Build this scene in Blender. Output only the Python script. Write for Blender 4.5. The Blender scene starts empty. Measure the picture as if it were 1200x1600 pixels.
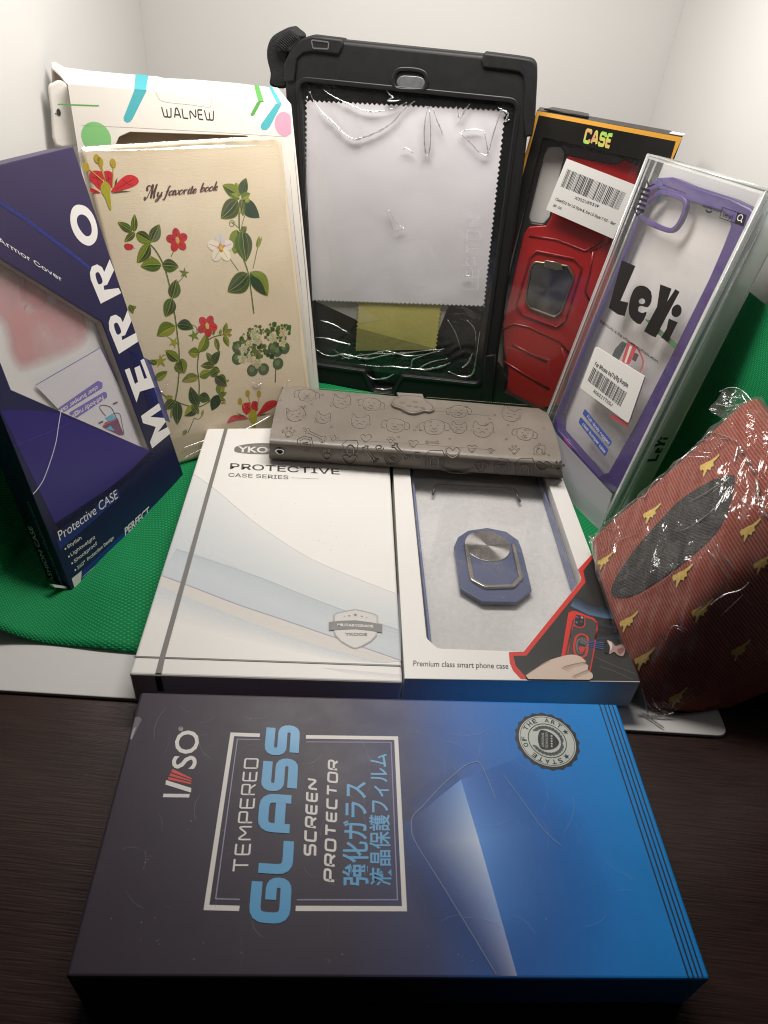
import bpy, bmesh, math, random
from mathutils import Vector, Matrix
from mathutils.geometry import tessellate_polygon
random.seed(7)
scene = bpy.context.scene
COL = scene.collection
V = Vector
# ---------------------------------------------------------------- camera
CAM_H = 0.2835
FPX, PITCH, ROLL = 1085.66, 0.68414, -0.10674
CAM = V((0, 0, CAM_H))
_fw = V((0, math.cos(PITCH), -math.sin(PITCH)))
_rt = V((1, 0, 0))
_dn = _fw.cross(_rt)
RT = math.cos(ROLL) * _rt + math.sin(ROLL) * _dn
DN = -math.sin(ROLL) * _rt + math.cos(ROLL) * _dn
cam_data = bpy.data.cameras.new("camera")
cam = bpy.data.objects.new("camera", cam_data)
COL.objects.link(cam)
cam.matrix_world = Matrix(((RT.x, -DN.x, -_fw.x, CAM.x), (RT.y, -DN.y, -_fw.y, CAM.y), (RT.z, -DN.z, -_fw.z, CAM.z), (0, 0, 0, 1)))
cam_data.sensor_fit = 'VERTICAL'
cam_data.sensor_height = 24.0
cam_data.lens = FPX / 1600 * 24.0
cam_data.clip_start = 0.005
cam_data.clip_end = 50
cam_data.dof.use_dof = True
cam_data.dof.focus_distance = 0.40
cam_data.dof.aperture_fstop = 22.0
scene.camera = cam
# ---------------------------------------------------------------- light and exposure
world = bpy.data.worlds.new("World")
scene.world = world
world.use_nodes = True
bg = world.node_tree.nodes["Background"]
bg.inputs[0].default_value = (0.9, 0.88, 0.86, 1)
bg.inputs[1].default_value = 0.010

def area(name, loc, target, sx, sy, power, color):
    d = bpy.data.lights.new(name, 'AREA')
    d.shape = 'RECTANGLE'; d.size = sx; d.size_y = sy; d.energy = power; d.color = color
    o = bpy.data.objects.new(name, d)
    o.location = loc
    o.rotation_euler = (V(target) - V(loc)).to_track_quat('-Z', 'Y').to_euler()
    COL.objects.link(o)
    return o
area("led_panel_light", (-0.015, 0.41, 0.385), (-0.015, 0.395, 0.0), 0.24, 0.08, 1.6, (1.0, 0.945, 0.885))
scene.view_settings.view_transform = 'Standard'
scene.view_settings.look = 'None'
scene.view_settings.exposure = 0.0
scene.view_settings.gamma = 1.0
scene.view_settings.use_curve_mapping = False
scene.cycles.max_bounces = 12
scene.cycles.transparent_max_bounces = 24
scene.cycles.caustics_reflective = False
scene.cycles.caustics_refractive = False
scene.cycles.use_denoising = True
scene.cycles.filter_width = 1.1

# ---------------------------------------------------------------- helpers
def ray(x, y):
    return ((x - 600) / FPX) * RT + ((y - 800) / FPX) * DN + _fw

class Frame:
    """A plane of the place: origin, in-plane axes and the normal towards the viewer."""
    def __init__(s, o, ex, ey):
        s.o = V(o); s.ex = V(ex).normalized(); s.ey = V(ey)
        s.ey = (s.ey - s.ey.dot(s.ex) * s.ex).normalized()
        s.n = s.ex.cross(s.ey)
    def px(s, x, y, d=0.0):
        r = ray(x, y)
        t = (s.o + s.n * d - CAM).dot(s.n) / r.dot(s.n)
        q = CAM + r * t - s.o
        return (q.dot(s.ex), q.dot(s.ey))
    def P(s, pts, d=0.0):
        return [s.px(a, b, d) for a, b in pts]
    def w(s, uv, d=0.0):
        return s.o + s.ex * uv[0] + s.ey * uv[1] + s.n * d
    def shift(s, d):
        return Frame(s.o + s.n * d, s.ex, s.ey)

def ground(x, y, z=0.0):
    r = ray(x, y)
    return CAM + r * ((z - CAM_H) / r.z)

def lean_frame(x, y, z, yaw, lean):
    a, l = math.radians(yaw), math.radians(lean)
    ex = V((math.cos(a), math.sin(a), 0)); ny = V((-math.sin(a), math.cos(a), 0))
    return Frame(ground(x, y, z), ex, V((0, 0, math.cos(l))) + ny * math.sin(l))

def flat_frame(z):
    return Frame((0, 0, z), (1, 0, 0), (0, 1, 0))

def area2(p):
    return sum(p[i - 1][0] * p[i][1] - p[i][0] * p[i - 1][1] for i in range(len(p))) / 2

def ccw(p):
    p = list(p)
    return p if area2(p) > 0 else p[::-1]

def rounded(pts, r, seg=5):
    n = len(pts); out = []
    for i in range(n):
        ri = r[i] if isinstance(r, (list, tuple)) else r
        p = V(pts[i]); a = V(pts[i - 1]); b = V(pts[(i + 1) % n])
        if ri <= 0:
            out.append(tuple(p)); continue
        da = (a - p); db = (b - p); la, lb = da.length, db.length
        if la < 1e-9 or lb < 1e-9:
            out.append(tuple(p)); continue
        da /= la; db /= lb
        ang = da.angle(db, math.pi)
        t = min(ri / max(math.tan(ang / 2), 1e-3), la * 0.48, lb * 0.48)
        s, e = p + da * t, p + db * t
        for k in range(seg + 1):
            f = k / seg
            out.append(tuple(s.lerp(p, f).lerp(p.lerp(e, f), f)))
    return out

def smooth(pts, n=6, closed=False):
    pts = [V(p) for p in pts]; m = len(pts); out = []
    if m < 3: return [tuple(p) for p in pts]
    rng = range(m) if closed else range(m - 1)
    for i in rng:
        p0 = pts[(i - 1) % m] if closed or i > 0 else pts[0]
        p1 = pts[i]; p2 = pts[(i + 1) % m]
        p3 = pts[(i + 2) % m] if closed or i < m - 2 else pts[-1]
        for k in range(n):
            t = k / n
            out.append(tuple(0.5 * ((2 * p1) + (p2 - p0) * t + (2 * p0 - 5 * p1 + 4 * p2 - p3) * t * t + (3 * p1 - p0 - 3 * p2 + p3) * t ** 3)))
    if not closed: out.append(tuple(pts[-1]))
    return out

def roundpath(pts, r, seg=4):
    """Round the inner corners of an open path."""
    if len(pts) < 3: return list(pts)
    return [tuple(pts[0])] + rounded(pts, [0] + [r] * (len(pts) - 2) + [0], seg)[1:-1] + [tuple(pts[-1])]

def ellipse(c, a, b, n=24, rot=0.0):
    cr, sr = math.cos(rot), math.sin(rot)
    return [(c[0] + a * math.cos(t) * cr - b * math.sin(t) * sr, c[1] + a * math.cos(t) * sr + b * math.sin(t) * cr)
            for t in (2 * math.pi * k / n for k in range(n))]

def star(c, r, rot=math.pi / 2, n=5, k=0.42):
    return [(c[0] + (r if i % 2 == 0 else r * k) * math.cos(rot + i * math.pi / n), c[1] + (r if i % 2 == 0 else r * k) * math.sin(rot + i * math.pi / n)) for i in range(2 * n)]

def offset_loop(p, d):
    """Move a counter-clockwise loop inwards by d."""
    n = len(p); out = []
    for i in range(n):
        a, b, c = V(p[i - 1]), V(p[i]), V(p[(i + 1) % n])
        e1, e2 = (b - a), (c - b)
        if e1.length < 1e-9: e1 = e2
        if e2.length < 1e-9: e2 = e1
        e1 = e1.normalized(); e2 = e2.normalized()
        n1 = V((-e1.y, e1.x)); n2 = V((-e2.y, e2.x))
        m = n1 + n2
        m = m.normalized() if m.length > 1e-6 else n1
        k = 1 / max(m.dot(n1), 0.5)
        out.append(tuple(b + m * d * k))
    return out

def ribbon_pts(path, w, closed=False):
    n = len(path); L = []; R = []
    for i in range(n):
        p = V(path[i])
        a = V(path[i - 1]) if (i > 0 or closed) else None
        b = V(path[(i + 1) % n]) if (i < n - 1 or closed) else None
        e1 = (p - a).normalized() if a is not None else None
        e2 = (b - p).normalized() if b is not None else None
        if e1 is None: e1 = e2
        if e2 is None: e2 = e1
        n1 = V((-e1.y, e1.x)); n2 = V((-e2.y, e2.x)); m = n1 + n2
        m = m.normalized() if m.length > 1e-6 else n1
        ww = w[i] if isinstance(w, (list, tuple)) else w
        k = min(1 / max(m.dot(n1), 0.3), 2.2)
        L.append(tuple(p + m * ww / 2 * k)); R.append(tuple(p - m * ww / 2 * k))
    return L, R

class MB:
    def __init__(s):
        s.v = []; s.f = []; s.m = []; s.uv = []; s.c = []; s.hascol = False; s.smooth = set()
    def add(s, vs, fs, mi=0, uv=None, col=None, sm=False):
        b = len(s.v)
        s.v += [V(x) for x in vs]
        s.uv += list(uv) if uv else [(x[0], x[1]) for x in vs]
        if col is None: s.c += [(1, 1, 1, 1)] * len(vs)
        else:
            s.hascol = True
            s.c += ([tuple(col)] * len(vs)) if not isinstance(col[0], (tuple, list)) else [tuple(c) for c in col]
        for f in fs:
            if sm: s.smooth.add(len(s.f))
            s.f.append(tuple(b + i for i in f)); s.m.append(mi)
        return s
    def poly(s, F, pts, d=0.0, mi=0, holes=(), col=None):
        loops = [ccw(pts)] + [ccw(h) for h in holes]
        if col is not None and isinstance(col[0], (tuple, list)) and area2(pts) < 0: col = list(col)[::-1]
        flat = [p for l in loops for p in l]
        tris = tessellate_polygon([[V((p[0], p[1], 0)) for p in l] for l in loops])
        fs = []
        for t in tris:
            a, b, c = (V(flat[i]) for i in t)
            ar = (b - a).cross(c - a)
            if abs(ar) < 1e-14: continue
            fs.append(t if ar > 0 else (t[0], t[2], t[1]))
        return s.add([F.w(p, d) for p in flat], fs, mi, flat, col)
    def ribbon(s, F, path, w, d=0.0, mi=0, closed=False, col=None):
        L, R = ribbon_pts(path, w, closed)
        n = len(L); fs = []
        for i in range(n if closed else n - 1):
            j = (i + 1) % n
            fs.append((i, n + i, n + j, j))
        return s.add([F.w(p, d) for p in L + R], fs, mi, L + R, col)
    def wall(s, F, loop, d0, d1, mi=0, flip=False, sm=False):
        n = len(loop)
        fs = [(i, (i + 1) % n, n + (i + 1) % n, n + i) for i in range(n)]
        if flip: fs = [f[::-1] for f in fs]
        return s.add([F.w(p, d0) for p in loop] + [F.w(p, d1) for p in loop], fs, mi, list(loop) * 2, None, sm)
    def slab(s, F, outer, d0, d1, r=0.0, holes=(), mi=0, seg=3, side_mi=None, back=True, rb=0.0):
        """An outline (with openings) given thickness from d0 up to d1, front edges rounded by r."""
        side_mi = mi if side_mi is None else side_mi
        outer = ccw(outer); holes = [ccw(h) for h in holes]
        prof = [(r * (1 - math.cos(t)), d1 - r * (1 - math.sin(t))) for t in ((k / seg) * math.pi / 2 for k in range(seg + 1))] if r > 0 else [(0, d1)]
        bprof = [(rb * (1 - math.cos(t)), d0 + rb * (1 - math.sin(t))) for t in ((k / seg) * math.pi / 2 for k in range(seg, -1, -1))] if rb > 0 else [(0, d0)]
        def chain(loop, sign):
            rings = [(offset_loop(loop, sign * i) if i > 0 else loop, d) for i, d in bprof + prof]
            n = len(loop); vs = []; fs = []; uv = []
            for lp, d in rings:
                vs += [F.w(p, d) for p in lp]; uv += lp
            for k in range(len(rings) - 1):
                for i in range(n):
                    j = (i + 1) % n
                    f = (k * n + i, k * n + j, (k + 1) * n + j, (k + 1) * n + i)
                    fs.append(f if sign > 0 else f[::-1])
            s.add(vs, fs, side_mi, uv, None, r > 0)
            return rings[-1][0], rings[0][0]
        top, bot = chain(outer, 1)
        th, bh = [], []
        for h in holes:
            a, b = chain(h, -1); th.append(a); bh.append(b)
        s.poly(F, top, d1, mi, th)
        if back:
            k = len(s.f)
            s.poly(F, bot, d0, side_mi, bh)
            for i in range(k, len(s.f)): s.f[i] = s.f[i][::-1]
        return s
    def tube(s, path, rad, mi=0, sides=6, closed=False, flat=None):
        pts = [V(p) for p in path]; n = len(pts); vs = []; fs = []
        up = None
        for i in range(n):
            a = pts[i - 1] if (i > 0 or closed) else pts[i]
            b = pts[(i + 1) % n] if (i < n - 1 or closed) else pts[i]
            t = (b - a)
            t = t.normalized() if t.length > 1e-9 else V((0, 0, 1))
            if up is None: up = t.orthogonal().normalized()
            up = (up - up.dot(t) * t)
            up = up.normalized() if up.length > 1e-6 else t.orthogonal().normalized()
            sd = t.cross(up)
            rr = rad[i] if isinstance(rad, (list, tuple)) else rad
            for k in range(sides):
                q = 2 * math.pi * k / sides
                vs.append(pts[i] + (up * math.cos(q) + sd * math.sin(q)) * rr)
        for i in range(n if closed else n - 1):
            j = (i + 1) % n
            for k in range(sides):
                l = (k + 1) % sides
                fs.append((i * sides + k, i * sides + l, j * sides + l, j * sides + k))
        if not closed:
            fs.append(tuple(range(sides))[::-1]); fs.append(tuple((n - 1) * sides + k for k in range(sides)))
        return s.add(vs, fs, mi, None, None, True)
    def box8(s, c, r=0.0, mi=0, seg=2):
        """Eight corners (four of the bottom, then the four above them), all edges rounded."""
        bm = bmesh.new()
        vv = [bm.verts.new(p) for p in c]
        for f in ((0, 3, 2, 1), (4, 5, 6, 7), (0, 1, 5, 4), (1, 2, 6, 5), (2, 3, 7, 6), (3, 0, 4, 7)):
            bm.faces.new([vv[i] for i in f])
        bmesh.ops.recalc_face_normals(bm, faces=bm.faces)
        if r > 0:
            bmesh.ops.bevel(bm, geom=list(bm.edges), offset=r, segments=seg, profile=0.5, affect='EDGES')
        bm.verts.index_update()
        s.add([v.co.copy() for v in bm.verts], [tuple(v.index for v in f.verts) for f in bm.faces], mi, None, None, False)
        bm.free(); return s
    def grid(s, fn, nu, nv, mi=0, sm=True, uvs=None):
        vs = []; uv = []
        for j in range(nv + 1):
            for i in range(nu + 1):
                vs.append(fn(i / nu, j / nv)); uv.append((i / nu, j / nv) if uvs is None else uvs(i / nu, j / nv))
        fs = [(j * (nu + 1) + i, j * (nu + 1) + i + 1, (j + 1) * (nu + 1) + i + 1, (j + 1) * (nu + 1) + i) for j in range(nv) for i in range(nu)]
        return s.add(vs, fs, mi, uv, None, sm)
    def build(s, name, mats, parent=None, label=None):
        me = bpy.data.meshes.new(name)
        base = parent_world(parent) if parent is not None else V((0, 0, 0))
        me.from_pydata([v - base for v in s.v], [], s.f)
        for m in (mats if isinstance(mats, (list, tuple)) else [mats]): me.materials.append(m)
        me.polygons.foreach_set('material_index', s.m)
        me.polygons.foreach_set('use_smooth', [i in s.smooth for i in range(len(s.f))])
        ul = me.uv_layers.new(name='UVMap')
        for l in me.loops: ul.data[l.index].uv = s.uv[l.vertex_index]
        if s.hascol:
            ca = me.color_attributes.new('Col', 'FLOAT_COLOR', 'POINT')
            for i, c in enumerate(s.c): ca.data[i].color = c if len(c) == 4 else (*c, 1)
        me.update()
        o = bpy.data.objects.new(name, me)
        COL.objects.link(o)
        if parent is not None: o.parent = parent
        if label: o['label'] = label
        return o

def parent_world(o):
    p = V(o.location)
    while o.parent is not None:
        o = o.parent; p = p + V(o.location)
    return p

def thing(name, label, cat, loc, group=None):
    o = bpy.data.objects.new(name, None)
    o.empty_display_size = 0.02
    COL.objects.link(o)
    o.location = loc
    o['label'] = label; o['category'] = cat
    if group: o['group'] = group
    return o

def structure(mb, name, mat):
    o = mb.build(name, mat); o['kind'] = 'structure'
    return o

# ---------------------------------------------------------------- writing
FONT = None
SANS = None
try:   # the plain sans that ships inside Blender; the built-in face is used where it is missing
    import os
    SANS = bpy.data.fonts.load(os.path.join(bpy.utils.system_resource('DATAFILES', path='fonts'), 'Inter.woff2'))
except Exception:
    SANS = None
def font_mesh(body, bold=0.0):
    c = bpy.data.curves.new('text', 'FONT'); c.body = body; c.size = 1.0
    if FONT: c.font = FONT; bold = 0.0
    c.offset = bold; c.resolution_u = 3; c.fill_mode = 'FRONT'
    o = bpy.data.objects.new('text', c)
    COL.objects.link(o)
    me = bpy.data.meshes.new_from_object(o)
    COL.objects.unlink(o); bpy.data.objects.remove(o); bpy.data.curves.remove(c)
    vs = [tuple(v.co) for v in me.vertices]; fs = [tuple(p.vertices) for p in me.polygons]
    bpy.data.meshes.remove(me)
    return vs, fs

def text(mb, F, body, bl, br, tl, d, mi=0, bold=0.0, shear=0.0, col=None, uvpts=False):
    """Put a line of writing on plane F. bl, br, tl: the start and end of the base line and the top of the first capital, as photograph points (or plane points)."""
    if not uvpts: bl, br, tl = F.px(*bl), F.px(*br), F.px(*tl)
    vs, fs = font_mesh(body, bold)
    if not vs: return
    x0 = min(v[0] for v in vs); x1 = max(v[0] for v in vs); H = 0.729 if not FONT else 0.727
    bl, br, tl = V(bl), V(br), V(tl)
    ax, ay = (br - bl), (tl - bl)
    out = []
    for v in vs:
        q = bl + ax * ((v[0] - x0) / (x1 - x0)) + (ay + ax.normalized() * ay.length * shear) * (v[1] / H)
        out.append((q.x, q.y))
    fl = []
    for f in fs:
        p = [out[i] for i in f]
        fl.append(f if area2(p) > 0 else f[::-1])
    mb.add([F.w(p, d) for p in out], fl, mi, out, col)
    if FONT:   # a heavier cut: the same outline repeated a hair to each side
        h = ay.length * min(0.03, 0.012 + bold)
        ux, uy = ax.normalized() * h, ay.normalized() * h
        for k, o in enumerate((ux, -ux, uy, -uy)):
            mb.add([F.w((p[0] + o.x, p[1] + o.y), d + 0.000004 * (k + 1)) for p in out], fl, mi, out, col)

GL = {  # square lettering: strokes on a cell one high and w wide
 'T': (.9, [[(0, 1), (.9, 1)], [(.45, 1), (.45, 0)]]), 'E': (.8, [[(.8, 1), (0, 1), (0, 0), (.8, 0)], [(0, .5), (.75, .5)]]),
 'M': (1., [[(0, 0), (0, 1), (.5, .35), (1., 1), (1., 0)]]), 'P': (.85, [[(0, 0), (0, 1), (.85, 1), (.85, .42), (0, .42)]]),
 'R': (.85, [[(0, 0), (0, 1), (.85, 1), (.85, .42), (0, .42)], [(.5, .42), (.85, 0)]]), 'D': (.85, [[(0, 0), (0, 1), (.85, 1), (.85, 0), (0, 0)]]),
 'G': (.9, [[(.9, 1), (0, 1), (0, 0), (.9, 0), (.9, .5), (.45, .5)]]), 'L': (.8, [[(0, 1), (0, 0), (.8, 0)]]),
 'A': (.9, [[(0, 0), (0, .99), (.9, .99), (.9, 0)], [(0, .38), (.9, .38)]]), 'S': (.85, [[(.85, 1), (0, 1), (0, .5), (.85, .5), (.85, 0), (0, 0)]]),
 'C': (.85, [[(.85, 1), (0, 1), (0, 0), (.85, 0)]]), 'N': (.9, [[(0, 0), (0, 1), (.9, 0), (.9, 1)]]), 'O': (.9, [[(.45, 1), (0, 1), (0, 0), (.9, 0), (.9, 1), (.45, 1)]]),
 'W': (1.2, [[(0, 1), (.12, 0), (.6, 0), (.6, .62)], [(.6, 0), (1.08, 0), (1.2, 1)]]), 'I': (0.01, [[(0, 0), (0, 1)]]),
}
def stroke_text(mb, F, body, bl, br, tl, w, d, mi=0, rr=0.12, gap=0.32, shear=0.0, glyphs=GL, col=None):
    bl, br, tl = V(F.px(*bl)), V(F.px(*br)), V(F.px(*tl))
    tot = sum(glyphs[c][0] for c in body) + gap * (len(body) - 1) + w
    ax = (br - bl) / tot; ay = (tl - bl)
    sh = ay.length / ax.length * shear
    x = w / 2
    k = 0
    for ch in body:
        gw, st = glyphs[ch]
        for p in st:
            q = roundpath([(a, w / 2 + b * (1 - w)) for a, b in p], rr)
            L, R = ribbon_pts(q, w)
            pts = []
            for a, b in L + R:
                z = bl + ax * (x + a + sh * b) + ay * b
                pts.append((z.x, z.y))
            n = len(L)
            fs = []
            for i in range(n - 1):
                f = (i, n + i, n + i + 1, i + 1)
                fs.append(f if area2([pts[j] for j in f]) > 0 else f[::-1])
            k += 1
            mb.add([F.w(z, d + 0.00001 * (k % 4)) for z in pts], fs, mi, pts, col)
        x += gw + gap

def barcode(mb, F, bl, br, tl, d, mi=0, n=46, seed=3):
    rnd = random.Random(seed)
    bl, br, tl = V(F.px(*bl)), V(F.px(*br)), V(F.px(*tl))
    ax, ay = br - bl, tl - bl
    x = 0.0; tot = 0; bars = []
    while len(bars) < n:
        w = rnd.choice((1, 1, 1, 2, 2, 3)); g = rnd.choice((1, 1, 2, 2, 3)); bars.append((tot, w)); tot += w + g
    for a, w in bars:
        p = [bl + ax * (a / tot), bl + ax * ((a + w) / tot), bl + ax * ((a + w) / tot) + ay, bl + ax * (a / tot) + ay]
        mb.poly(F, [tuple(q) for q in p], d, mi)

# ---------------------------------------------------------------- materials
MATS = {}
def srgb(r, g, b):
    f = lambda c: (c / 255 / 12.92) if c / 255 <= 0.04045 else ((c / 255 + 0.055) / 1.055) ** 2.4
    return (f(r), f(g), f(b))

def pm(name, rgb, rough=0.5, spec=0.5, metal=0.0, var=0.06, nscale=60.0, bump=0.0, bscale=400.0, coat=0.0, coat_rough=0.1, alpha=1.0, sheen=0.0, trans=0.0):
    if name in MATS: return MATS[name]
    m = bpy.data.materials.new(name); m.use_nodes = True
    nt = m.node_tree; N = nt.nodes; L = nt.links
    b = N['Principled BSDF']
    b.inputs['Roughness'].default_value = rough
    b.inputs['Specular IOR Level'].default_value = spec
    b.inputs['Metallic'].default_value = metal
    b.inputs['Coat Weight'].default_value = coat
    b.inputs['Coat Roughness'].default_value = coat_rough
    b.inputs['Alpha'].default_value = alpha
    b.inputs['Sheen Weight'].default_value = sheen
    b.inputs['Transmission Weight'].default_value = trans
    tc = N.new('ShaderNodeTexCoord')
    no = N.new('ShaderNodeTexNoise'); no.inputs['Scale'].default_value = nscale; no.inputs['Detail'].default_value = 5
    L.new(tc.outputs['Object'], no.inputs['Vector'])
    mx = N.new('ShaderNodeMix'); mx.data_type = 'RGBA'
    mx.inputs[6].default_value = (*[c * (1 - var) for c in rgb], 1)
    mx.inputs[7].default_value = (*[min(1, c * (1 + var)) for c in rgb], 1)
    L.new(no.outputs['Fac'], mx.inputs[0]); L.new(mx.outputs[2], b.inputs['Base Color'])
    mr = N.new('ShaderNodeMapRange'); mr.inputs['To Min'].default_value = max(0.02, rough - 0.08); mr.inputs['To Max'].default_value = min(1, rough + 0.08)
    L.new(no.outputs['Fac'], mr.inputs['Value']); L.new(mr.outputs[0], b.inputs['Roughness'])
    if bump:
        n2 = N.new('ShaderNodeTexNoise'); n2.inputs['Scale'].default_value = bscale; n2.inputs['Detail'].default_value = 3
        L.new(tc.outputs['Object'], n2.inputs['Vector'])
        bp = N.new('ShaderNodeBump'); bp.inputs['Strength'].default_value = bump; bp.inputs['Distance'].default_value = 0.0006
        L.new(n2.outputs['Fac'], bp.inputs['Height']); L.new(bp.outputs[0], b.inputs['Normal'])
    MATS[name] = m
    return m

def print_mat(name, rough=0.4, spec=0.4):
    """Printed artwork whose ink colour and cover come from the mesh's colour attribute."""
    if name in MATS: return MATS[name]
    m = bpy.data.materials.new(name); m.use_nodes = True
    N = m.node_tree.nodes; L = m.node_tree.links; b = N['Principled BSDF']
    a = N.new('ShaderNodeVertexColor'); a.layer_name = 'Col'
    L.new(a.outputs['Color'], b.inputs['Base Color']); L.new(a.outputs['Alpha'], b.inputs['Alpha'])
    b.inputs['Roughness'].default_value = rough; b.inputs['Specular IOR Level'].default_value = spec
    MATS[name] = m
    return m

def film_mat(name, tint=(1, 1, 1), haze=0.0, rough=0.04, base_refl=0.04, crease=0.0, cscale=60.0, hazecol=(0.8, 0.8, 0.8), dist=0.002, transl=0.0):
    """Thin clear plastic: see-through, with a gloss that grows at grazing angles and a little milky haze."""
    if name in MATS: return MATS[name]
    m = bpy.data.materials.new(name); m.use_nodes = True
    nt = m.node_tree; N = nt.nodes; L = nt.links
    N.remove(N['Principled BSDF'])
    out = N['Material Output']
    tr = N.new('ShaderNodeBsdfTransparent'); tr.inputs[0].default_value = (*tint, 1)
    gl = N.new('ShaderNodeBsdfGlossy'); gl.inputs['Roughness'].default_value = rough; gl.inputs['Color'].default_value = (1, 1, 1, 1)
    df = N.new('ShaderNodeBsdfDiffuse'); df.inputs[0].default_value = (*hazecol, 1)
    m1 = N.new('ShaderNodeMixShader'); m1.inputs[0].default_value = haze
    L.new(tr.outputs[0], m1.inputs[1])
    if transl:
        tl_ = N.new('ShaderNodeBsdfTranslucent'); tl_.inputs[0].default_value = (*hazecol, 1)
        m0 = N.new('ShaderNodeMixShader'); m0.inputs[0].default_value = transl
        L.new(df.outputs[0], m0.inputs[1]); L.new(tl_.outputs[0], m0.inputs[2]); L.new(m0.outputs[0], m1.inputs[2])
    else: L.new(df.outputs[0], m1.inputs[2])
    fr = N.new('ShaderNodeLayerWeight'); fr.inputs[0].default_value = 0.5
    pw = N.new('ShaderNodeMath'); pw.operation = 'POWER'; pw.inputs[1].default_value = 5.0
    L.new(fr.outputs['Facing'], pw.inputs[0])
    ad = N.new('ShaderNodeMath'); ad.operation = 'MULTIPLY_ADD'; ad.use_clamp = True; ad.inputs[1].default_value = 1 - base_refl; ad.inputs[2].default_value = base_refl
    L.new(pw.outputs[0], ad.inputs[0])
    m2 = N.new('ShaderNodeMixShader')
    L.new(ad.outputs[0], m2.inputs[0]); L.new(m1.outputs[0], m2.inputs[1]); L.new(gl.outputs[0], m2.inputs[2])
    L.new(m2.outputs[0], out.inputs[0])
    if crease:
        tc = N.new('ShaderNodeTexCoord')
        vo = N.new('ShaderNodeTexVoronoi'); vo.feature = 'F1'; vo.inputs['Scale'].default_value = cscale
        ns = N.new('ShaderNodeTexNoise'); ns.inputs['Scale'].default_value = cscale * 0.7; ns.inputs['Detail'].default_value = 4; ns.inputs['Distortion'].default_value = 1.5
        L.new(tc.outputs['Object'], ns.inputs['Vector'])
        mxv = N.new('ShaderNodeMix'); mxv.data_type = 'RGBA'; mxv.inputs[0].default_value = 0.06
        L.new(tc.outputs['Object'], mxv.inputs[6]); L.new(ns.outputs['Color'], mxv.inputs[7]); L.new(mxv.outputs[2], vo.inputs['Vector'])
        sm = N.new('ShaderNodeMath'); sm.operation = 'ADD'; L.new(vo.outputs['Distance'], sm.inputs[0]); L.new(ns.outputs['Fac'], sm.inputs[1])
        bp = N.new('ShaderNodeBump'); bp.inputs['Strength'].default_value = crease; bp.inputs['Distance'].default_value = dist
        L.new(sm.outputs[0], bp.inputs['Height'])
        L.new(bp.outputs[0], gl.inputs['Normal']); L.new(bp.outputs[0], fr.inputs['Normal'])
    MATS[name] = m
    return m

def nodes_mat(name):
    m = bpy.data.materials.new(name); m.use_nodes = True
    MATS[name] = m
    return m, m.node_tree.nodes, m.node_tree.links, m.node_tree.nodes['Principled BSDF']
# ================================================================ the setting
def wood_mat():
    m, N, L, b = nodes_mat('dark_wood')
    tc = N.new('ShaderNodeTexCoord'); mp = N.new('ShaderNodeMapping')
    mp.inputs['Rotation'].default_value = (0, 0, math.radians(8)); mp.inputs['Scale'].default_value = (5, 45, 20)
    L.new(tc.outputs['Object'], mp.inputs['Vector'])
    n1 = N.new('ShaderNodeTexNoise'); n1.inputs['Scale'].default_value = 1.0; n1.inputs['Detail'].default_value = 8; n1.inputs['Roughness'].default_value = 0.65; n1.inputs['Distortion'].default_value = 0.6
    L.new(mp.outputs[0], n1.inputs['Vector'])
    mp2 = N.new('ShaderNodeMapping'); mp2.inputs['Rotation'].default_value = (0, 0, math.radians(8)); mp2.inputs['Scale'].default_value = (45, 1300, 20)
    L.new(tc.outputs['Object'], mp2.inputs['Vector'])
    n2 = N.new('ShaderNodeTexNoise'); n2.inputs['Scale'].default_value = 1.0; n2.inputs['Detail'].default_value = 6
    L.new(mp2.outputs[0], n2.inputs['Vector'])
    cr = N.new('ShaderNodeValToRGB')
    e = cr.color_ramp.elements
    e[0].position = 0.3; e[0].color = (0.013, 0.0058, 0.005, 1); e[1].position = 0.78; e[1].color = (0.066, 0.034, 0.027, 1)
    mx = N.new('ShaderNodeMix'); mx.inputs[0].default_value = 0.62
    L.new(n1.outputs['Fac'], mx.inputs[2]); L.new(n2.outputs['Fac'], mx.inputs[3]); L.new(mx.outputs[0], cr.inputs[0])
    L.new(cr.outputs[0], b.inputs['Base Color'])
    b.inputs['Roughness'].default_value = 0.33; b.inputs['Specular IOR Level'].default_value = 0.4
    bp = N.new('ShaderNodeBump'); bp.inputs['Strength'].default_value = 0.35; bp.inputs['Distance'].default_value = 0.0006
    L.new(mx.outputs[0], bp.inputs['Height']); L.new(bp.outputs[0], b.inputs['Normal'])
    return m
t = MB()
t.box8([(-0.9, -0.15, -0.04), (0.9, -0.15, -0.04), (0.9, 1.1, -0.04), (-0.9, 1.1, -0.04), (-0.9, -0.15, -0.002), (0.9, -0.15, -0.002), (0.9, 1.1, -0.002), (-0.9, 1.1, -0.002)], 0.002)
structure(t, 'table_top', wood_mat())

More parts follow.
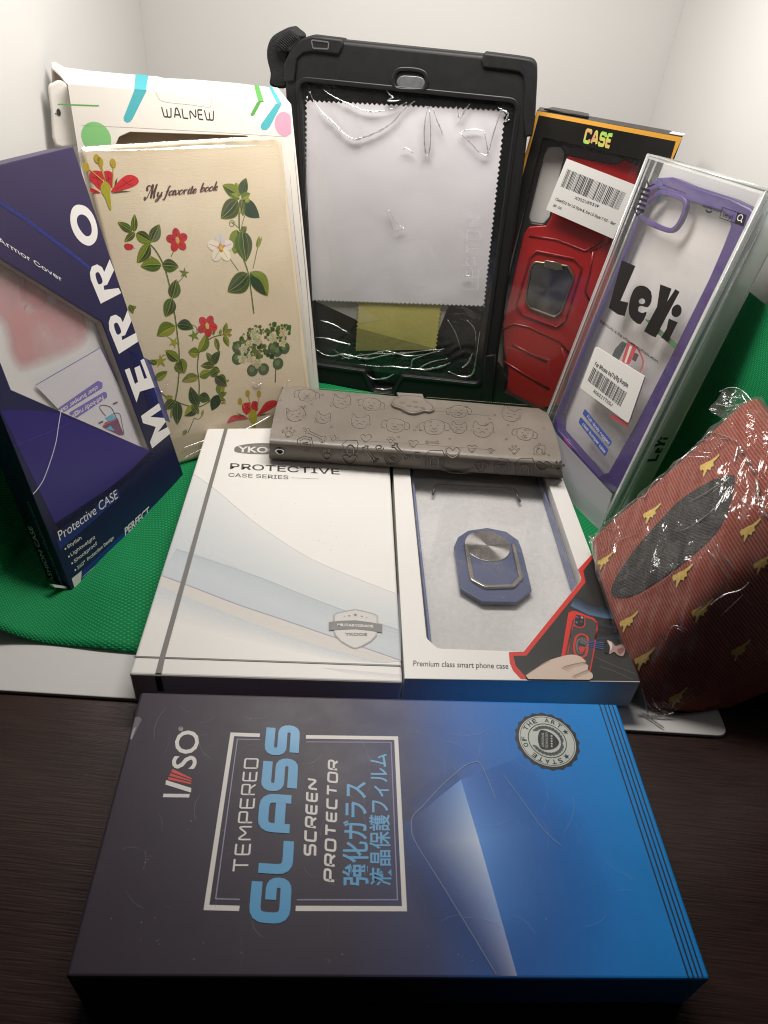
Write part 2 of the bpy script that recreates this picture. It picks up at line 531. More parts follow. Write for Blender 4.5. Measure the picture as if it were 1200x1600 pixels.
white_pp = pm('white_panel', (0.67, 0.663, 0.65), 0.45, 0.4, var=0.015, nscale=9, bump=0.08, bscale=14)
tent = thing('light_tent', 'white fold-up photo light box standing open behind the packages', 'light box', (0, 0.4, 0))
CBL, CBR = (-0.216, 0.612), (0.167, 0.60)      # back corners on the floor
LFX, RFX = (-0.232, 0.19), (0.222, 0.20)
def panel(a, b, z0, z1, th, name, left=True):
    A, B = V((a[0], a[1], 0)), V((b[0], b[1], 0)); e = (B - A).normalized(); n = V((-e.y, e.x, 0)) * th
    m = MB(); m.box8([A + V((0, 0, z0)), B + V((0, 0, z0)), B + n + V((0, 0, z0)), A + n + V((0, 0, z0)), A + V((0, 0, z1)), B + V((0, 0, z1)), B + n + V((0, 0, z1)), A + n + V((0, 0, z1))], 0.0004)
    return m.build(name, white_pp, tent)
panel((CBL[0] - 0.002, CBL[1]), (CBR[0] + 0.002, CBR[1]), -0.001, 0.40, 0.002, 'back_panel')
panel(LFX, CBL, -0.001, 0.40, 0.002, 'side_panel')
panel(CBR, RFX, -0.001, 0.40, 0.002, 'side_panel')
G0 = flat_frame(0.0)
m = MB()
m.slab(G0, rounded([(-0.2315, 0.1835), G0.px(1139.5, 1150.4), G0.px(1111, 1080), (0.166, 0.602), (-0.2155, 0.602)], [0.002, 0.006, 0, 0, 0], 6), -0.0018, 0.0, 0.0005)
m.build('base_panel', white_pp, tent)

def cloth_mat():
    m, N, L, b = nodes_mat('green_cloth')
    tc = N.new('ShaderNodeTexCoord')
    uv = N.new('ShaderNodeUVMap'); uv.uv_map = 'UVMap'
    w = []
    for rot in (32, -58):
        mp = N.new('ShaderNodeMapping'); mp.inputs['Rotation'].default_value = (0, 0, math.radians(rot)); L.new(uv.outputs[0], mp.inputs['Vector'])
        wv = N.new('ShaderNodeTexWave'); wv.wave_type = 'BANDS'; wv.inputs['Scale'].default_value = 170.0; wv.inputs['Distortion'].default_value = 0.6; wv.inputs['Detail'].default_value = 1.0
        L.new(mp.outputs[0], wv.inputs['Vector']); w.append(wv)
    mu = N.new('ShaderNodeMath'); mu.operation = 'MULTIPLY'; L.new(w[0].outputs['Fac'], mu.inputs[0]); L.new(w[1].outputs['Fac'], mu.inputs[1])
    no = N.new('ShaderNodeTexNoise'); no.inputs['Scale'].default_value = 30; no.inputs['Detail'].default_value = 6; L.new(tc.outputs['Object'], no.inputs['Vector'])
    ad = N.new('ShaderNodeMath'); ad.operation = 'MULTIPLY_ADD'; ad.inputs[1].default_value = 0.45; L.new(no.outputs['Fac'], ad.inputs[0]); L.new(mu.outputs[0], ad.inputs[2])
    cr = N.new('ShaderNodeValToRGB'); e = cr.color_ramp.elements
    e[0].position = 0.1; e[0].color = (0.0, 0.145, 0.042, 1); e[1].position = 1.1 if False else 1.0; e[1].color = (0.012, 0.34, 0.115, 1)
    L.new(ad.outputs[0], cr.inputs[0]); L.new(cr.outputs[0], b.inputs['Base Color'])
    b.inputs['Roughness'].default_value = 0.75; b.inputs['Specular IOR Level'].default_value = 0.25
    bp = N.new('ShaderNodeBump'); bp.inputs['Strength'].default_value = 0.6; bp.inputs['Distance'].default_value = 0.0004
    L.new(mu.outputs[0], bp.inputs['Height']); L.new(bp.outputs[0], b.inputs['Normal'])
    return m
# the green fabric backdrop: flat on the base, curling up against both side panels
prof = smooth([(-0.221, 0.105), (-0.214, 0.075), (-0.203, 0.045), (-0.188, 0.016), (-0.165, 0.0022), (-0.13, 0.001), (-0.05, 0.001), (0.06, 0.001), (0.13, 0.001), (0.152, 0.003), (0.172, 0.018), (0.185, 0.05), (0.1895, 0.09), (0.189, 0.12), (0.1885, 0.152)], 6)
acc = [0.0]
for i in range(1, len(prof)): acc.append(acc[-1] + math.dist(prof[i - 1], prof[i]))
def cloth_pt(u, v):
    k = u * (len(prof) - 1); i = min(int(k), len(prof) - 2); f = k - i
    x = prof[i][0] * (1 - f) + prof[i + 1][0] * f; z = prof[i][1] * (1 - f) + prof[i + 1][1] * f
    front = 0.2155 + (0.02 * max(0.0, x - 0.02) / 0.1 if x > 0.02 else 0) + 0.10 * max(0.0, z - 0.01) - (0.0 if x > 0 else 0.0)
    y = front + ((0.585 if abs(x) < 0.13 else 0.585 - 0.10 * min(1, (abs(x) - 0.13) / 0.04)) - front) * v
    # side panels narrow towards the back
    if x < -0.14: x += (0.0 + 0.012 * (y - 0.2) / 0.4) * min(1, (-0.14 - x) / 0.05) - 0.004 * min(1, (-0.14 - x) / 0.05)
    if x > 0.135: x += ((0.02 - 0.05 * (y - 0.2) / 0.4)) * min(1, (x - 0.135) / 0.05)
    z += 0.0012 * max(0, math.sin(y * 46 + x * 30)) * math.sin(x * 38 + 1.3) * (1 if z > 0.004 else 0.25)
    z += 0.0007 * max(0.0, math.sin(x * 61 + y * 23 + 2 * math.sin(y * 19))) ** 3
    if z > 0.02: x += 0.002 * math.sin(y * 30 + z * 20)
    return V((x, y, max(z, 0.0008)))
m = MB()
m.grid(cloth_pt, 110, 60, 0, True, lambda u, v: (acc[-1] * u, 0.37 * v))
cl = m.build('backdrop_cloth', cloth_mat())
cl['label'] = 'bright green woven fabric sheet spread under the packages and curling up the sides'
cl['category'] = 'cloth'
sol = cl.modifiers.new('thickness', 'SOLIDIFY'); sol.thickness = 0.0006; sol.offset = 1
# ================================================================ tempered glass box (front)
card_edge = pm('card_edge', (0.7, 0.68, 0.65), 0.7)
def ivso_mat():
    m, N, L, b = nodes_mat('blue_violet_print')
    g = N.new('ShaderNodeTexCoord'); sp = N.new('ShaderNodeSeparateXYZ'); L.new(g.outputs['Object'], sp.inputs[0])
    cr = N.new('ShaderNodeValToRGB'); e = cr.color_ramp.elements
    mr = N.new('ShaderNodeMapRange'); mr.inputs['From Min'].default_value = -0.107; mr.inputs['From Max'].default_value = 0.107
    sk = N.new('ShaderNodeMath'); sk.operation = 'MULTIPLY_ADD'; sk.inputs[1].default_value = 0.16
    L.new(sp.outputs['Y'], sk.inputs[0]); L.new(sp.outputs['X'], sk.inputs[2]); L.new(sk.outputs[0], mr.inputs['Value'])
    L.new(mr.outputs[0], cr.inputs[0])
    cols = [(0.0, (0.044, 0.034, 0.050)), (0.40, (0.048, 0.038, 0.060)), (0.55, (0.052, 0.062, 0.155)), (0.68, (0.035, 0.15, 0.50)), (0.82, (0.016, 0.21, 0.66)), (1.0, (0.012, 0.27, 0.74))]
    e[0].position, e[0].color = cols[0][0], (*cols[0][1], 1); e[1].position, e[1].color = cols[-1][0], (*cols[-1][1], 1)
    for p, c in cols[1:-1]:
        q = e.new(p); q.color = (*c, 1)
    no = N.new('ShaderNodeTexNoise'); no.inputs['Scale'].default_value = 38; no.inputs['Detail'].default_value = 8; no.inputs['Roughness'].default_value = 0.7
    L.new(g.outputs['Object'], no.inputs['Vector'])
    hs = N.new('ShaderNodeHueSaturation'); L.new(cr.outputs[0], hs.inputs['Color'])
    m2 = N.new('ShaderNodeMapRange'); m2.inputs['To Min'].default_value = 0.86; m2.inputs['To Max'].default_value = 1.14; L.new(no.outputs['Fac'], m2.inputs['Value']); L.new(m2.outputs[0], hs.inputs['Value'])
    L.new(hs.outputs[0], b.inputs['Base Color'])
    r = N.new('ShaderNodeMapRange'); r.inputs['To Min'].default_value = 0.34; r.inputs['To Max'].default_value = 0.55; L.new(no.outputs['Fac'], r.inputs['Value']); L.new(r.outputs[0], b.inputs['Roughness'])
    b.inputs['Specular IOR Level'].default_value = 0.32
    bp = N.new('ShaderNodeBump'); bp.inputs['Strength'].default_value = 0.12; bp.inputs['Distance'].default_value = 0.0005; L.new(no.outputs['Fac'], bp.inputs['Height']); L.new(bp.outputs[0], b.inputs['Normal'])
    return m
HI = 0.0235
FI = flat_frame(HI)
top = [FI.px(*p) for p in ((219.5, 1081), (964, 1100), (1110.5, 1531), (101.5, 1527))]
tl, tr, br, bl = top
iv = thing('glass_protector_box', 'dark violet and blue flat box lettered for tempered glass, frontmost on the wooden table', 'box', (0.014, 0.135, -0.002))
m = MB()
m.box8([(bl[0], bl[1], -0.0018), (br[0], br[1], -0.0018), (tr[0], tr[1], -0.0018), (tl[0], tl[1], -0.0018)] + [(*p, HI) for p in (bl, br, tr, tl)], 0.0011, 0, 3)
IV = ivso_mat()
m.build('box_shell', IV, iv)
ink_w = pm('ink_white', (0.74, 0.72, 0.70), 0.45, var=0.03)
ink_b = pm('ink_sky_blue', (0.085, 0.36, 0.66), 0.42, var=0.03)
ink_k = pm('ink_black', (0.012, 0.013, 0.018), 0.45, var=0.05)
ink_lav = pm('ink_lavender', (0.30, 0.27, 0.42), 0.5)
ink_red = pm('ink_red', (0.62, 0.06, 0.05), 0.45)
PR = print_mat('print_colours')
E1, E2, E3 = 0.00008, 0.00016, 0.00024
# picture of the glass sheet: two pale edges, a bright beam and its blue glow
m = MB()
def fan(mb, F, pts, cols, d):
    p = [F.px(*q) for q in pts]
    if area2(p) < 0: p = p[::-1]; cols = cols[::-1]
    mb.add([F.w(q, d) for q in p], [tuple(range(len(p)))], 0, p, cols)
def strip_grad(mb, F, a, b, ca, cb, d, n=10):
    """Quads between two photograph polylines with colours blended across."""
    A = [V(F.px(*q)) for q in a]; B = [V(F.px(*q)) for q in b]
    vs, cs, fs = [], [], []
    for i in range(len(A)):
        for k in range(n + 1):
            f = k / n
            vs.append(tuple(A[i].lerp(B[i], f)))
            c0 = ca[i] if isinstance(ca[0], (tuple, list)) else ca
            c1 = cb[i] if isinstance(cb[0], (tuple, list)) else cb
            cs.append(tuple(c0[j] * (1 - f) + c1[j] * f for j in range(4)))
    w = n + 1
    for i in range(len(A) - 1):
        for k in range(n):
            f = (i * w + k, i * w + k + 1, (i + 1) * w + k + 1, (i + 1) * w + k)
            fs.append(f if area2([vs[j] for j in f]) > 0 else f[::-1])
    mb.add([F.w(q, d) for q in vs], fs, 0, vs, cs)
# soft glow on either side
strip_grad(m, FI, [(720, 1218), (748, 1312), (778, 1418), (808, 1525)], [(820, 1180), (920, 1280), (970, 1400), (980, 1525)], [(0.07, 0.26, 0.80, 0.7), (0.13, 0.36, 0.90, 0.9), (0.09, 0.30, 0.80, 0.7), (0.05, 0.2, 0.6, 0.2)], (0.03, 0.14, 0.45, 0.0), 0.00003)
strip_grad(m, FI, [(720, 1218), (748, 1312), (778, 1418), (808, 1525)], [(642, 1282), (652, 1320), (710, 1420), (772, 1525)], [(0.20, 0.42, 0.90, 0.8), (0.62, 0.74, 0.95, 0.95), (0.36, 0.50, 0.86, 0.9), (0.36, 0.40, 0.60, 0.9)], [(0.08, 0.16, 0.46, 0.25), (0.05, 0.12, 0.40, 0.35), (0.08, 0.13, 0.36, 0.3), (0.09, 0.12, 0.30, 0.35)], 0.00005, 12)
strip_grad(m, FI, [(642, 1282), (652, 1320), (710, 1420), (772, 1525)], [(600, 1290), (612, 1360), (660, 1450), (730, 1525)], [(0.06, 0.16, 0.5, 0.45), (0.05, 0.14, 0.45, 0.55), (0.05, 0.1, 0.36, 0.4), (0.04, 0.08, 0.28, 0.1)], (0.05, 0.08, 0.2, 0.0), 0.00003)
strip_grad(m, FI, [(720, 1218), (690, 1240), (650, 1272)], [(705, 1196), (672, 1215), (632, 1250)], [(0.06, 0.18, 0.55, 0.4)] * 3, (0.05, 0.1, 0.3, 0.0), 0.00003)
for pts, c in (([(774, 1248), (752, 1196), (738, 1192), (722, 1200), (690, 1228), (662, 1258), (645, 1276), (643, 1296), (650, 1318), (700, 1398), (775, 1522)], (0.30, 0.36, 0.52, 0.75)), ([(787, 1212), (815, 1250), (850, 1298), (877, 1322)], (0.25, 0.4, 0.6, 0.7))):
    p = smooth([FI.px(*q) for q in pts], 5)
    m.ribbon(FI, p, 0.00028, E3, 0, False, c)
m.build('glass_picture', PR, iv)
m = MB()   # rubbed corner and fine handling scratches
fan(m, FI, [(211.5, 1121), (217, 1120), (222, 1124), (214, 1140), (205.5, 1158), (203.5, 1152)], [(0.30, 0.28, 0.32, 0.5)] * 6, E2)
fan(m, FI, [(208, 1140), (213, 1136), (206, 1155), (203.5, 1156)], [(0.55, 0.53, 0.55, 0.6)] * 4, E3)
rs_ = random.Random(31)
for k in range(70):
    x, y, a, l = rs_.uniform(140, 1040), rs_.uniform(1100, 1500), rs_.uniform(0, 6.3), rs_.uniform(6, 70)
    q = [(x + l * t * math.cos(a + t * 0.5), y + l * t * math.sin(a + t * 0.5)) for t in (0, .33, .66, 1)]
    if all(150 + (1527 - b) * 0.2 < a_ < 950 + (b - 1100) * 0.3 and 1088 < b < 1520 for a_, b in q):
        m.ribbon(FI, FI.P(q), 0.00016, E3, 0, False, (0.5, 0.5, 0.56, rs_.uniform(0.08, 0.3)))
for k in range(60):
    x, y = rs_.uniform(160, 1000), rs_.uniform(1110, 1510)
    m.poly(FI, ellipse(FI.px(x, y), rs_.uniform(.0001, .0003), rs_.uniform(.0001, .0002), 6), E3, 0, (), (0.6, 0.6, 0.62, rs_.uniform(.2, .6)))
m.build('scuff_marks', PR, iv)
m = MB()
for a, b in (((936.6, 1101), (1076, 1528)), ((944.2, 1101.3), (1084, 1528.5)), ((950.6, 1101.5), (1091.6, 1529)), ((956.8, 1101.8), (1099, 1529.3))):
    m.ribbon(FI, [FI.px(*a), FI.px(*b)], 0.00055, E1)
m.build('edge_stripes', ink_k, iv)
# lettering
m = MB()
m.ribbon(FI, [FI.px(255, 1243), FI.px(296, 1243.5)], 0.0014, E1)
m.poly(FI, [FI.px(*p) for p in ((259.5, 1219), (299, 1231.5), (298.3, 1238.5), (258.5, 1226))], E1)   # white arm of the V
text(m, FI, 'SO', (305, 1202), (312, 1142), (266, 1201), E1, 0, 0.012)
text(m, FI, '\u00ae', (286, 1142), (286, 1135.5), (279, 1142), E1)
for q in (((269.5, 1201.5), (275.5, 1204.2), (299.6, 1216.2), (299.3, 1218.2), (267.2, 1206.6)), ((266.6, 1208.4), (299.2, 1219.6), (298.9, 1221.6), (264.6, 1212.4)), ((264.0, 1214.0), (298.7, 1223.2), (298.4, 1225.6), (261.8, 1218.0))):
    m.poly(FI, FI.P(q), E1, 1)
m.build('maker_lettering', [ink_w, ink_red], iv)
m = MB()
for p in ([(406, 1149), (363, 1147.5), (322.5, 1418), (374, 1419.5)], [(478, 1151.5), (619, 1153.5), (632, 1420), (462, 1419.5)]):
    m.ribbon(FI, [FI.px(*q) for q in p], 0.0017, E1)
for p in ([(406, 1156), (371, 1155), (337, 1404.5), (375, 1405.5)], [(478, 1159.5), (611, 1160), (621, 1406), (464, 1406)]):
    m.ribbon(FI, [FI.px(*q) for q in p], 0.0004, E1, 1)
m.build('title_border', [ink_w, ink_lav], iv)
m = MB()
stroke_text(m, FI, 'TEMPERED', (388.5, 1363), (404.5, 1185), (363, 1363), 0.125, E1, 0, 0.12, 0.34)
stroke_text(m, FI, 'SCREEN', (494, 1339), (497.5, 1218), (474, 1339), 0.2, E1, 0, 0.2, 0.38, 0.12)
stroke_text(m, FI, 'PROTECTOR', (524, 1379), (529, 1188.5), (505, 1379), 0.2, E1, 0, 0.2, 0.38, 0.12)
m.build('title_lettering', ink_w, iv)
m = MB()
stroke_text(m, FI, 'GLASS', (452.5, 1445), (469, 1135), (387, 1445), 0.27, E2, 0, 0.26, 0.36, 0.06)
text(m, FI, '\u5f37\u5316\u30ac\u30e9\u30b9', (572, 1384), (570, 1222), (540, 1384), E1, 0, 0.018)
text(m, FI, '\u6db2\u6676\u4fdd\u8b77\u30d5\u30a3\u30eb\u30e0', (608.5, 1384), (603, 1178), (582, 1384), E1, 0, 0.014)
m.build('blue_lettering', ink_b, iv)
# round seal
m = MB()
sc = FI.px(855, 1157.3); R0 = 0.0142
S = Frame(FI.w(sc), (0.1, 1, 0), (-1, 0.1, 0))
m.poly(S, [((R0 * (1 + (0.0 if k % 2 else -0.055))) * math.cos(2 * math.pi * k / 40), (R0 * (1 + (0.0 if k % 2 else -0.055))) * math.sin(2 * math.pi * k / 40)) for k in range(40)], E1, 0)
m.poly(S, ellipse((0, 0), R0 * 0.87, R0 * 0.87, 40), E2, 1)
m.ribbon(S, ellipse((0, 0), R0 * 0.83, R0 * 0.83, 40), 0.0002, E3, 0, True)
m.ribbon(S, ellipse((0, 0), R0 * 0.58, R0 * 0.58, 40), 0.00035, E3, 0, True)
def arc_text(mb, F, body, r, a0, a1, h, d, mi):
    n = len(body)
    for i, ch in enumerate(body):
        if ch == ' ': continue
        a = a0 + (a1 - a0) * i / (n - 1)
        w = h * (0.9 if ch not in 'I' else 0.4)
        tx, ty = math.sin(a), -math.cos(a)
        cx, cy = r * math.cos(a), r * math.sin(a)
        blp = (cx - tx * w / 2, cy - ty * w / 2); brp = (cx + tx * w / 2, cy + ty * w / 2); tlp = (blp[0] + math.cos(a) * h, blp[1] + math.sin(a) * h)
        text(mb, F, ch, blp, brp, tlp, d, mi, 0.02, 0, None, True)
arc_text(m, S, 'STATE OF THE ART', R0 * 0.645, math.radians(212), math.radians(-32), R0 * 0.15, E3, 0)
for a in (233, -53): m.poly(S, star((R0 * 0.71 * math.cos(math.radians(a)), R0 * 0.71 * math.sin(math.radians(a))), R0 * 0.1), E3, 0)
sh = smooth([(-0.42, 0.30), (0, 0.40), (0.42, 0.30), (0.46, 0.05), (0.33, -0.28), (0, -0.50), (-0.33, -0.28), (-0.46, 0.05)], 4, True)
m.poly(S, [(a * R0 * 0.72, b * R0 * 0.72) for a, b in sh], E3, 0)
text(m, S, 'ORIGINAL', (-0.25 * R0, 0.1 * R0), (0.25 * R0, 0.1 * R0), (-0.25 * R0, 0.18 * R0), 0.0003, 1, 0.0, 0, None, True)
text(m, S, 'TECHNOLOGY', (-0.29 * R0, -0.02 * R0), (0.29 * R0, -0.02 * R0), (-0.29 * R0, 0.06 * R0), 0.0003, 1, 0.0, 0, None, True)
for k in range(5): m.poly(S, star(((k - 2) * 0.09 * R0, -0.13 * R0), R0 * 0.045), 0.0003, 1)
for sgn in (-1, 1):
    for k in range(11):
        a = math.radians(-80 + k * 13); r = R0 * 0.46
        c = (sgn * r * math.cos(a), r * math.sin(a))
        m.poly(S, ellipse(c, R0 * 0.10, R0 * 0.04, 8, (a + 1.1) if sgn > 0 else (math.pi - a - 1.1)), 0.0003, 2)
ink_green_grey = pm('ink_green_grey', (0.10, 0.13, 0.13), 0.5)
ink_paper = pm('ink_paper', (0.55, 0.60, 0.56), 0.45)
m.build('round_seal', [ink_k, ink_paper, ink_green_grey], iv)

# ================================================================ white case box
HY = 0.021
FY = flat_frame(HY)
white_card = pm('white_card', (0.80, 0.785, 0.755), 0.38, 0.4, var=0.02, nscale=30, bump=0.04, bscale=90)
ink_grey = pm('ink_grey', (0.17, 0.165, 0.155), 0.42, var=0.04)
ink_dark = pm('ink_charcoal', (0.045, 0.045, 0.045), 0.45)
yk = thing('white_case_box', 'flat white card box with grey lines, pale blue waves and a grey shield', 'box', (-0.06, 0.29, 0.0012))
tl, tr, br, bl = [FY.px(*p) for p in ((323.5, 669), (605.5, 667), (629, 1066.5), (201.5, 1053.5))]
m = MB()
m.box8([(*p, 0.0012) for p in (bl, br, tr, tl)] + [(*p, HY) for p in (bl, br, tr, tl)], 0.0012, 0, 3)
m.build('box_shell', white_card, yk)
m = MB()
def wave(up, lo, c, d):
    a = smooth(up, 6); b = smooth(lo, 6)
    n = min(len(a), len(b)); strip_grad(m, FY, a[:n], b[:n], c[0], c[1], d, 4)
pb = (0.56, 0.66, 0.74)
wave([(303, 741), (340, 768), (400, 818), (480, 870), (560, 905), (625, 930)], [(252, 900), (300, 918), (370, 945), (450, 972), (540, 1003), (627, 1033)], ((*pb, 0.14), (*pb, 0.45)), E1)
wave([(276, 858), (320, 872), (400, 900), (480, 932), (560, 962), (625, 985)], [(262, 880), (312, 896), (385, 925), (460, 955), (545, 987), (626, 1012)], ((0.55, 0.64, 0.72, 0.25), (0.6, 0.68, 0.74, 0.0)), E2)
wave([(252, 900), (300, 918), (370, 945), (450, 972), (540, 1003), (627, 1033)], [(247, 915), (290, 932), (360, 960), (440, 990), (530, 1018), (600, 1036)], ((0.80, 0.765, 0.71, 0.7), (0.79, 0.77, 0.73, 0.4)), E2)
wave([(247, 915), (290, 932), (360, 960), (440, 990), (530, 1018), (600, 1036)], [(232, 962), (280, 975), (340, 992), (410, 1008), (470, 1022), (520, 1032)], ((0.62, 0.69, 0.76, 0.42), (0.66, 0.72, 0.78, 0.0)), E1)
wave([(500, 1043), (540, 1046), (580, 1050), (628, 1054)], [(560, 1056), (580, 1058), (600, 1060), (628, 1064)], ((0.6, 0.6, 0.74, 0.25), (0.66, 0.68, 0.78, 0.0)), E1)
m.ribbon(FY, smooth([FY.px(*q) for q in ((252, 899), (300, 917), (370, 944), (450, 971), (540, 1002), (627, 1032))], 5), 0.00045, E3, 0, False, (0.42, 0.38, 0.56, 0.8))
m.ribbon(FY, smooth([FY.px(*q) for q in ((303, 741), (340, 768), (400, 818), (480, 870), (560, 905), (625, 930))], 5), 0.0004, E3, 0, False, (0.5, 0.58, 0.62, 0.35))
m.ribbon(FY, smooth([FY.px(*q) for q in ((276, 858), (320, 872), (400, 900), (480, 932), (560, 962), (625, 985))], 5), 0.0004, E3, 0, False, (0.5, 0.56, 0.6, 0.4))
rnd = random.Random(5)
for k in range(46):   # scuffs and specks on the lid
    x, y = rnd.uniform(380, 600), rnd.uniform(770, 890)
    if rnd.random() < 0.5: x = rnd.gauss(515, 22); y = rnd.gauss(848, 14)
    m.poly(FY, ellipse(FY.px(x, y), rnd.uniform(0.0001, 0.00035), rnd.uniform(0.0001, 0.0002), 6, rnd.random() * 3), E3, 0, (), (0.35, 0.33, 0.3, 0.45))
m.build('wave_print', PR, yk)
m = MB()
E2, E2_ = 0.0004, E2
m.poly(FY, [FY.px(*p) for p in ((350.5, 670.5), (356, 670.5), (258.5, 1026), (253, 1052.6), (243, 1052.2), (250, 1026))], E2)
m.ribbon(FY, [FY.px(209, 1026.3), FY.px(627, 1040.5)], 0.0009, E3)
fl = Frame(V((bl[0], bl[1], 0)), V((br[0] - bl[0], br[1] - bl[1], 0)), (0, 0, 1))
x1, x2 = fl.px(243, 1060)[0], fl.px(252.5, 1060)[0]
m.poly(fl, [(x1, 0.0095), (x2, 0.0095), (x2, HY - 0.0012), (x1, HY - 0.0012)], E2, 1)
E2 = E2_
m.build('grey_lines', [ink_grey, ink_k], yk)
m = MB()
oc = FY.px(412, 701.5)
m.poly(FY, [FY.px(*p) for p in smooth([(366, 703), (370, 697.5), (390, 693.5), (412, 692.5), (435, 694), (455, 699), (456, 705), (435, 709), (412, 710), (390, 709.3), (370, 707)], 4, True)], E1)
text(m, FY, 'YKOOE', (371, 706.5), (448, 708), (372, 697.5), E2, 1, 0.03)
FONT = SANS
text(m, FY, 'PROTECTIVE', (359.5, 732.6), (530.5, 741.4), (361, 720.3), E1, 2, 0.004)
text(m, FY, 'CASE SERIES', (357, 744.5), (450.4, 748.6), (358, 736.8), E1, 2, 0.004) if False else text(m, FY, 'CASE SERIES', (356.8, 744.8), (450.4, 748.8), (357.8, 736.8), E1, 0, 0.006)
FONT = None
m.ribbon(FY, [FY.px(455, 746.6), FY.px(499, 748.4)], 0.00025, E1, 0)
m.build('title_lettering', [ink_grey, ink_w, ink_dark], yk)
ink_pale = pm('ink_pale_grey', (0.60, 0.585, 0.56), 0.4)
Z = lambda x, y: FY.px(480 + x / 7.5, 920 + y / 7.5)
m = MB()
shield = [(305, 310), (340, 285), (440, 262), (565, 240), (690, 268), (800, 298), (830, 325), (830, 480), (815, 555), (750, 625), (640, 685), (565, 712), (500, 690), (390, 625), (320, 550), (303, 480)]
pts = rounded([Z(*p) for p in shield], 0.0012, 3)
m.poly(FY, pts, E3, 0)
m.poly(FY, offset_loop(ccw(pts), 0.00022), 0.00030, 1)
m.ribbon(FY, offset_loop(ccw(pts), 0.0006), 0.00018, 0.00036, 0, True)
m.poly(FY, [Z(*p) for p in ((252, 395), (400, 380), (565, 376), (740, 398), (880, 425), (878, 522), (740, 496), (565, 478), (400, 484), (255, 496))], 0.00044, 0)
text(m, FY, 'MILITARYGRADE', Z(352, 442), Z(776, 461), Z(352, 412), 0.00052, 2, 0.025, 0, None, True)
text(m, FY, 'YKOOE', Z(440, 552), Z(702, 556), Z(440, 520), 0.00042, 0, 0.03, 0, None, True)
for x, y, r in ((565, 312, 22), (492, 322, 13), (640, 328, 13), (438, 331, 8), (697, 343, 8)):
    c = Z(x, y); m.poly(FY, star(c, r / 7.5 * 0.0004), 0.00042, 0)
m.build('shield_emblem', [ink_grey, ink_pale, ink_w], yk)
# ================================================================ window box with ring case
rb = thing('window_case_box', 'white card window box with a red and black corner picture, a ring case inside', 'box', (0.07, 0.3, 0.0012))
otl, otr, obr, obl = [FY.px(*p) for p in ((612.2, 690), (858, 690), (1001, 1065), (631.8, 1059.5))]
outer = [obl, obr, otr, otl]
HT = 0.0206
win = rounded(FY.P([(638, 708), (841, 706), (903.5, 889.5), (908.5, 905), (817, 1017), (684, 1012), (667, 996)]), [0.001, 0.001, 0.0006, 0.0006, 0.001, 0.004, 0.0035], 4)
m = MB()
G = flat_frame(0.0)
m.slab(G, outer, HT - 0.0006, HT, 0.0004, [win], 0)
inn = offset_loop(ccw(outer), 0.0006)
m.wall(G, ccw(outer), 0.0012, HT - 0.0004, 0); m.wall(G, inn, 0.0012, HT - 0.0006, 0, True)
m.poly(G, ccw(outer), 0.0013, 0)
# tuck folds standing round the opening
m.wall(G, ccw(win), 0.014, HT - 0.0003, 0, True)
m.build('box_shell', white_card, rb)
m = MB()
m.poly(G, offset_loop(ccw(outer), 0.0005), 0.0199)
m.build('window_film', film_mat('window_film', haze=0.03, rough=0.03, base_refl=0.05, crease=0.05, cscale=25), rb)
C8 = lambda x, y: (780 + x / 5, 860 + y / 5)
HTF = flat_frame(HT)
p8 = lambda *q: [HTF.px(*C8(*a)) for a in q]
m = MB()
m.poly(HTF, p8((727, 28), (615, 150), (640, 215), (636, 240), (190, 792), (75, 795), (82, 880), (108, 940), (168, 1005), (218, 1008), (203, 984), (130, 905), (110, 825), (212, 823), (674, 250), (656, 160), (735, 58)), E1, 0, (), (0.62, 0.045, 0.035, 1))
m.poly(HTF, p8((735, 58), (656, 160), (674, 250), (212, 823), (110, 825), (130, 905), (203, 984), (216, 1012), (1100, 1022)), E1, 0, (), (0.028, 0.028, 0.026, 1))
strip_grad(m, HTF, [C8(*q) for q in ((600, 340), (700, 400), (800, 430), (880, 440))], [C8(*q) for q in ((560, 430), (700, 500), (820, 525), (915, 530))], (0.05, 0.06, 0.08, 0.0), (0.10, 0.17, 0.27, 1), E2, 6)
strip_grad(m, HTF, [C8(*q) for q in ((560, 430), (700, 500), (820, 525), (915, 530))], [C8(*q) for q in ((560, 460), (700, 520), (820, 545), (920, 545))], (0.10, 0.17, 0.27, 1), (0.03, 0.03, 0.03, 0.0), E2, 4)
strip_grad(m, HTF, [C8(*q) for q in ((720, 700), (860, 690), (960, 700))], [C8(*q) for q in ((760, 620), (860, 640), (950, 620))], (0.05, 0.06, 0.08, 0.9), (0.03, 0.03, 0.03, 0.0), E2, 6)
strip_grad(m, HTF, [C8(*q) for q in ((740, 560), (900, 600), (940, 600))], [C8(*q) for q in ((740, 600), (900, 660), (960, 660))], (0.06, 0.075, 0.10, 0.7), (0.03, 0.03, 0.03, 0.0), E2, 6)
for q in ([(745, 830), (850, 880), (1060, 965)], [(780, 905), (900, 945), (1040, 1010)], [(775, 660), (880, 668), (975, 672)], [(890, 640), (930, 620), (950, 612)]):
    m.ribbon(HTF, p8(*q), 0.00022, E2, 0, False, (0.22, 0.23, 0.23, 0.7))
m.poly(HTF, rounded(p8((484, 832), (540, 488), (575, 472), (612, 480), (738, 530), (775, 572), (757, 700), (742, 800), (712, 950), (660, 980), (520, 960)), [0, .001, .001, .001, .001, .0012, 0, 0, .002, 0, 0]), E2, 0, (), (0.66, 0.04, 0.03, 1))
m.poly(HTF, rounded(p8((512, 830), (568, 560), (600, 500), (735, 545), (762, 578), (745, 700), (732, 800), (705, 935), (600, 960)), [0, .001, .0015, .001, .0012, 0, 0, .002, 0]), E3, 0, (), (0.06, 0.058, 0.055, 1))
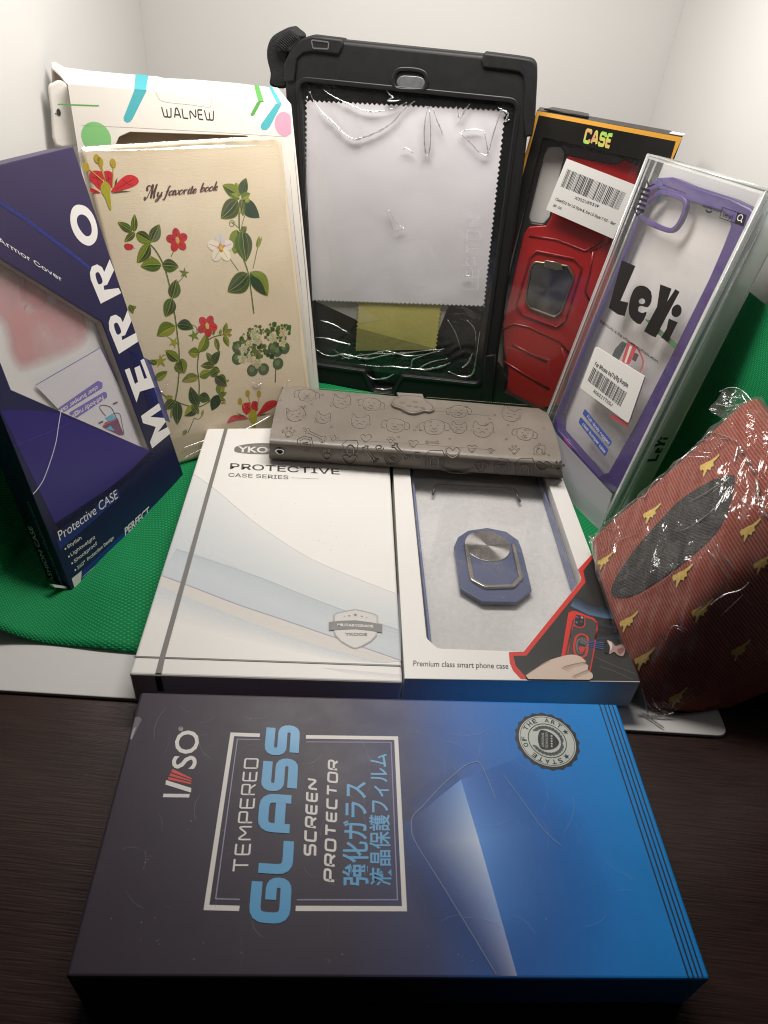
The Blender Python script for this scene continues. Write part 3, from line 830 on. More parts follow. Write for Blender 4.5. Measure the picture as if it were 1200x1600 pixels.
m.poly(HTF, rounded(p8((537, 830), (570, 600), (594, 520), (600, 508), (528, 800)), 0), E3 + 4e-5, 0, (), (0.5, 0.035, 0.03, 1))
m.poly(HTF, rounded(p8((580, 585), (592, 498), (672, 515), (672, 590), (650, 612), (600, 605)), .0012), E3 + 8e-5, 0, (), (0.55, 0.05, 0.04, 1))
m.poly(HTF, rounded(p8((586, 580), (598, 504), (665, 520), (663, 585), (645, 602), (605, 596)), .001), 0.00036, 0, (), (0.025, 0.02, 0.03, 1))
for x, y, c in ((607, 525, (.12, .11, .15, 1)), (645, 528, (.45, .36, .34, 1)), (603, 566, (.16, .14, .22, 1)), (640, 560, (.08, .07, .10, 1))):
    m.poly(HTF, ellipse(HTF.px(*C8(x, y)), 0.00068, 0.00075, 12), 0.0004, 0, (), c)
m.ribbon(HTF, smooth(p8((585, 790), (592, 700), (618, 665), (650, 660), (685, 680), (690, 720), (685, 790), (665, 830), (620, 835)), 4, True), 0.0011, 0.0004, 0, True, (0.6, 0.05, 0.04, 1))
m.ribbon(HTF, smooth(p8((606, 770), (610, 715), (640, 690), (672, 700), (680, 740), (672, 790), (645, 812), (618, 805)), 4, True), 0.0008, 0.00044, 0, True, (0.16, 0.15, 0.15, 1))
m.poly(HTF, smooth(p8((620, 760), (660, 758), (675, 775), (655, 808), (630, 800)), 4, True), 0.00044, 0, (), (0.55, 0.05, 0.05, 1))
dc = HTF.px(*C8(655, 715))
m.poly(HTF, ellipse(dc, 0.0021, 0.0024, 20), 0.00048, 0, (), (0.04, 0.04, 0.04, 1))
for k in range(12):
    a = 2 * math.pi * k / 12
    m.poly(HTF, [dc, (dc[0] + .0020 * math.cos(a), dc[1] + .0022 * math.sin(a)), (dc[0] + .0020 * math.cos(a + .2), dc[1] + .0022 * math.sin(a + .2))], 0.00052, 0, (), (0.28, 0.27, 0.26, 1))
for a, b in (((682, 712), (815, 728)), ((690, 724), (812, 742)), ((694, 738), (808, 758)), ((690, 750), (810, 775))):
    m.ribbon(HTF, p8(a, b), 0.00035, 0.00056, 0, False, (0.07, 0.16, 0.45, 1))
m.poly(HTF, smooth(p8((818, 735), (830, 708), (850, 705), (862, 750), (850, 800), (825, 805)), 4, True), 0.00048, 0, (), (0.012, 0.012, 0.014, 1))
m.poly(HTF, smooth(p8((838, 706), (880, 722), (905, 752), (955, 740), (982, 772), (965, 830), (925, 822), (895, 798), (858, 815), (862, 760)), 4, True), 0.00052, 0, (), (0.40, 0.27, 0.25, 1))
m.poly(HTF, smooth(p8((845, 712), (875, 726), (880, 760), (866, 790), (862, 750)), 3, True), 0.00056, 0, (), (0.72, 0.62, 0.60, 1))
m.poly(HTF, smooth(p8((920, 780), (960, 765), (970, 790), (940, 818)), 3, True), 0.00056, 0, (), (0.24, 0.12, 0.11, 1))
hand = smooth(p8((206, 984), (300, 915), (380, 868), (470, 838), (560, 820), (630, 835), (676, 876), (660, 888), (692, 905), (690, 940), (722, 965), (728, 1000), (700, 1017)), 4)
m.poly(HTF, hand + p8((460, 1014), (225, 1011)), 0.0006, 0, (), (0.63, 0.50, 0.42, 1))
for q in ([(676, 878), (600, 890), (500, 915)], [(690, 940), (640, 960), (580, 985)], [(205, 982), (300, 918), (390, 868)]):
    m.ribbon(HTF, smooth(p8(*q), 4), 0.00035, 0.00064, 0, False, (0.30, 0.19, 0.15, 0.8))
strip_grad(m, HTF, [C8(*q) for q in ((480, 925), (560, 895), (670, 882))], [C8(*q) for q in ((540, 960), (600, 925), (685, 905))], (0.55, 0.40, 0.33, 0.7), (0.63, 0.50, 0.42, 0.0), 0.00062, 4)
strip_grad(m, HTF, [C8(*q) for q in ((560, 995), (630, 965), (690, 942))], [C8(*q) for q in ((600, 1014), (660, 985), (720, 965))], (0.55, 0.40, 0.33, 0.7), (0.63, 0.50, 0.42, 0.0), 0.00062, 4)
m.build('corner_picture', PR, rb)
m = MB()
text(m, HTF, 'Premium class smart phone case', (645.5, 1040.6), (794.5, 1045), (646, 1031.6), E1, 0, 0.008)
m.build('slogan_lettering', ink_dark, rb)
FONT = None
# the foam sheet and the clear ring case lying inside
foam = MB(); F9 = flat_frame(0.009)
foam.grid(lambda u, v: V((inn[0][0] * (1 - u) * (1 - v) + inn[1][0] * u * (1 - v) + inn[2][0] * u * v + inn[3][0] * (1 - u) * v, inn[0][1] * (1 - u) * (1 - v) + inn[1][1] * u * (1 - v) + inn[2][1] * u * v + inn[3][1] * (1 - u) * v, 0.0095 + 0.0004 * math.sin(u * 9) * math.sin(v * 13))), 20, 30)
fo = foam.build('foam_sheet', pm('white_foam', (0.84, 0.83, 0.815), 0.9, 0.1, var=0.14, nscale=420, bump=0.5, bscale=900), rb)
rc = thing('ring_phone_case', 'clear phone case with a steel ring on a slate blue plate, inside the window box', 'phone case', (0.065, 0.3, 0.0105))
FC = flat_frame(0.0125)
co = rounded(FC.P([(636, 690), (824, 690), (925, 1005), (905, 1052), (700, 1049), (672, 1040)]), [.006, .006, .008, .004, .006, .008], 5)
m = MB()
m.slab(FC, offset_loop(ccw(co), 0.0008), -0.0015, -0.0005, 0.0002)
m.build('back_plate', film_mat('clear_case', (0.985, 0.985, 0.99), haze=0.04, rough=0.12, base_refl=0.05), rc)
m = MB()
m.slab(FC, co, -0.002, 0.003, 0.0006, [offset_loop(ccw(co), 0.0015)])
m.build('bumper_rim', pm('slate_blue_tint', (0.16, 0.19, 0.33), 0.25, 0.5, var=0.05), rc)
m = MB()
slot = roundpath(FC.P([(676, 774), (680, 759), (803, 765), (812, 785)]), 0.003, 4)
m.tube([FC.w(p, 0.0008) for p in slot], 0.0009, 0, 6)
m.build('camera_rim', pm('dark_slate', (0.04, 0.045, 0.07), 0.3), rc)
Z3 = lambda x, y: (600 + x / 2.857, 720 + y / 2.857)
FP = flat_frame(0.0135)
plate = rounded(FP.P([Z3(*q) for q in ((312, 385), (330, 345), (375, 315), (460, 303), (545, 320), (598, 358), (615, 400), (659, 582), (590, 636), (440, 633), (340, 574))]), 0.0008, 3)
m = MB(); m.slab(FP, plate, -0.0012, 0.0008, 0.0004)
m.build('ring_plate', pm('slate_blue_plate', (0.095, 0.115, 0.215), 0.25, 0.5, var=0.08), rc)
def disc_mat():
    m_, N, L, b = nodes_mat('spun_steel')
    b.inputs['Metallic'].default_value = 1.0; b.inputs['Roughness'].default_value = 0.27; b.inputs['Base Color'].default_value = (0.40, 0.39, 0.38, 1)
    b.inputs['Anisotropic'].default_value = 0.92
    uv = N.new('ShaderNodeUVMap'); uv.uv_map = 'UVMap'
    tg = N.new('ShaderNodeTangent'); tg.direction_type = 'RADIAL'; tg.axis = 'Z'
    L.new(tg.outputs[0], b.inputs['Tangent'])
    return m_
FD = flat_frame(0.0148)
c0 = FD.px(*Z3(462, 378)); rd = 0.0136
dth = thing  # discs carry their own origin so that the spun finish turns about their centre
m = MB(); m.slab(FD, ellipse(c0, rd, rd, 40), -0.001, 0.0, 0.0003)
dob = m.build('steel_disc', disc_mat(), rc)
# move the mesh origin to the disc centre for the radial finish
off = V((c0[0], c0[1], 0.0148)) - V(rc.location)
for v in dob.data.vertices: v.co -= off
dob.location = off
steel = pm('steel', (0.55, 0.53, 0.50), 0.22, 0.5, 1.0, var=0.05)
m = MB(); FRg = flat_frame(0.0156)
ro = rounded(FRg.P([Z3(*q) for q in ((356, 372), (384, 536), (450, 572), (582, 569), (624, 524), (584, 372))]), [0, .002, .002, .002, .002, 0], 4)
ri = FRg.P([Z3(*q) for q in ((568, 376), (600, 515), (568, 545), (462, 549), (408, 521), (379, 376))])
pth = FRg.P([Z3(*q) for q in ((366, 372), (394, 528), (455, 561), (575, 557), (612, 520), (577, 372))])
pth = roundpath(pth, 0.003, 4)
L_, R_ = ribbon_pts(pth, 0.0026)
m.slab(FRg, L_ + R_[::-1], -0.0014, 0.0004, 0.0005)
m.build('ring_stand', steel, rc)

# ================================================================ leather wallet case
wl = thing('wallet_case', 'taupe leather wallet phone case embossed with pet faces and bones, with a paw clasp', 'phone case', (0.015, 0.40, 0.0215))
def leather():
    m_, N, L, b = nodes_mat('taupe_leather')
    tc = N.new('ShaderNodeTexCoord')
    no = N.new('ShaderNodeTexNoise'); no.inputs['Scale'].default_value = 22; no.inputs['Detail'].default_value = 6
    vo = N.new('ShaderNodeTexVoronoi'); vo.inputs['Scale'].default_value = 1100; vo.feature = 'DISTANCE_TO_EDGE'
    L.new(tc.outputs['Object'], no.inputs['Vector']); L.new(tc.outputs['Object'], vo.inputs['Vector'])
    cr = N.new('ShaderNodeValToRGB'); e = cr.color_ramp.elements
    e[0].position = 0.3; e[0].color = (0.165, 0.143, 0.120, 1); e[1].position = 0.75; e[1].color = (0.26, 0.228, 0.196, 1)
    L.new(no.outputs['Fac'], cr.inputs[0]); L.new(cr.outputs[0], b.inputs['Base Color'])
    b.inputs['Roughness'].default_value = 0.34; b.inputs['Specular IOR Level'].default_value = 0.5
    bp = N.new('ShaderNodeBump'); bp.inputs['Strength'].default_value = 0.4; bp.inputs['Distance'].default_value = 0.0003
    L.new(vo.outputs['Distance'], bp.inputs['Height']); L.new(bp.outputs[0], b.inputs['Normal'])
    return m_
LEA = leather()
ZT = 0.0385
FT = flat_frame(ZT)
gA, gB, gC = ground(421, 693, 0.0365), ground(875, 727, 0.0365), ground(420.5, 714, 0.0240)
FS = Frame(gA, gB - gA, gA - gC)   # the spine facet
def endpts(x, y, z): return ground(x, y, z)
rows = [  # left end, right end, from the back underside over the top down the spine to the front underside
    (ground(441, 622, 0.0217), ground(846, 660, 0.0217)),
    (ground(440, 612, 0.0260), ground(850, 652, 0.0260)),
    (ground(441, 604.5, 0.0365), ground(843, 639, 0.0365)),
    (ground(442.5, 604.0, 0.0380), ground(843.5, 638.2, 0.0380)),
    (ground(444, 605, ZT), ground(842, 639, ZT)),
    (ground(439, 614, ZT), ground(855, 645, ZT)),
    (ground(433, 630, ZT), ground(863, 662, ZT)),
    (ground(427, 655, ZT), ground(871, 688, ZT)),
    (ground(422.5, 679, ZT), ground(877, 713, ZT)),
    (ground(421, 685.5, 0.0381), ground(876.5, 720, 0.0381)),
    (gA, gB),
    (gC, ground(879.5, 744, 0.0240)),
    (ground(421, 717, 0.0225), ground(879.5, 747.5, 0.0225)),
    (ground(424, 716, 0.0216), ground(878, 746, 0.0216)),
]
m = MB()
nl = 40
vs = []
for a, b in rows:
    for i in range(nl + 1):
        f = i / nl
        p = a.lerp(b, f)
        vs.append(p)
fs = [(j * (nl + 1) + i, (j + 1) * (nl + 1) + i, (j + 1) * (nl + 1) + i + 1, j * (nl + 1) + i + 1) for j in range(len(rows) - 1) for i in range(nl)]
m.add(vs, fs, 0, None, None, True)
m.add([a for a, b in rows], [tuple(range(len(rows)))], 0)
m.add([b for a, b in rows], [tuple(range(len(rows)))[::-1]], 0)
m.add([rows[0][0], rows[0][1], rows[-1][1], rows[-1][0]], [(0, 1, 2, 3)], 0)
m.build('leather_cover', LEA, wl)
emb = pm('embossed_line', (0.040, 0.033, 0.027), 0.32, 0.5, var=0.2)
W = lambda x, y: (400 + x / 2.4, 580 + y / 2.4)
m = MB()
def estroke(pts, closed=False, w=0.0007, sm=True):
    """An embossed line given in close-up points; it lies on the top or on the spine."""
    q = smooth(pts, 4, closed) if sm else list(pts)
    px_ = [W(*p) for p in q]
    cy = sum(p[1] for p in px_) / len(px_); cx = sum(p[0] for p in px_) / len(px_)
    edge = 686 + (cx - 421) * 0.0755
    F = FT if cy < edge else FS
    q_ = F.P(px_)
    m.ribbon(F, q_, w * 1.15, 0.00005, 0, closed)
    m.tube([F.w((a - 0.0001, b - w * 0.85), -0.00005) for a, b in q_], w * 0.32, 1, 6, closed)  # ridge coloured lighter than the leather, a painted highlight beside each line
def tilt(cx, cy, pts, s=1.0, rot=0.0):
    c, n = math.cos(rot), math.sin(rot)
    return [(cx + 1.45 * s * (x * c - y * n), cy + 1.45 * s * (x * n + y * c) * 0.85) for x, y in pts]
def cat(cx, cy, s, rot=0):
    estroke(tilt(cx, cy, [(-22, 8), (-24, -6), (-20, -24), (-10, -14), (8, -14), (18, -24), (24, -6), (22, 8), (10, 18), (-10, 18)], s, rot), True)
    for x in (-9, 9): estroke(tilt(cx, cy, [(x - 2, -2), (x, -4), (x + 2, -2)], s, rot))
    estroke(tilt(cx, cy, [(-6, 8), (0, 4), (6, 8)], s, rot))
    for x in (-1, 1): estroke(tilt(cx, cy, [(x * 14, 6), (x * 30, 3)], s, rot), False, 0.00025)
def dog(cx, cy, s, rot=0):
    estroke(tilt(cx, cy, [(-24, 0), (-18, -16), (0, -20), (18, -16), (24, 0), (18, 16), (0, 21), (-18, 16)], s, rot), True)
    for x in (-1, 1): estroke(tilt(cx, cy, [(x * 20, -14), (x * 34, -8), (x * 36, 8), (x * 26, 10)], s, rot))
    for x in (-8, 8): estroke(tilt(cx, cy, [(x - 2, -4), (x + 2, -4)], s, rot))
    estroke(tilt(cx, cy, [(-4, 4), (4, 4), (0, 9)], s, rot), True)
    estroke(tilt(cx, cy, [(-9, 10), (0, 14), (9, 10)], s, rot))
def bone(cx, cy, s, rot=0):
    estroke(tilt(cx, cy, [(-20, -4), (-26, -10), (-32, -4), (-28, 0), (-32, 5), (-26, 10), (-20, 4), (20, 4), (26, 10), (32, 5), (28, 0), (32, -4), (26, -10), (20, -4)], s, rot), True)
def paw(cx, cy, s, rot=0):
    estroke(tilt(cx, cy, [(-8, 4), (0, -4), (8, 4), (4, 11), (-4, 11)], s, rot), True, 0.0008)
    for x, y in ((-13, -2), (-5, -11), (5, -11), (13, -2)): estroke(tilt(cx, cy, [(x - 2, y), (x, y - 4), (x + 2, y), (x, y + 3)], s, rot), True, 0.0006)
def house(cx, cy, s, rot=0):
    estroke(tilt(cx, cy, [(-24, -6), (-8, -24), (24, -24), (30, -6), (26, -4), (26, 24), (-20, 24), (-20, -4)], s, rot), True, 0.0004, False)
    estroke(tilt(cx, cy, [(-6, 22), (-6, 2), (4, -6), (14, 2), (14, 22)], s, rot), False, 0.0009)
def badge(cx, cy, s, rot=0):
    estroke(tilt(cx, cy, [(-20, -18), (0, -26), (20, -18), (22, 12), (0, 26), (-22, 12)], s, rot), True, 0.0004, False)
    estroke(tilt(cx, cy, [(-14, -12), (0, -18), (14, -12), (15, 8), (0, 18), (-15, 8)], s, rot), True, 0.0003, False)
    for y in (-4, 3): estroke(tilt(cx, cy, [(-9, y), (9, y)], s, rot), False, 0.0007)
def heart(cx, cy, s, rot=0):
    estroke(tilt(cx, cy, [(0, -8), (10, -16), (20, -8), (14, 6), (0, 16), (-14, 6), (-20, -8), (-10, -16)], s, rot), True)
def fish(cx, cy, s, rot=0):
    estroke(tilt(cx, cy, [(-50, 4), (-20, 18), (20, 18), (50, -4), (62, 8), (64, -14), (48, -8)], s, rot))
    for x in (-10, 6, 22): estroke(tilt(cx, cy, [(x, 10), (x + 5, 22)], s, rot), False, 0.0003)
def swirl(cx, cy, s, rot=0):
    estroke(tilt(cx, cy, [(12 * math.cos(t) * (1 - t / 11), 12 * math.sin(t) * (1 - t / 11)) for t in (k * 0.6 for k in range(16))], s, rot))
for fn, x, y, s, r in ((dog, 190, 90, .9, .1), (cat, 320, 117, .95, .1), (dog, 432, 125, .95, .2), (dog, 760, 152, .9, 0), (cat, 955, 165, 1.0, .3),
                       (cat, 150, 165, 1.0, -.2), (cat, 250, 178, .8, .2), (cat, 390, 192, 1.0, .1), (dog, 522, 204, 1.0, .1), (dog, 668, 210, 1.1, 0), (cat, 760, 215, .8, .1), (cat, 850, 222, 1.1, .1), (dog, 1008, 236, .9, .2),
                       (paw, 122, 230, 1.1, 0), (bone, 222, 240, .9, .5), (swirl, 290, 248, .9, 0), (heart, 412, 252, .7, 0), (paw, 505, 260, .7, 0), (heart, 590, 272, .6, 0), (bone, 660, 268, .5, 0), (paw, 968, 296, .9, 0), (house, 1060, 296, .6, 0), (heart, 810, 290, .6, 0), (swirl, 880, 296, .7, 0),
                       (badge, 185, 272, .9, -.15), (paw, 266, 312, 1.2, 0), (house, 350, 282, .8, 0), (bone, 428, 312, .9, 1.0), (swirl, 462, 286, 1.0, 0), (heart, 352, 332, .9, 0), (badge, 512, 328, .9, .6), (bone, 542, 302, .9, .9), (swirl, 606, 312, 1.0, 0), (house, 665, 326, 1.0, 0),
                       (heart, 738, 305, .9, 0), (fish, 762, 358, .95, 0), (heart, 846, 360, .9, 0), (badge, 922, 358, 1.0, -.2), (house, 1002, 356, 1.0, 0), (heart, 1076, 356, .9, 0), (paw, 1134, 356, 1.0, 0)):
    fn(x, y, s, r)
rnd = random.Random(11)
for k in range(38):
    x, y = rnd.uniform(90, 1100), rnd.uniform(0, 1)
    yy = 75 + (x - 90) * 0.075 + y * 165
    estroke(tilt(x, yy, [(-3, 0), (0, -2.5), (3, 0), (0, 2.5)], 1.0), True, 0.0003)
for q in ([(670, 150), (760, 158), (880, 168)], [(300, 258), (520, 268), (760, 286), (900, 296)]):
    estroke(q, False, 0.0003)
m.build('embossed_pattern', [emb, pm('embossed_highlight', (0.34, 0.295, 0.25), 0.35)], wl)
for a, b, n in (((104, 62), (52, 232), 30), ((1066, 150), (1138, 318), 30), ((120, 55), (520, 88), 56), ((640, 98), (1020, 128), 52)):
    m = MB()
    for k in range(n):
        f0, f1 = k / n, (k + 0.6) / n
        q = [W(a[0] + (b[0] - a[0]) * f, a[1] + (b[1] - a[1]) * f) for f in (f0, f1)]
        p = FT.P(q)
        m.tube([FT.w(p[0], 0.0001), FT.w(p[1], 0.0001)], 0.00018, 0, 5)
    m.build('stitching', pm('pale_thread', (0.38, 0.33, 0.27), 0.7), wl)
m = MB()
FPw = flat_frame(ZT)
pawo = smooth(FPw.P([W(*p) for p in ((505, 128), (512, 112), (530, 106), (545, 98), (590, 100), (625, 106), (640, 120), (662, 136), (668, 152), (650, 160), (630, 158), (600, 166), (572, 164), (540, 148), (516, 140))]), 4, True)
m.slab(FPw, pawo, 0.0001, 0.0022, 0.0007)
m.slab(FPw, FPw.P([W(*p) for p in ((527, 84), (624, 90), (632, 112), (540, 106))]), -0.0004, 0.0012, 0.0005)
pp = m.build('paw_clasp', LEA, wl)
m = MB()
for x, y in ((548, 118), (575, 130), (600, 134), (625, 138), (596, 116)):
    m.ribbon(FPw, ellipse(FPw.px(*W(x, y), 0.0022), 0.0014, 0.0009, 14), 0.0003, 0.00225, 0, True)
m.ribbon(FPw, offset_loop(ccw(pawo), 0.0012), 0.0003, 0.00225, 0, True)
m.build('paw_pads', emb, pp)
m = MB()
gc = FS.px(*W(90, 297))
for r, d in ((0.0024, 0.0006),):
    m.tube([FS.w(p, d) for p in ellipse(gc, r, r, 24)], 0.00075, 0, 8, True)
m.poly(FS, ellipse(gc, 0.0019, 0.0019, 20), 0.0002, 1)
m.build('strap_eyelet', [steel, ink_k], wl)
# ================================================================ rugged tablet case
T3 = lambda x, y: (380 + x / 2.4, 20 + y / 2.4)
FTB = lean_frame(748, 598, 0.026, -7.5, 1.0)
tb = thing('tablet_case', 'black rugged tablet case with a clear film front and a strap, at the back', 'tablet case', (0.0, 0.49, 0.0012))
rubber = pm('black_rubber', (0.010, 0.010, 0.0105), 0.55, 0.34, var=0.18, nscale=180, bump=0.12, bscale=1500)
rubber2 = pm('black_rubber_gloss', (0.011, 0.011, 0.012), 0.38, 0.5, var=0.1, nscale=90)
def to_floor(F, x):  # plane point on the floor below plane abscissa x
    v = -(F.o.z + F.ex.z * x - 0.0012) / F.ey.z
    return (x, v)
op_px = [(469, 128), (806, 162), (748, 598), (626, 585), (612, 612), (584, 610), (571, 578), (491, 567)]
op = rounded(FTB.P(op_px), [.005, .005, .004, .003, .003, .003, .003, .004], 5)
o_px = [(444, 112), (452, 78), (480, 58), (540, 68), (752, 85.5), (809, 91), (830, 104), (837, 124), (818, 262), (781, 552)]
out = FTB.P(o_px)
pr = FTB.px(768, 624); pl = FTB.px(468, 600)
dr = (out[-1][0] - out[-2][0]) / (out[-1][1] - out[-2][1])
bR = to_floor(FTB, pr[0] + 0.001); bL = to_floor(FTB, pl[0])
outl = rounded([out[0], out[1], out[2]] + [out[4], FTB.px(836, 92)] + [out[8], (bR[0], bR[1]), (bL[0], bL[1])], [0, .006, .006, 0, .014, 0, .008, .008], 8)
m = MB()
m.slab(FTB, outl, -0.016, 0.0, 0.0022, [op], 0, 4, None, True, 0.003)
m.build('case_shell', rubber, tb)
# raised lip round the opening
m = MB()
lipo = offset_loop(ccw(op), -0.0032); lipi = offset_loop(ccw(op), -0.0006)
m.slab(FTB, lipo, -0.0002, 0.0009, 0.0006, [lipi])
m.build('screen_lip', rubber2, tb)
m = MB()
m.slab(FTB, FTB.P([T3(*p) for p in ((152, 255), (155, 190), (185, 125), (222, 95), (258, 84), (372, 98), (378, 118), (362, 158), (262, 146), (228, 152), (205, 172), (196, 258))]), -0.010, 0.0016, 0.0012, (), 0, 3)
m.build('corner_guard', rubber, tb)
m = MB()
m.slab(FTB, rounded(FTB.P([T3(*p) for p in ((892, 178), (905, 148), (1030, 164), (1102, 176), (1102, 250), (1094, 400), (1084, 462), (1058, 466), (1050, 400), (1054, 290), (1050, 225), (985, 216), (900, 206))]), [0.001, .001, .002, .013, .002, .002, .001, .001, .002, .002, .010, .002, .001], 6), -0.010, 0.0016, 0.0012, (), 0, 3)
m.build('corner_guard', rubber, tb)
m = MB()
m.slab(FTB, FTB.P([T3(*p) for p in ((905, 1285), (948, 1280), (935, 1480), (890, 1480))]), -0.010, 0.0014, 0.0012, (), 0, 3)
m.build('corner_guard', rubber, tb)
m = MB()
m.slab(FTB, rounded(FTB.P([(816, 101), (821, 101), (829.5, 119), (826, 122)]), 0.0003), 0.0012, 0.0017, 0)
m.build('strap_slot', ink_k, tb)
m = MB()
m.ribbon(FTB, rounded(FTB.P([(487.5, 62), (515, 65.5), (514, 76), (490.5, 75)]), 0.001), 0.0008, 0.0019, 0, True)
m.build('buckle', pm('grey_plastic', (0.10, 0.10, 0.105), 0.4), tb)
# back shell seen through the opening, notch and camera eye
m = MB()
m.poly(FTB, offset_loop(ccw(op), -0.002), -0.009)
m.build('inner_back', pm('inner_black', (0.010, 0.011, 0.013), 0.22, 0.5, var=0.2, nscale=40), tb)
m = MB()
eye = FTB.P([T3(*p) for p in ((556, 250), (572, 212), (600, 202), (655, 206), (685, 220), (696, 250), (690, 285), (668, 296), (600, 296), (565, 286))])
m.slab(FTB, smooth(eye, 3, True), -0.0002, 0.0012, 0.0006, [offset_loop(ccw(smooth(eye, 3, True)), 0.0022)])
m.build('camera_surround', rubber2, tb)
m = MB()
e2 = smooth(FTB.P([T3(*p) for p in ((575, 262), (590, 238), (625, 236), (668, 242), (682, 262), (668, 284), (620, 286), (590, 282))]), 3, True)
m.slab(FTB, e2, 0.0001, 0.0006, 0.0004)
m.build('camera_window', pm('clear_grey_lens', (0.16, 0.17, 0.18), 0.08, 0.6, 0.3, var=0.5, nscale=300), tb)
# strap at the top left corner
m = MB()
S6 = lambda x, y: (400 + x / 5.4545, 30 + y / 5.4545)
band = FTB.P([S6(*p) for p in ((380, 150), (330, 96), (285, 66), (215, 92), (120, 150), (78, 235), (74, 340), (104, 470), (100, 570), (210, 600), (250, 560), (250, 450), (262, 300), (330, 250))])
m.slab(FTB, smooth(band, 3, True), -0.0125, -0.0035, 0.0016, (), 0, 3)
web = pm('black_webbing', (0.016, 0.016, 0.017), 0.7, 0.3, var=0.3, nscale=700, bump=0.8, bscale=1400)
m.build('strap_loop', web, tb)
m = MB()
knot = FTB.P([S6(*p) for p in ((165, 190), (215, 110), (285, 68), (345, 90), (405, 138), (390, 170), (378, 205), (330, 250), (300, 285), (245, 268), (205, 285), (172, 240))])
m.slab(FTB, smooth(knot, 3, True), -0.004, 0.002, 0.002, (), 0, 4)
for k in range(10):
    f = k / 9
    a = (175 + 130 * f, 205 - 130 * f + 40 * f * f); b = (255 + 110 * f, 265 - 100 * f + 10 * f)
    m.tube([FTB.w(FTB.px(*S6(*a)), 0.0019), FTB.w(FTB.px(*S6((a[0] + b[0]) / 2 + 6, (a[1] + b[1]) / 2 - 4)), 0.0024), FTB.w(FTB.px(*S6(*b)), 0.0019)], 0.0004, 0, 5)
m.build('strap_knot', web, tb)
# cleaning cloths behind the film
def zig(F, pts, sides, pitch, amp):
    out = []
    n = len(pts)
    for i in range(n):
        a, b = V(pts[i]), V(pts[(i + 1) % n])
        out.append(tuple(a))
        if i in sides:
            k = max(2, int((b - a).length / pitch)); e = (b - a).normalized(); q = V((-e.y, e.x))
            for j in range(1, 2 * k):
                out.append(tuple(a.lerp(b, j / (2 * k)) + q * (amp if j % 2 else 0)))
    return out
FCl = FTB.shift(-0.0035)
wc = MB()
pts = FCl.P([(477, 156), (791, 171), (757, 479.5), (476.5, 470)])
wc.slab(FCl, zig(FCl, pts, (0, 1, 2, 3), 0.0031, -0.0013) if area2(pts) < 0 else zig(FCl, pts, (0, 1, 2, 3), 0.0031, 0.0013), -0.0005, 0.0, 0)
clo = thing('cleaning_cloth', 'white zigzag-edged cleaning cloth behind the clear film of the tablet case', 'cloth', FCl.w(pts[2]))
w_cloth = pm('white_microfibre', (0.74, 0.72, 0.755), 0.85, 0.15, var=0.03, nscale=14, bump=0.10, bscale=60, sheen=0.2)
wc.build('cloth_sheet', w_cloth, clo)
FCy = FTB.shift(-0.0048)
yc = MB()
pts = FCy.P([(559, 468), (691, 474), (682, 546), (555, 549)])
yc.slab(FCy, zig(FCy, pts, (1, 2, 3), 0.0031, -0.0013) if area2(pts) < 0 else zig(FCy, pts, (1, 2, 3), 0.0031, 0.0013), -0.0005, 0.0, 0)
yc.poly(FCy, FCy.P([(558, 512), (684, 546), (556, 548)]), 0.0001, 1)  # darker triangle paints the shade where the cloth lies double
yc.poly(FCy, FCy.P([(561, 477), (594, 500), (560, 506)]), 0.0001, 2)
ylo = thing('cleaning_cloth', 'small yellow cleaning cloth showing below the white cloth in the tablet case', 'cloth', FCy.w(pts[3]))
yc.build('cloth_sheet', [pm('yellow_felt', (0.58, 0.52, 0.16), 0.9, 0.1, var=0.12, nscale=500, bump=0.3, bscale=1200), pm('shaded_felt', (0.33, 0.31, 0.11), 0.9, 0.1, var=0.15, nscale=500), pm('pale_felt', (0.60, 0.53, 0.24), 0.9, 0.1, var=0.1, nscale=500)], ylo)
gp = MB(); FCg = FTB.shift(-0.0058)
gp.slab(FCg, FCg.P([(484, 466), (702, 474), (684, 520), (640, 535), (566, 504)]), -0.0003, 0.0, 0)
glo = thing('paper_slip', 'pale grey paper slip tucked behind the yellow cleaning cloth', 'paper', FCg.w(FCg.px(600, 520)))
gp.build('paper_sheet', pm('grey_paper', (0.42, 0.40, 0.39), 0.7), glo)
# clear bag film with creases over the opening
film = film_mat('bag_film', haze=0.015, rough=0.05, base_refl=0.045, crease=0.35, cscale=38, dist=0.0015)
FF = FTB.shift(-0.0012)
fo_ = FF.P([(468.5, 127), (807, 161), (749, 600), (490, 569)])
m = MB()
rn = random.Random(4)
def film_pt(u, v):
    a = V(fo_[0]).lerp(V(fo_[1]), u); b = V(fo_[3]).lerp(V(fo_[2]), u)
    p = b.lerp(a, v)
    e = min(u, 1 - u, v, 1 - v)
    d = 0.0003 * math.sin(u * 17 + v * 9) + 0.0003 * math.sin(v * 23 - u * 11 + 1)
    if v < 0.2: d += 0.0007 * math.sin(v * 150 + 5 * math.sin(u * 19)) * (1 - v / 0.2)
    if v > 0.82: d += 0.0006 * math.sin(u * 60 + v * 50) * (v - 0.82) / 0.18
    return FF.w(p, d * min(1, e * 12))
m.grid(film_pt, 90, 120)
cre = film_mat('film_crease', haze=0.10, rough=0.16, base_refl=0.55, hazecol=(0.9, 0.9, 0.88))
def crease(pts, r, smoothit=True, tb_=m, F=FF, mi=1, jit=0.5, seed=1):
    rr = random.Random(seed + len(pts) * 7)
    q = F.P(pts)
    q = smooth(q, 6) if smoothit else q
    n = len(q); rad = []
    for i in range(n):
        f = i / (n - 1)
        rad.append(r * (0.25 + 0.75 * math.sin(math.pi * min(max(f, 0.06), 0.94))) * rr.uniform(1 - jit, 1 + jit))
    tb_.tube([F.w(p, 0.0003) for p in q], rad, mi, 6)
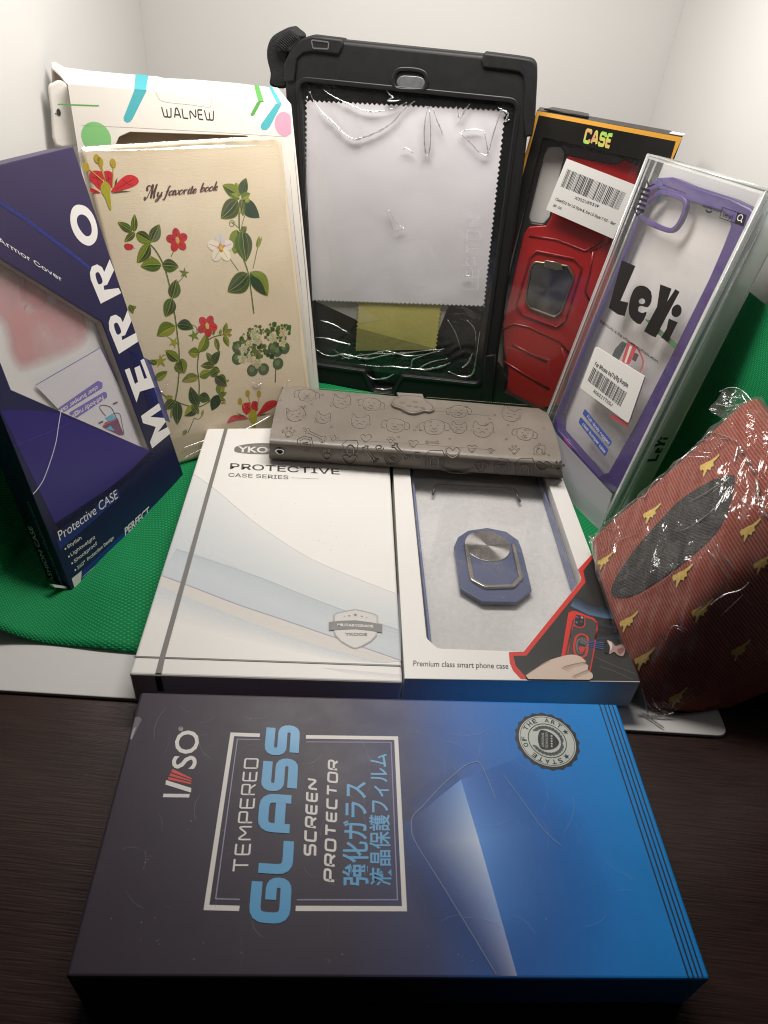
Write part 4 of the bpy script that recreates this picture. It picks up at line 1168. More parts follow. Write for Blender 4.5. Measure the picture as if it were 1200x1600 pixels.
for i, (pts, r) in enumerate((
    ([(484, 143), (492, 160), (506, 178), (520, 190), (536, 207), (552, 217), (566, 215), (590, 206), (612, 192), (630, 172), (648, 158)], 0.0011),
    ([(506, 140), (520, 150), (545, 162), (568, 172), (590, 174), (612, 170), (636, 160)], 0.0008),
    ([(669, 166), (664, 190), (663, 215), (666, 242), (671, 236), (673, 205), (671, 172)], 0.0010), ([(677, 170), (682, 186), (690, 204), (691, 213)], 0.0008),
    ([(713, 166), (716, 175), (718, 185), (726, 174), (734, 162)], 0.0009), ([(717, 207), (730, 203), (745, 202), (757, 205)], 0.0007),
    ([(757, 207), (760, 222), (762, 241), (750, 239), (738, 226), (720, 209)], 0.0009), ([(764, 238), (770, 212), (777, 190), (783, 172)], 0.0007), ([(627, 235), (634, 231), (642, 236), (648, 243)], 0.0006),
    ([(600, 331), (607, 328), (612, 336), (622, 350), (633, 356)], 0.0005), ([(605, 331), (609, 345), (615, 361)], 0.0005), ([(616, 362), (624, 359), (633, 357)], 0.0005), ([(724, 433), (731, 430), (736, 431)], 0.0006),
    ([(500, 500), (520, 506), (545, 520)], 0.0006), ([(700, 500), (712, 520), (720, 545)], 0.0006), ([(560, 562), (600, 548), (640, 556), (690, 548)], 0.0007), ([(650, 578), (672, 566), (700, 560)], 0.0007), ([(520, 545), (545, 560), (565, 552)], 0.0006), ([(730, 500), (742, 515), (744, 540)], 0.0007),
    ([(604, 140), (609, 148), (614, 152), (606, 157), (616, 158), (626, 156)], 0.0009), ([(778, 168), (786, 172), (794, 178), (790, 190), (796, 186)], 0.0010),
    ([(494, 527), (510, 528), (530, 534), (548, 538)], 0.0012), ([(494, 545), (505, 553), (520, 556), (535, 553), (550, 556), (575, 560), (600, 555), (622, 552)], 0.0012),
    ([(533, 560), (556, 556), (590, 552), (625, 552), (660, 548), (695, 545)], 0.0008), ([(560, 569), (590, 572), (610, 572), (640, 574), (645, 562), (660, 556), (690, 545)], 0.0009),
    ([(640, 575), (665, 577), (690, 572), (704, 566)], 0.0012), ([(700, 580), (722, 588), (738, 584), (744, 560), (748, 530), (750, 518)], 0.0012), ([(722, 574), (732, 566), (738, 552)], 0.0015), ([(570, 582), (584, 592), (604, 590), (615, 584)], 0.0011), ([(586, 606), (600, 608), (612, 606)], 0.0012),
    ([(480, 150), (479, 250), (478, 380), (484, 480)], 0.0005))):
    crease(pts, r * 0.62, True, seed=i)
m.build('screen_film', [film, cre], tb)
m = MB()
stroke_text(m, FF, 'LEATON', (748, 452), (752, 338), (727, 452), 0.10, 0.0005, 0, 0.1, 0.55)
text(m, FF, '\u00ae', (738, 336), (738, 327), (729, 336), 0.0005)
m.build('film_lettering', film_mat('ghost_print', haze=0.35, rough=0.25, base_refl=0.08, hazecol=(0.86, 0.85, 0.87)), tb)

# ================================================================ red armour case in a black and yellow box
X4 = lambda x, y: (760 + x / 2.727, 140 + y / 2.727)
FR = lean_frame(890, 672, 0.0012, -12, 2.5)
rbx = thing('black_case_box', 'black window box edged in yellow with a red armoured phone case inside', 'box', FR.w(FR.px(890, 672)))
fo = FR.P([(839, 172.5), (1067, 214), (890, 672), (720, 621)])
fo[3] = to_floor(FR, fo[3][0]); fo[2] = to_floor(FR, fo[2][0])
blk = pm('black_card', (0.014, 0.013, 0.012), 0.36, 0.45, var=0.2, nscale=120)
wr = rounded(FR.P([(848, 214.5), (1003, 251), (905, 655), (846, 643), (787, 612), (790.5, 590), (776, 568), (789, 441)]), 0.001, 2)
m = MB()
m.slab(FR, fo, -0.0007, 0.0, 0.0004, [wr])
m.wall(FR, ccw(fo), -0.021, -0.0004, 0); m.poly(FR, ccw(fo), -0.021, 0)
m.wall(FR, ccw(wr), -0.006, -0.0005, 0, True)
m.build('box_shell', blk, rbx)
m = MB()
yel = pm('ink_amber', (0.72, 0.36, 0.055), 0.4)
m.poly(FR, FR.P([(839.5, 173.2), (1066.5, 214.6), (1052, 246), (1050, 262), (1044, 262), (1056, 221), (842, 180), (838, 184)]), E1)
m.poly(FR, FR.P([(839.5, 173.2), (842, 180), (815, 280), (812, 272)]), E2)
m.build('yellow_border', yel, rbx)
m = MB()
FTp = Frame(FR.w(fo[0]), V(FR.w(fo[1])) - V(FR.w(fo[0])), -FR.n)
L0 = (V(fo[1]) - V(fo[0])).length
m.slab(FTp, [(0.004, 0.004), (0.032, 0.004), (0.031, 0.0195), (0.026, 0.0215), (0.008, 0.020)], 0.0005, 0.0014, 0.0003)
m.build('tuck_flap', blk, rbx)
m = MB()
m.slab(FTp, [(L0 - 0.008, 0.002), (L0 + 0.0005, 0.001), (L0 + 0.002, 0.010), (L0 - 0.006, 0.010)], 0.0003, 0.001, 0.0002)
m.build('torn_corner', card_edge, rbx)
def holo():
    m_, N, L, b = nodes_mat('holographic_foil')
    tc = N.new('ShaderNodeTexCoord'); no = N.new('ShaderNodeTexNoise'); no.inputs['Scale'].default_value = 95; no.inputs['Detail'].default_value = 0.5
    L.new(tc.outputs['Object'], no.inputs['Vector'])
    cr = N.new('ShaderNodeValToRGB'); e = cr.color_ramp.elements
    e[0].position = 0.22; e[0].color = (0.75, 0.35, 0.24, 1); e[1].position = 0.72; e[1].color = (0.20, 0.72, 0.18, 1)
    for p, c in ((0.36, (0.72, 0.66, 0.14)), (0.45, (0.42, 0.80, 0.14)), (0.6, (0.15, 0.75, 0.30))):
        q = e.new(p); q.color = (*c, 1)
    L.new(no.outputs['Fac'], cr.inputs[0]); L.new(cr.outputs[0], b.inputs['Base Color'])
    b.inputs['Metallic'].default_value = 0.15; b.inputs['Roughness'].default_value = 0.35
    return m_
m = MB()
CG = {'C': (.62, [[(.62, .72), (.62, 1), (0, 1), (0, 0), (.62, 0), (.62, .28)]]), 'A': (.7, [[(0, 0), (.28, 1), (.42, 1), (.7, 0)], [(.14, .3), (.56, .3)]]),
      'S': (.6, [[(.6, .74), (.6, 1), (0, 1), (0, .52), (.6, .52), (.6, 0), (0, 0), (0, .26)]]), 'E': (.5, [[(.5, 1), (0, 1), (0, 0), (.5, 0)], [(0, .5), (.46, .5)]])}
stroke_text(m, FR, 'CASE', (910.5, 223.5), (953, 232.5), (916, 200), 0.24, E1, 0, 0.12, 0.3, 0.0, CG)
m.build('foil_lettering', holo(), rbx)
m = MB()
m.poly(FR, offset_loop(ccw(fo), 0.0006), -0.00075)
m.build('window_film', film_mat('red_box_film', haze=0.012, rough=0.06, base_refl=0.05, crease=0.06, cscale=20), rbx)
m = MB(); FRL = FR.shift(-0.0112)
m.poly(FRL, offset_loop(ccw(fo), 0.001), 0.0)
m.build('insert_card', pm('insert_white', (0.62, 0.61, 0.58), 0.6), rbx)
# the red case itself
rcs = thing('armour_phone_case', 'red and black armoured phone case with a square ring, inside the black and yellow box', 'phone case', FR.w(FR.px(850, 640), -0.01))
FA = FR.shift(-0.0062)
A = lambda *q: FA.P([X4(*p) for p in q])
red = pm('metallic_red', (0.50, 0.020, 0.020), 0.34, 0.5, 0.15, var=0.12, nscale=40, coat=0.4)
redd = pm('deep_red', (0.26, 0.010, 0.011), 0.30, 0.5, 0.15, var=0.12, coat=0.4)
bump_k = pm('black_tpu', (0.018, 0.017, 0.018), 0.42, 0.45)
grey_k = pm('tpu_reflection', (0.085, 0.082, 0.085), 0.4, 0.45)
m = MB()
body = A((235, 215), (520, 285), (700, 330), (600, 700), (370, 1350), (225, 1366), (75, 1285), (72, 1180), (66, 960), (90, 820))
cut = rounded(A((262, 250), (318, 246), (332, 276), (266, 548), (240, 576), (186, 568), (180, 545), (246, 280)), 0.003, 4)
m.slab(FA, rounded(body, 0.003, 4), -0.0045, -0.0012, 0.001, [cut])
m.build('black_bumper', bump_k, rcs)
m = MB()
m.poly(FA, A((325, 238), (520, 280), (700, 326), (690, 350), (590, 300), (548, 318), (500, 312), (420, 296), (346, 282)), -0.0010)  # the band's grey is a reflection on the bumper, put into the colour
m.build('top_band_reflection', grey_k, rcs)
m = MB()
panel_r = A((346, 284), (420, 298), (500, 314), (548, 320), (592, 298), (660, 330), (590, 560), (540, 760), (370, 1335), (226, 1360), (84, 1280), (94, 1200), (76, 1120), (70, 1000), (160, 615), (182, 585), (255, 580), (275, 548), (330, 320))
m.slab(FA, rounded(panel_r, 0.0008, 2), -0.003, 0.0, 0.0006)
m.build('red_panel', red, rcs)
m = MB()
m.slab(FA, rounded(A((30, 1195), (58, 1195), (70, 1235), (40, 1270), (20, 1260)), 0.001), -0.003, 0.0, 0.0006)
m.build('red_corner', red, rcs)
m = MB()
for q in ([(182, 622), (300, 640), (420, 688), (500, 640)], [(440, 690), (520, 650), (540, 600)], [(60, 1030), (118, 998), (180, 1012), (310, 1072), (350, 1120)], [(110, 1085), (180, 1122), (258, 1158)], [(74, 1158), (165, 1215), (268, 1275)], [(320, 1100), (350, 1200), (330, 1300)], [(455, 690), (440, 780), (420, 860), (440, 900)]):
    m.tube([FA.w(p, -0.0002) for p in A(*q)], 0.0009, 0, 6)
m.build('panel_grooves', redd, rcs)
m = MB()
ringsq = rounded(A((212, 682), (378, 716), (412, 756), (340, 985), (300, 1018), (150, 962), (122, 920), (182, 712)), 0.0035, 5)
m.slab(FA, ringsq, -0.0002, 0.0010, 0.0006, [offset_loop(ccw(ringsq), 0.0016)])
m.build('ring_recess', redd, rcs)
m = MB()
rs = rounded(A((205, 728), (350, 746), (378, 795), (322, 950), (290, 972), (184, 932), (162, 890), (186, 752)), 0.0035, 5)
m.slab(FA, rs, 0.0, 0.0016, 0.0006, [offset_loop(ccw(rs), 0.0014)], 0)
m.slab(FA, A((250, 722), (318, 735), (330, 765), (300, 768), (244, 752)), 0.0, 0.0022, 0.0006)
m.build('ring_stand', pm('bronze_steel', (0.42, 0.38, 0.29), 0.32, 0.5, 1.0, var=0.15), rcs)
def spun_plate(name, F, loop, centre, d0, d1, parent, mat):
    mb = MB(); mb.slab(F, loop, d0, d1, 0.0002)
    o = mb.build(name, mat, parent)
    R3 = Matrix((F.ex, F.ey, F.n)).transposed()
    c = F.w(centre, d1) - parent_world(parent)
    for v in o.data.vertices: v.co = R3.transposed() @ (v.co - c)
    o.location = c; o.rotation_euler = R3.to_euler()
    return o
spun2 = disc_mat()
spun2.node_tree.nodes['Principled BSDF'].inputs['Roughness'].default_value = 0.27
spun2.node_tree.nodes['Principled BSDF'].inputs['Base Color'].default_value = (0.24, 0.225, 0.21, 1)
spun_plate('magnet_plate', FA, offset_loop(ccw(rs), 0.0016), A((262, 838))[0], -0.0003, 0.0005, rcs, spun2)
# sticker
m = MB()
lab = pm('label_paper', (0.74, 0.73, 0.71), 0.5, 0.3, var=0.02)
FLb = FR.shift(0.0002)
m.slab(FLb, FLb.P([X4(*p) for p in ((342, 294), (640, 408), (540, 636), (254, 511))]), -0.0001, 0.00015, 0)
st = m.build('barcode_label', lab, rbx)
m = MB()
LB = lambda x, y: X4(x, y)
barcode(m, FLb, LB(316, 412), LB(563, 514), LB(346, 338), 0.0002, 0, 52, 8)
FONT = SANS
text(m, FLb, 'X002U853VP', LB(376, 466), LB(478, 504), LB(381, 449), 0.0002, 0, 0.008)
text(m, FLb, 'ClearE02 for LG Style K, Ere LG Style 7 5G - Red', LB(293, 470), LB(546, 578), LB(300, 455), 0.0002, 0, 0.006)
text(m, FLb, '(BF-26)', LB(283, 497), LB(318, 511), LB(289, 484), 0.0002, 0, 0.006)
m.build('label_print', ink_dark, st)
FONT = None
# ================================================================ clear box with the purple bumper case
FLY = lean_frame(938, 829, 0.0018, -62, 9.5)
ly = thing('clear_case_box', 'upright clear plastic box with big black letters on the front and frosted sides', 'box', FLY.w((-0.04, 0.0)))
Q4 = lambda x, y: (960 + x / 3.81, 240 + y / 3.81)
Q6 = lambda x, y: (860 + x / 6, 560 + y / 6)
ff = FLY.P([(1012, 241), (1197, 298.5), (938, 829), (825, 722)])
DP = 0.0245
clr = film_mat('clear_pvc', (0.98, 0.98, 0.98), haze=0.045, rough=0.05, base_refl=0.055, crease=0.03, cscale=18)
frost = film_mat('frosted_pvc', (0.80, 0.88, 0.84), haze=0.78, rough=0.22, base_refl=0.06, hazecol=(0.74, 0.82, 0.78), transl=0.55)
edge = film_mat('pvc_edge', (0.95, 0.97, 0.96), haze=0.40, rough=0.15, base_refl=0.18, hazecol=(0.85, 0.87, 0.86))
m = MB()
m.poly(FLY, ff, 0.0, 0)
c4 = ccw(ff)
m.build('front_panel', clr, ly)
m = MB()
n4 = len(ff)
tlp, trp, brp, blp = ff
m.add([FLY.w(trp), FLY.w(brp), FLY.w(brp, -DP), FLY.w(trp, -DP)], [(0, 1, 2, 3)], 0)
m.build('frosted_side', frost, ly)
m = MB()
m.add([FLY.w(tlp), FLY.w(trp), FLY.w(trp, -DP), FLY.w(tlp, -DP)], [(0, 1, 2, 3)], 0)
m.build('top_panel', film_mat('pvc_top', (0.95, 0.96, 0.95), haze=0.14, rough=0.1, base_refl=0.08), ly)
m = MB()
m.add([FLY.w(tlp), FLY.w(blp), FLY.w(blp, -DP), FLY.w(tlp, -DP)], [(3, 2, 1, 0)], 0)
m.build('clear_side', film_mat('pvc_side', (0.95, 0.96, 0.96), haze=0.10, rough=0.08, base_refl=0.07), ly)
m = MB()
def edges(a, r): m.tube(a, r, 0, 6)
for k, q in enumerate(ff):
    edges([FLY.w(q), FLY.w(ff[(k + 1) % 4])], 0.00055)
    edges([FLY.w(q, -DP), FLY.w(ff[(k + 1) % 4], -DP)], 0.0005)
    edges([FLY.w(q), FLY.w(q, -DP)], 0.00045)
inn_ = offset_loop(c4, 0.0028)
for d, r in ((-0.0035, 0.0005), (-0.0085, 0.0006)):
    for k in range(4):
        if k == 0: continue
        edges([FLY.w(c4[k], d), FLY.w(c4[(k + 1) % 4], d)], r)
m.ribbon(FLY, offset_loop(c4, 0.0012), 0.0014, 0.0001, 0, True)
m.build('box_edges', edge, ly)
# inner sleeve: white card back with pale rail down the right side
m = MB()
bk = FLY.shift(-0.0128)
m.slab(bk, offset_loop(c4, 0.002), -0.0006, 0.0)
m.build('back_card', pm('sleeve_white', (0.78, 0.77, 0.755), 0.5, 0.3, var=0.02), ly)
m = MB()
ins = FLY.shift(-0.0015)
m.ribbon(ins, [V(trp) + V((-0.002, -0.002)), V(brp) + V((-0.002, 0.003))], 0.0022, 0, 0)
m.ribbon(ins.shift(-0.0022), [V(trp) + V((-0.0015, -0.002)), V(brp) + V((-0.0015, 0.003))], 0.0016, 0, 1)
m.build('sleeve_rail', [pm('rail_white', (0.68, 0.68, 0.70), 0.35), pm('rail_grey', (0.20, 0.20, 0.26), 0.4)], ly)
# frosted lower front
m = MB()
low = FLY.P([(860, 667), (957, 772), (938, 829), (825, 722)])
m.poly(FLY, low, 0.0002, 0)
m.build('lower_panel', film_mat('milky_film', (0.9, 0.9, 0.95), haze=0.62, rough=0.2, base_refl=0.06, hazecol=(0.66, 0.64, 0.70)), ly)
m = MB()
# writing on the front
ink = pm('ink_deep_black', (0.008, 0.008, 0.010), 0.3, 0.5, var=0.05)
m = MB()
LP = lambda *q: FLY.P([X4(*p) for p in q])
m.poly(FLY, LP((578, 727), (636, 752), (572, 900), (606, 908), (590, 965), (560, 958), (522, 930)), E2)
m.poly(FLY, smooth(LP((640, 840), (672, 836), (702, 860), (704, 902), (688, 928), (664, 922), (650, 926), (648, 944), (668, 952), (680, 946), (682, 958), (658, 1000), (628, 985), (608, 955), (610, 905), (622, 866)), 2, True), E2, 0, [smooth(LP((650, 900), (660, 890), (674, 894), (676, 908), (664, 914), (652, 910)), 2, True)])
m.poly(FLY, LP((742, 830), (790, 848), (770, 905), (806, 850), (824, 862), (772, 960), (722, 1056), (706, 1050), (672, 1030), (728, 925)), E2)
m.poly(FLY, smooth(LP((815, 915), (832, 930), (828, 958), (808, 970), (790, 958), (794, 930)), 3, True), E2)
m.poly(FLY, LP((778, 975), (816, 992), (775, 1074), (745, 1056), (768, 1020)), E2)
FSd = Frame(FLY.w(brp, 0), -FLY.n, V(FLY.w(trp)) - V(FLY.w(brp)))
def side_letters(mb, x0, y0, s):
    L1 = [[(0, 0), (0, 1), (.22, 1), (.22, .25), (.6, .25), (.55, 0)], [(.7, 0), (.7, .6), (.95, .68), (1.15, .55), (1.12, .3), (.9, .28), (.9, .15), (1.15, .12), (1.05, -.02)],
          [(1.3, 0), (1.38, .45), (1.2, 1), (1.45, 1), (1.55, .7), (1.7, 1), (1.85, 1), (1.6, .45), (1.55, 0)], [(1.8, 0), (1.82, .5), (2.0, .5), (2.0, 0)]]
    for g in L1:
        mb.poly(FSd, [(x0 - y * s, y0 + x * s) for x, y in g], E2)
    mb.poly(FSd, [(x0 - y * s, y0 + x * s) for x, y in ellipse((1.93, .72), .13, .12, 12)], E2)
m.build('big_lettering', ink, ly)
m = MB()
side_letters(m, 0.0195, 0.052, 0.0085)
m.build('side_lettering', ink, ly)
m = MB()
FONT = SANS
text(m, FLY, 'Simplicity is the ultimate sophistication.', X4(483, 990), X4(733, 1168), X4(489, 975), E2, 0, 0.004)
m.build('slogan_lettering', ink, ly)
m = MB()
text(m, FLY, 'amazon', Q4(528, 318), Q4(632, 352), Q4(534, 296), E2, 0, 0.012)
m.ribbon(FLY, smooth(FLY.P([Q4(*p) for p in ((545, 335), (560, 349), (584, 345))]), 4), 0.0007, E2)
m.ribbon(FLY, FLY.P([Q4(*p) for p in ((645, 320), (786, 368), (768, 432), (628, 382))]), 0.0003, E2, 0, True)
m.poly(FLY, FLY.P([Q4(*p) for p in ((734, 350), (786, 368), (768, 432), (716, 412))]), E2)
text(m, FLY, 'leyi', Q4(646, 374), Q4(702, 392), Q4(656, 336), E2, 0, 0.004)
m.ribbon(FLY, ellipse(FLY.px(*Q4(750, 382)), 0.0014, 0.0014, 14), 0.0004, E3, 1, True)
m.ribbon(FLY, FLY.P([Q4(754, 394), Q4(760, 410)]), 0.0006, E3, 1)
m.build('search_lettering', [ink, lab], ly)
m = MB()
text(m, FLY, 'Slim Crystal Clear Collection', Q4(290, 190), Q4(424, 240), Q4(293, 180), E2, 0, 0.006)
m.build('small_lettering', ink, ly)
m = MB()
for k in range(5):
    m.poly(FLY, FLY.P([Q4(*p) for p in ((160 - k * 7 + 6, 200 + k * 30), (215 - k * 9, 215 + k * 30), (210 - k * 9, 232 + k * 30), (152 - k * 7 + 6, 214 + k * 30))]), E2)
m.ribbon(FLY, FLY.P([Q4(118, 318), Q4(134, 368), Q4(178, 338)]), 0.0008, E2)
m.ribbon(FLY, FLY.P([Q4(196, 160), Q4(206, 196), Q4(240, 182)]), 0.0008, E2)
m.build('corner_marks', ink, ly)
m = MB()
text(m, FLY, 'http://www.leyiusa.com', Q6(400, 965), Q6(566, 1120), Q6(408, 955), E2)
m.build('small_lettering', ink, ly)
m = MB()
m.poly(FLY, rounded(FLY.P([Q6(*p) for p in ((322, 468), (580, 782), (552, 832), (302, 520))]), 0.0012, 3), E1, 0)
m.poly(FLY, rounded(FLY.P([Q6(*p) for p in ((284, 545), (545, 855), (514, 925), (264, 600))]), 0.0012, 3), E1, 0)
text(m, FLY, 'Full-body rugged', Q6(343, 552), Q6(545, 808), Q6(362, 520), E2, 1, 0.01)
text(m, FLY, 'clear bumper case', Q6(300, 622), Q6(508, 890), Q6(320, 588), E2, 1, 0.01)
m.build('blue_strips', [pm('ink_royal_blue', (0.055, 0.105, 0.42), 0.4), ink_w], ly)
FONT = None
# tiny picture of a red phone case, green stroke and pink mark on the insert
m = MB()
fi = FLY.shift(-0.0004)
pi_ = lambda *q: fi.P([X4(*p) for p in q])
m.poly(fi, pi_((548, 1105), (578, 1072), (600, 1082), (560, 1162), (532, 1140)), 0, 0, (), (0.06, 0.07, 0.08, 1))
m.poly(fi, pi_((600, 1080), (640, 1100), (610, 1170), (575, 1165)), 0, 0, (), (0.62, 0.07, 0.09, 1))
m.poly(fi, pi_((612, 1090), (622, 1094), (596, 1166), (588, 1162)), E1, 0, (), (0.85, 0.75, 0.74, 1))
m.ribbon(fi, smooth(pi_((600, 1075), (640, 1098), (668, 1160), (650, 1212)), 4), 0.0011, E1, 0, False, (0.55, 0.10, 0.12, 1))
m.poly(fi, pi_((632, 1120), (650, 1130), (636, 1160), (620, 1150)), E1, 0, (), (0.10, 0.03, 0.05, 1))
m.build('insert_picture', PR, ly)
m = MB()
m.poly(fi, pi_((534, 1380), (606, 1420), (602, 1442), (526, 1398)), 0, 0, (), (0.55, 0.06, 0.08, 1))
m.build('red_mark', PR, ly)
m = MB()
m.poly(fi, fi.P([Q4(*p) for p in ((178, 985), (205, 990), (370, 1132), (360, 1168), (240, 1060))]), -0.0004, 0, (), (0.04, 0.20, 0.07, 0.9))
m.build('green_stroke', PR, ly)
m = MB()
m.poly(fi, fi.P([Q6(*p) for p in ((122, 735), (140, 745), (205, 845), (190, 840), (130, 770))]), 0, 0, (), (0.55, 0.05, 0.42, 1))
m.build('pink_mark', PR, ly)
m = MB()
fl2 = FLY.shift(0.0006)
m.slab(fl2, rounded(fl2.P([X4(*p) for p in ((466, 1094), (676, 1222), (606, 1422), (400, 1270))]), 0.0012, 3), -0.0005, 0.0003, 0)
st2 = m.build('barcode_label', lab, ly)
m = MB()
FONT = SANS
text(m, fl2, 'For iPhone 6s/7s/8g Purple', X4(463, 1176), X4(603, 1270), X4(470, 1152), 0.0004, 0, 0.008)
barcode(m, fl2, X4(433, 1240), X4(573, 1352), X4(458, 1182), 0.0004, 0, 40, 5)
text(m, fl2, 'X0021TTXSJ', X4(455, 1288), X4(535, 1350), X4(463, 1272), 0.0004, 0, 0.008)
m.build('label_print', ink_dark, st2)
FONT = None
# the purple case
pc = thing('purple_bumper_case', 'clear phone case with a purple bumper frame, standing inside the clear plastic box', 'phone case', FLY.w((-0.04, 0.02), -0.009))
FPu = FLY.shift(-0.0050)
P4 = lambda *q: FPu.P([Q4(*p) for p in q])
purple = pm('purple_tpu', (0.055, 0.026, 0.185), 0.35, 0.5, var=0.14, nscale=260, bump=0.25, bscale=700)
outp = P4((212, 178), (258, 142), (340, 139), (450, 186), (690, 262), (812, 322), (846, 362), (836, 412), (760, 560), (500, 1060), (378, 1312), (262, 1552)) + FPu.P([(978, 752), (958, 772), (870, 680), (862, 664)]) + FPu.P([X4(*p) for p in ((292, 1390), (420, 1060), (498, 880), (560, 740), (636, 545), (680, 420))])
inp = P4((250, 210), (280, 222)) + P4((440, 288), (640, 348), (684, 392), (686, 440), (640, 560), (560, 745), (360, 1150), (232, 1400), (130, 1600)) + FPu.P([(950, 738), (935, 744), (872, 672)]) + FPu.P([X4(*p) for p in ((306, 1388), (440, 1050), (515, 880), (576, 740), (652, 548), (690, 440))])
m = MB()
m.slab(FPu, outp, -0.007, 0.0, 0.0012, [inp])
m.build('bumper_frame', purple, pc)
m = MB()
cr_ = smooth(P4((246, 238), (290, 218), (400, 248), (438, 286), (432, 340), (404, 410), (362, 462), (310, 470), (210, 428), (152, 384), (148, 340), (190, 290)), 3, True)
m.slab(FPu, cr_, -0.0015, 0.0012, 0.0006, [offset_loop(ccw(cr_), 0.0026)])
m.build('camera_ring', purple, pc)
m = MB()
m.poly(FPu, inp, -0.003)
m.build('clear_back', film_mat('clear_back', (0.97, 0.96, 0.97), haze=0.05, rough=0.1, base_refl=0.05), pc)
m = MB()
m.slab(FPu, rounded(P4((700, 600), (724, 588), (660, 722), (642, 730)), 0.001), -0.006, 0.0004, 0.0004)
m.build('side_button', pm('pale_lilac', (0.40, 0.36, 0.46), 0.4), pc)

# ================================================================ navy window box
FM = lean_frame(111, 920, 0.0030, 76, 11.5)
M5 = lambda x, y: (x / 4, 300 + y / 4)
M7 = lambda x, y: (x / 4, 560 + y / 4)
mo = thing('navy_window_box', 'navy and violet window box with big white letters, leaning at the left side', 'box', FM.w((0.05, 0.0)))
fm = FM.P([(-143, 292), (114.5, 229), (291.5, 756), (112.5, 925)])
wm = FM.P([(-82, 352), (160, 504), (234, 704), (17.5, 609)])
def navy():
    m_, N, L, b = nodes_mat('navy_print')
    tc = N.new('ShaderNodeTexCoord'); sp = N.new('ShaderNodeSeparateXYZ'); L.new(tc.outputs['Object'], sp.inputs[0])
    mr = N.new('ShaderNodeMapRange'); mr.inputs['From Min'].default_value = 0.0; mr.inputs['From Max'].default_value = 0.19; L.new(sp.outputs['Z'], mr.inputs['Value'])
    cr = N.new('ShaderNodeValToRGB'); e = cr.color_ramp.elements
    e[0].position = 0.0; e[0].color = (0.011, 0.014, 0.066, 1); e[1].position = 1.0; e[1].color = (0.044, 0.032, 0.090, 1)
    for p, c in ((0.2, (0.008, 0.008, 0.036)), (0.45, (0.011, 0.012, 0.06)), (0.7, (0.022, 0.018, 0.062)), (0.85, (0.034, 0.025, 0.078))):
        q = e.new(p); q.color = (*c, 1)
    L.new(mr.outputs[0], cr.inputs[0]); L.new(cr.outputs[0], b.inputs['Base Color'])
    no = N.new('ShaderNodeTexNoise'); no.inputs['Scale'].default_value = 60; no.inputs['Detail'].default_value = 6; L.new(tc.outputs['Object'], no.inputs['Vector'])
    r = N.new('ShaderNodeMapRange'); r.inputs['To Min'].default_value = 0.36; r.inputs['To Max'].default_value = 0.52; L.new(no.outputs['Fac'], r.inputs['Value']); L.new(r.outputs[0], b.inputs['Roughness'])
    b.inputs['Specular IOR Level'].default_value = 0.45
    return m_
NV = navy()
TH = 0.0135
m = MB()
m.slab(FM, fm, -0.0006, 0.0, 0.0004, [wm])
m.wall(FM, ccw(fm), -TH, -0.0003, 0); m.poly(FM, ccw(fm), -TH, 0)
m.build('box_shell', NV, mo)
m = MB()
m.wall(FM, ccw(wm), -0.0048, -0.0004, 0, True)
m.build('window_edge', pm('bare_card', (0.42, 0.37, 0.33), 0.7), mo)
m = MB()
m.poly(FM, offset_loop(ccw(fm), 0.001), -0.0007)
m.build('window_film', film_mat('navy_box_film', haze=0.04, rough=0.07, base_refl=0.055, crease=0.08, cscale=14), mo)
E_ = lambda mb, pts, c, d=E1: mb.poly(FM, FM.P(pts), d, 0, (), c)
m = MB()
vio = smooth([(1, 642), (20, 640.5), (45, 640.5), (65, 642.5), (90, 645.5)], 4) + [(234.5, 704.3), (205, 734), (175, 759), (130, 789), (95, 812), (86, 818)]
E_(m, vio, (0.028, 0.019, 0.155, 1))
strip_grad(m, FM, [(86, 818), (95, 812), (130, 789), (175, 759), (205, 734), (234, 704.6)], [(92, 830), (100, 824), (136, 800), (182, 768), (212, 742), (241, 712)], (0.008, 0.007, 0.045, 0.9), (0.010, 0.010, 0.05, 0.0), E2, 5)
E_(m, [(88, 843), (184, 763), (187, 777), (93, 860)], (0.022, 0.040, 0.17, 0.9), E2)
E_(m, [(112.5, 925), (291.5, 756), (288.5, 744), (127, 893)], (0.014, 0.040, 0.20, 1), E1)
strip_grad(m, FM, [(0, 313), (40, 338), (90, 376), (140, 415)], [(0, 316), (40, 342), (90, 380), (140, 418)], (0.03, 0.035, 0.14, 0.5), (0.05, 0.07, 0.38, 0.9), E1, 3)
strip_grad(m, FM, [(0, 317), (40, 343), (90, 381), (140, 419)], [(0, 322), (40, 348), (90, 386), (140, 424)], (0.05, 0.07, 0.38, 0.8), (0.03, 0.03, 0.1, 0.0), E1, 3)
strip_grad(m, FM, [(22, 696), (50, 685), (80, 673), (110, 660)], [(22, 699), (50, 688), (80, 676), (110, 663)], (0.07, 0.07, 0.36, 0.8), (0.05, 0.04, 0.24, 0.0), E2, 3)
strip_grad(m, FM, [(200, 546), (215, 590), (236, 650)], [(234, 563), (248, 604), (266, 660)], (0.016, 0.02, 0.10, 0.3), (0.02, 0.035, 0.19, 0.9), E1, 4)
m.ribbon(FM, smooth(FM.P([(95, 641), (91, 664), (87, 690), (79, 718), (68, 748), (58, 764), (51, 772)]), 5), 0.0005, E3, 0, False, (0.62, 0.60, 0.78, 1))
m.build('violet_print', PR, mo)
m = MB()
def gl(pts, hole=None, sm=False):
    f = smooth if sm else (lambda p, *a: p)
    q = FM.P([M5(*p) for p in pts]); q = smooth(q, 3, True) if sm else q
    h = [smooth(FM.P([M5(*p) for p in hole]), 3, True)] if hole else ()
    m.poly(FM, q, E2, 0, h)
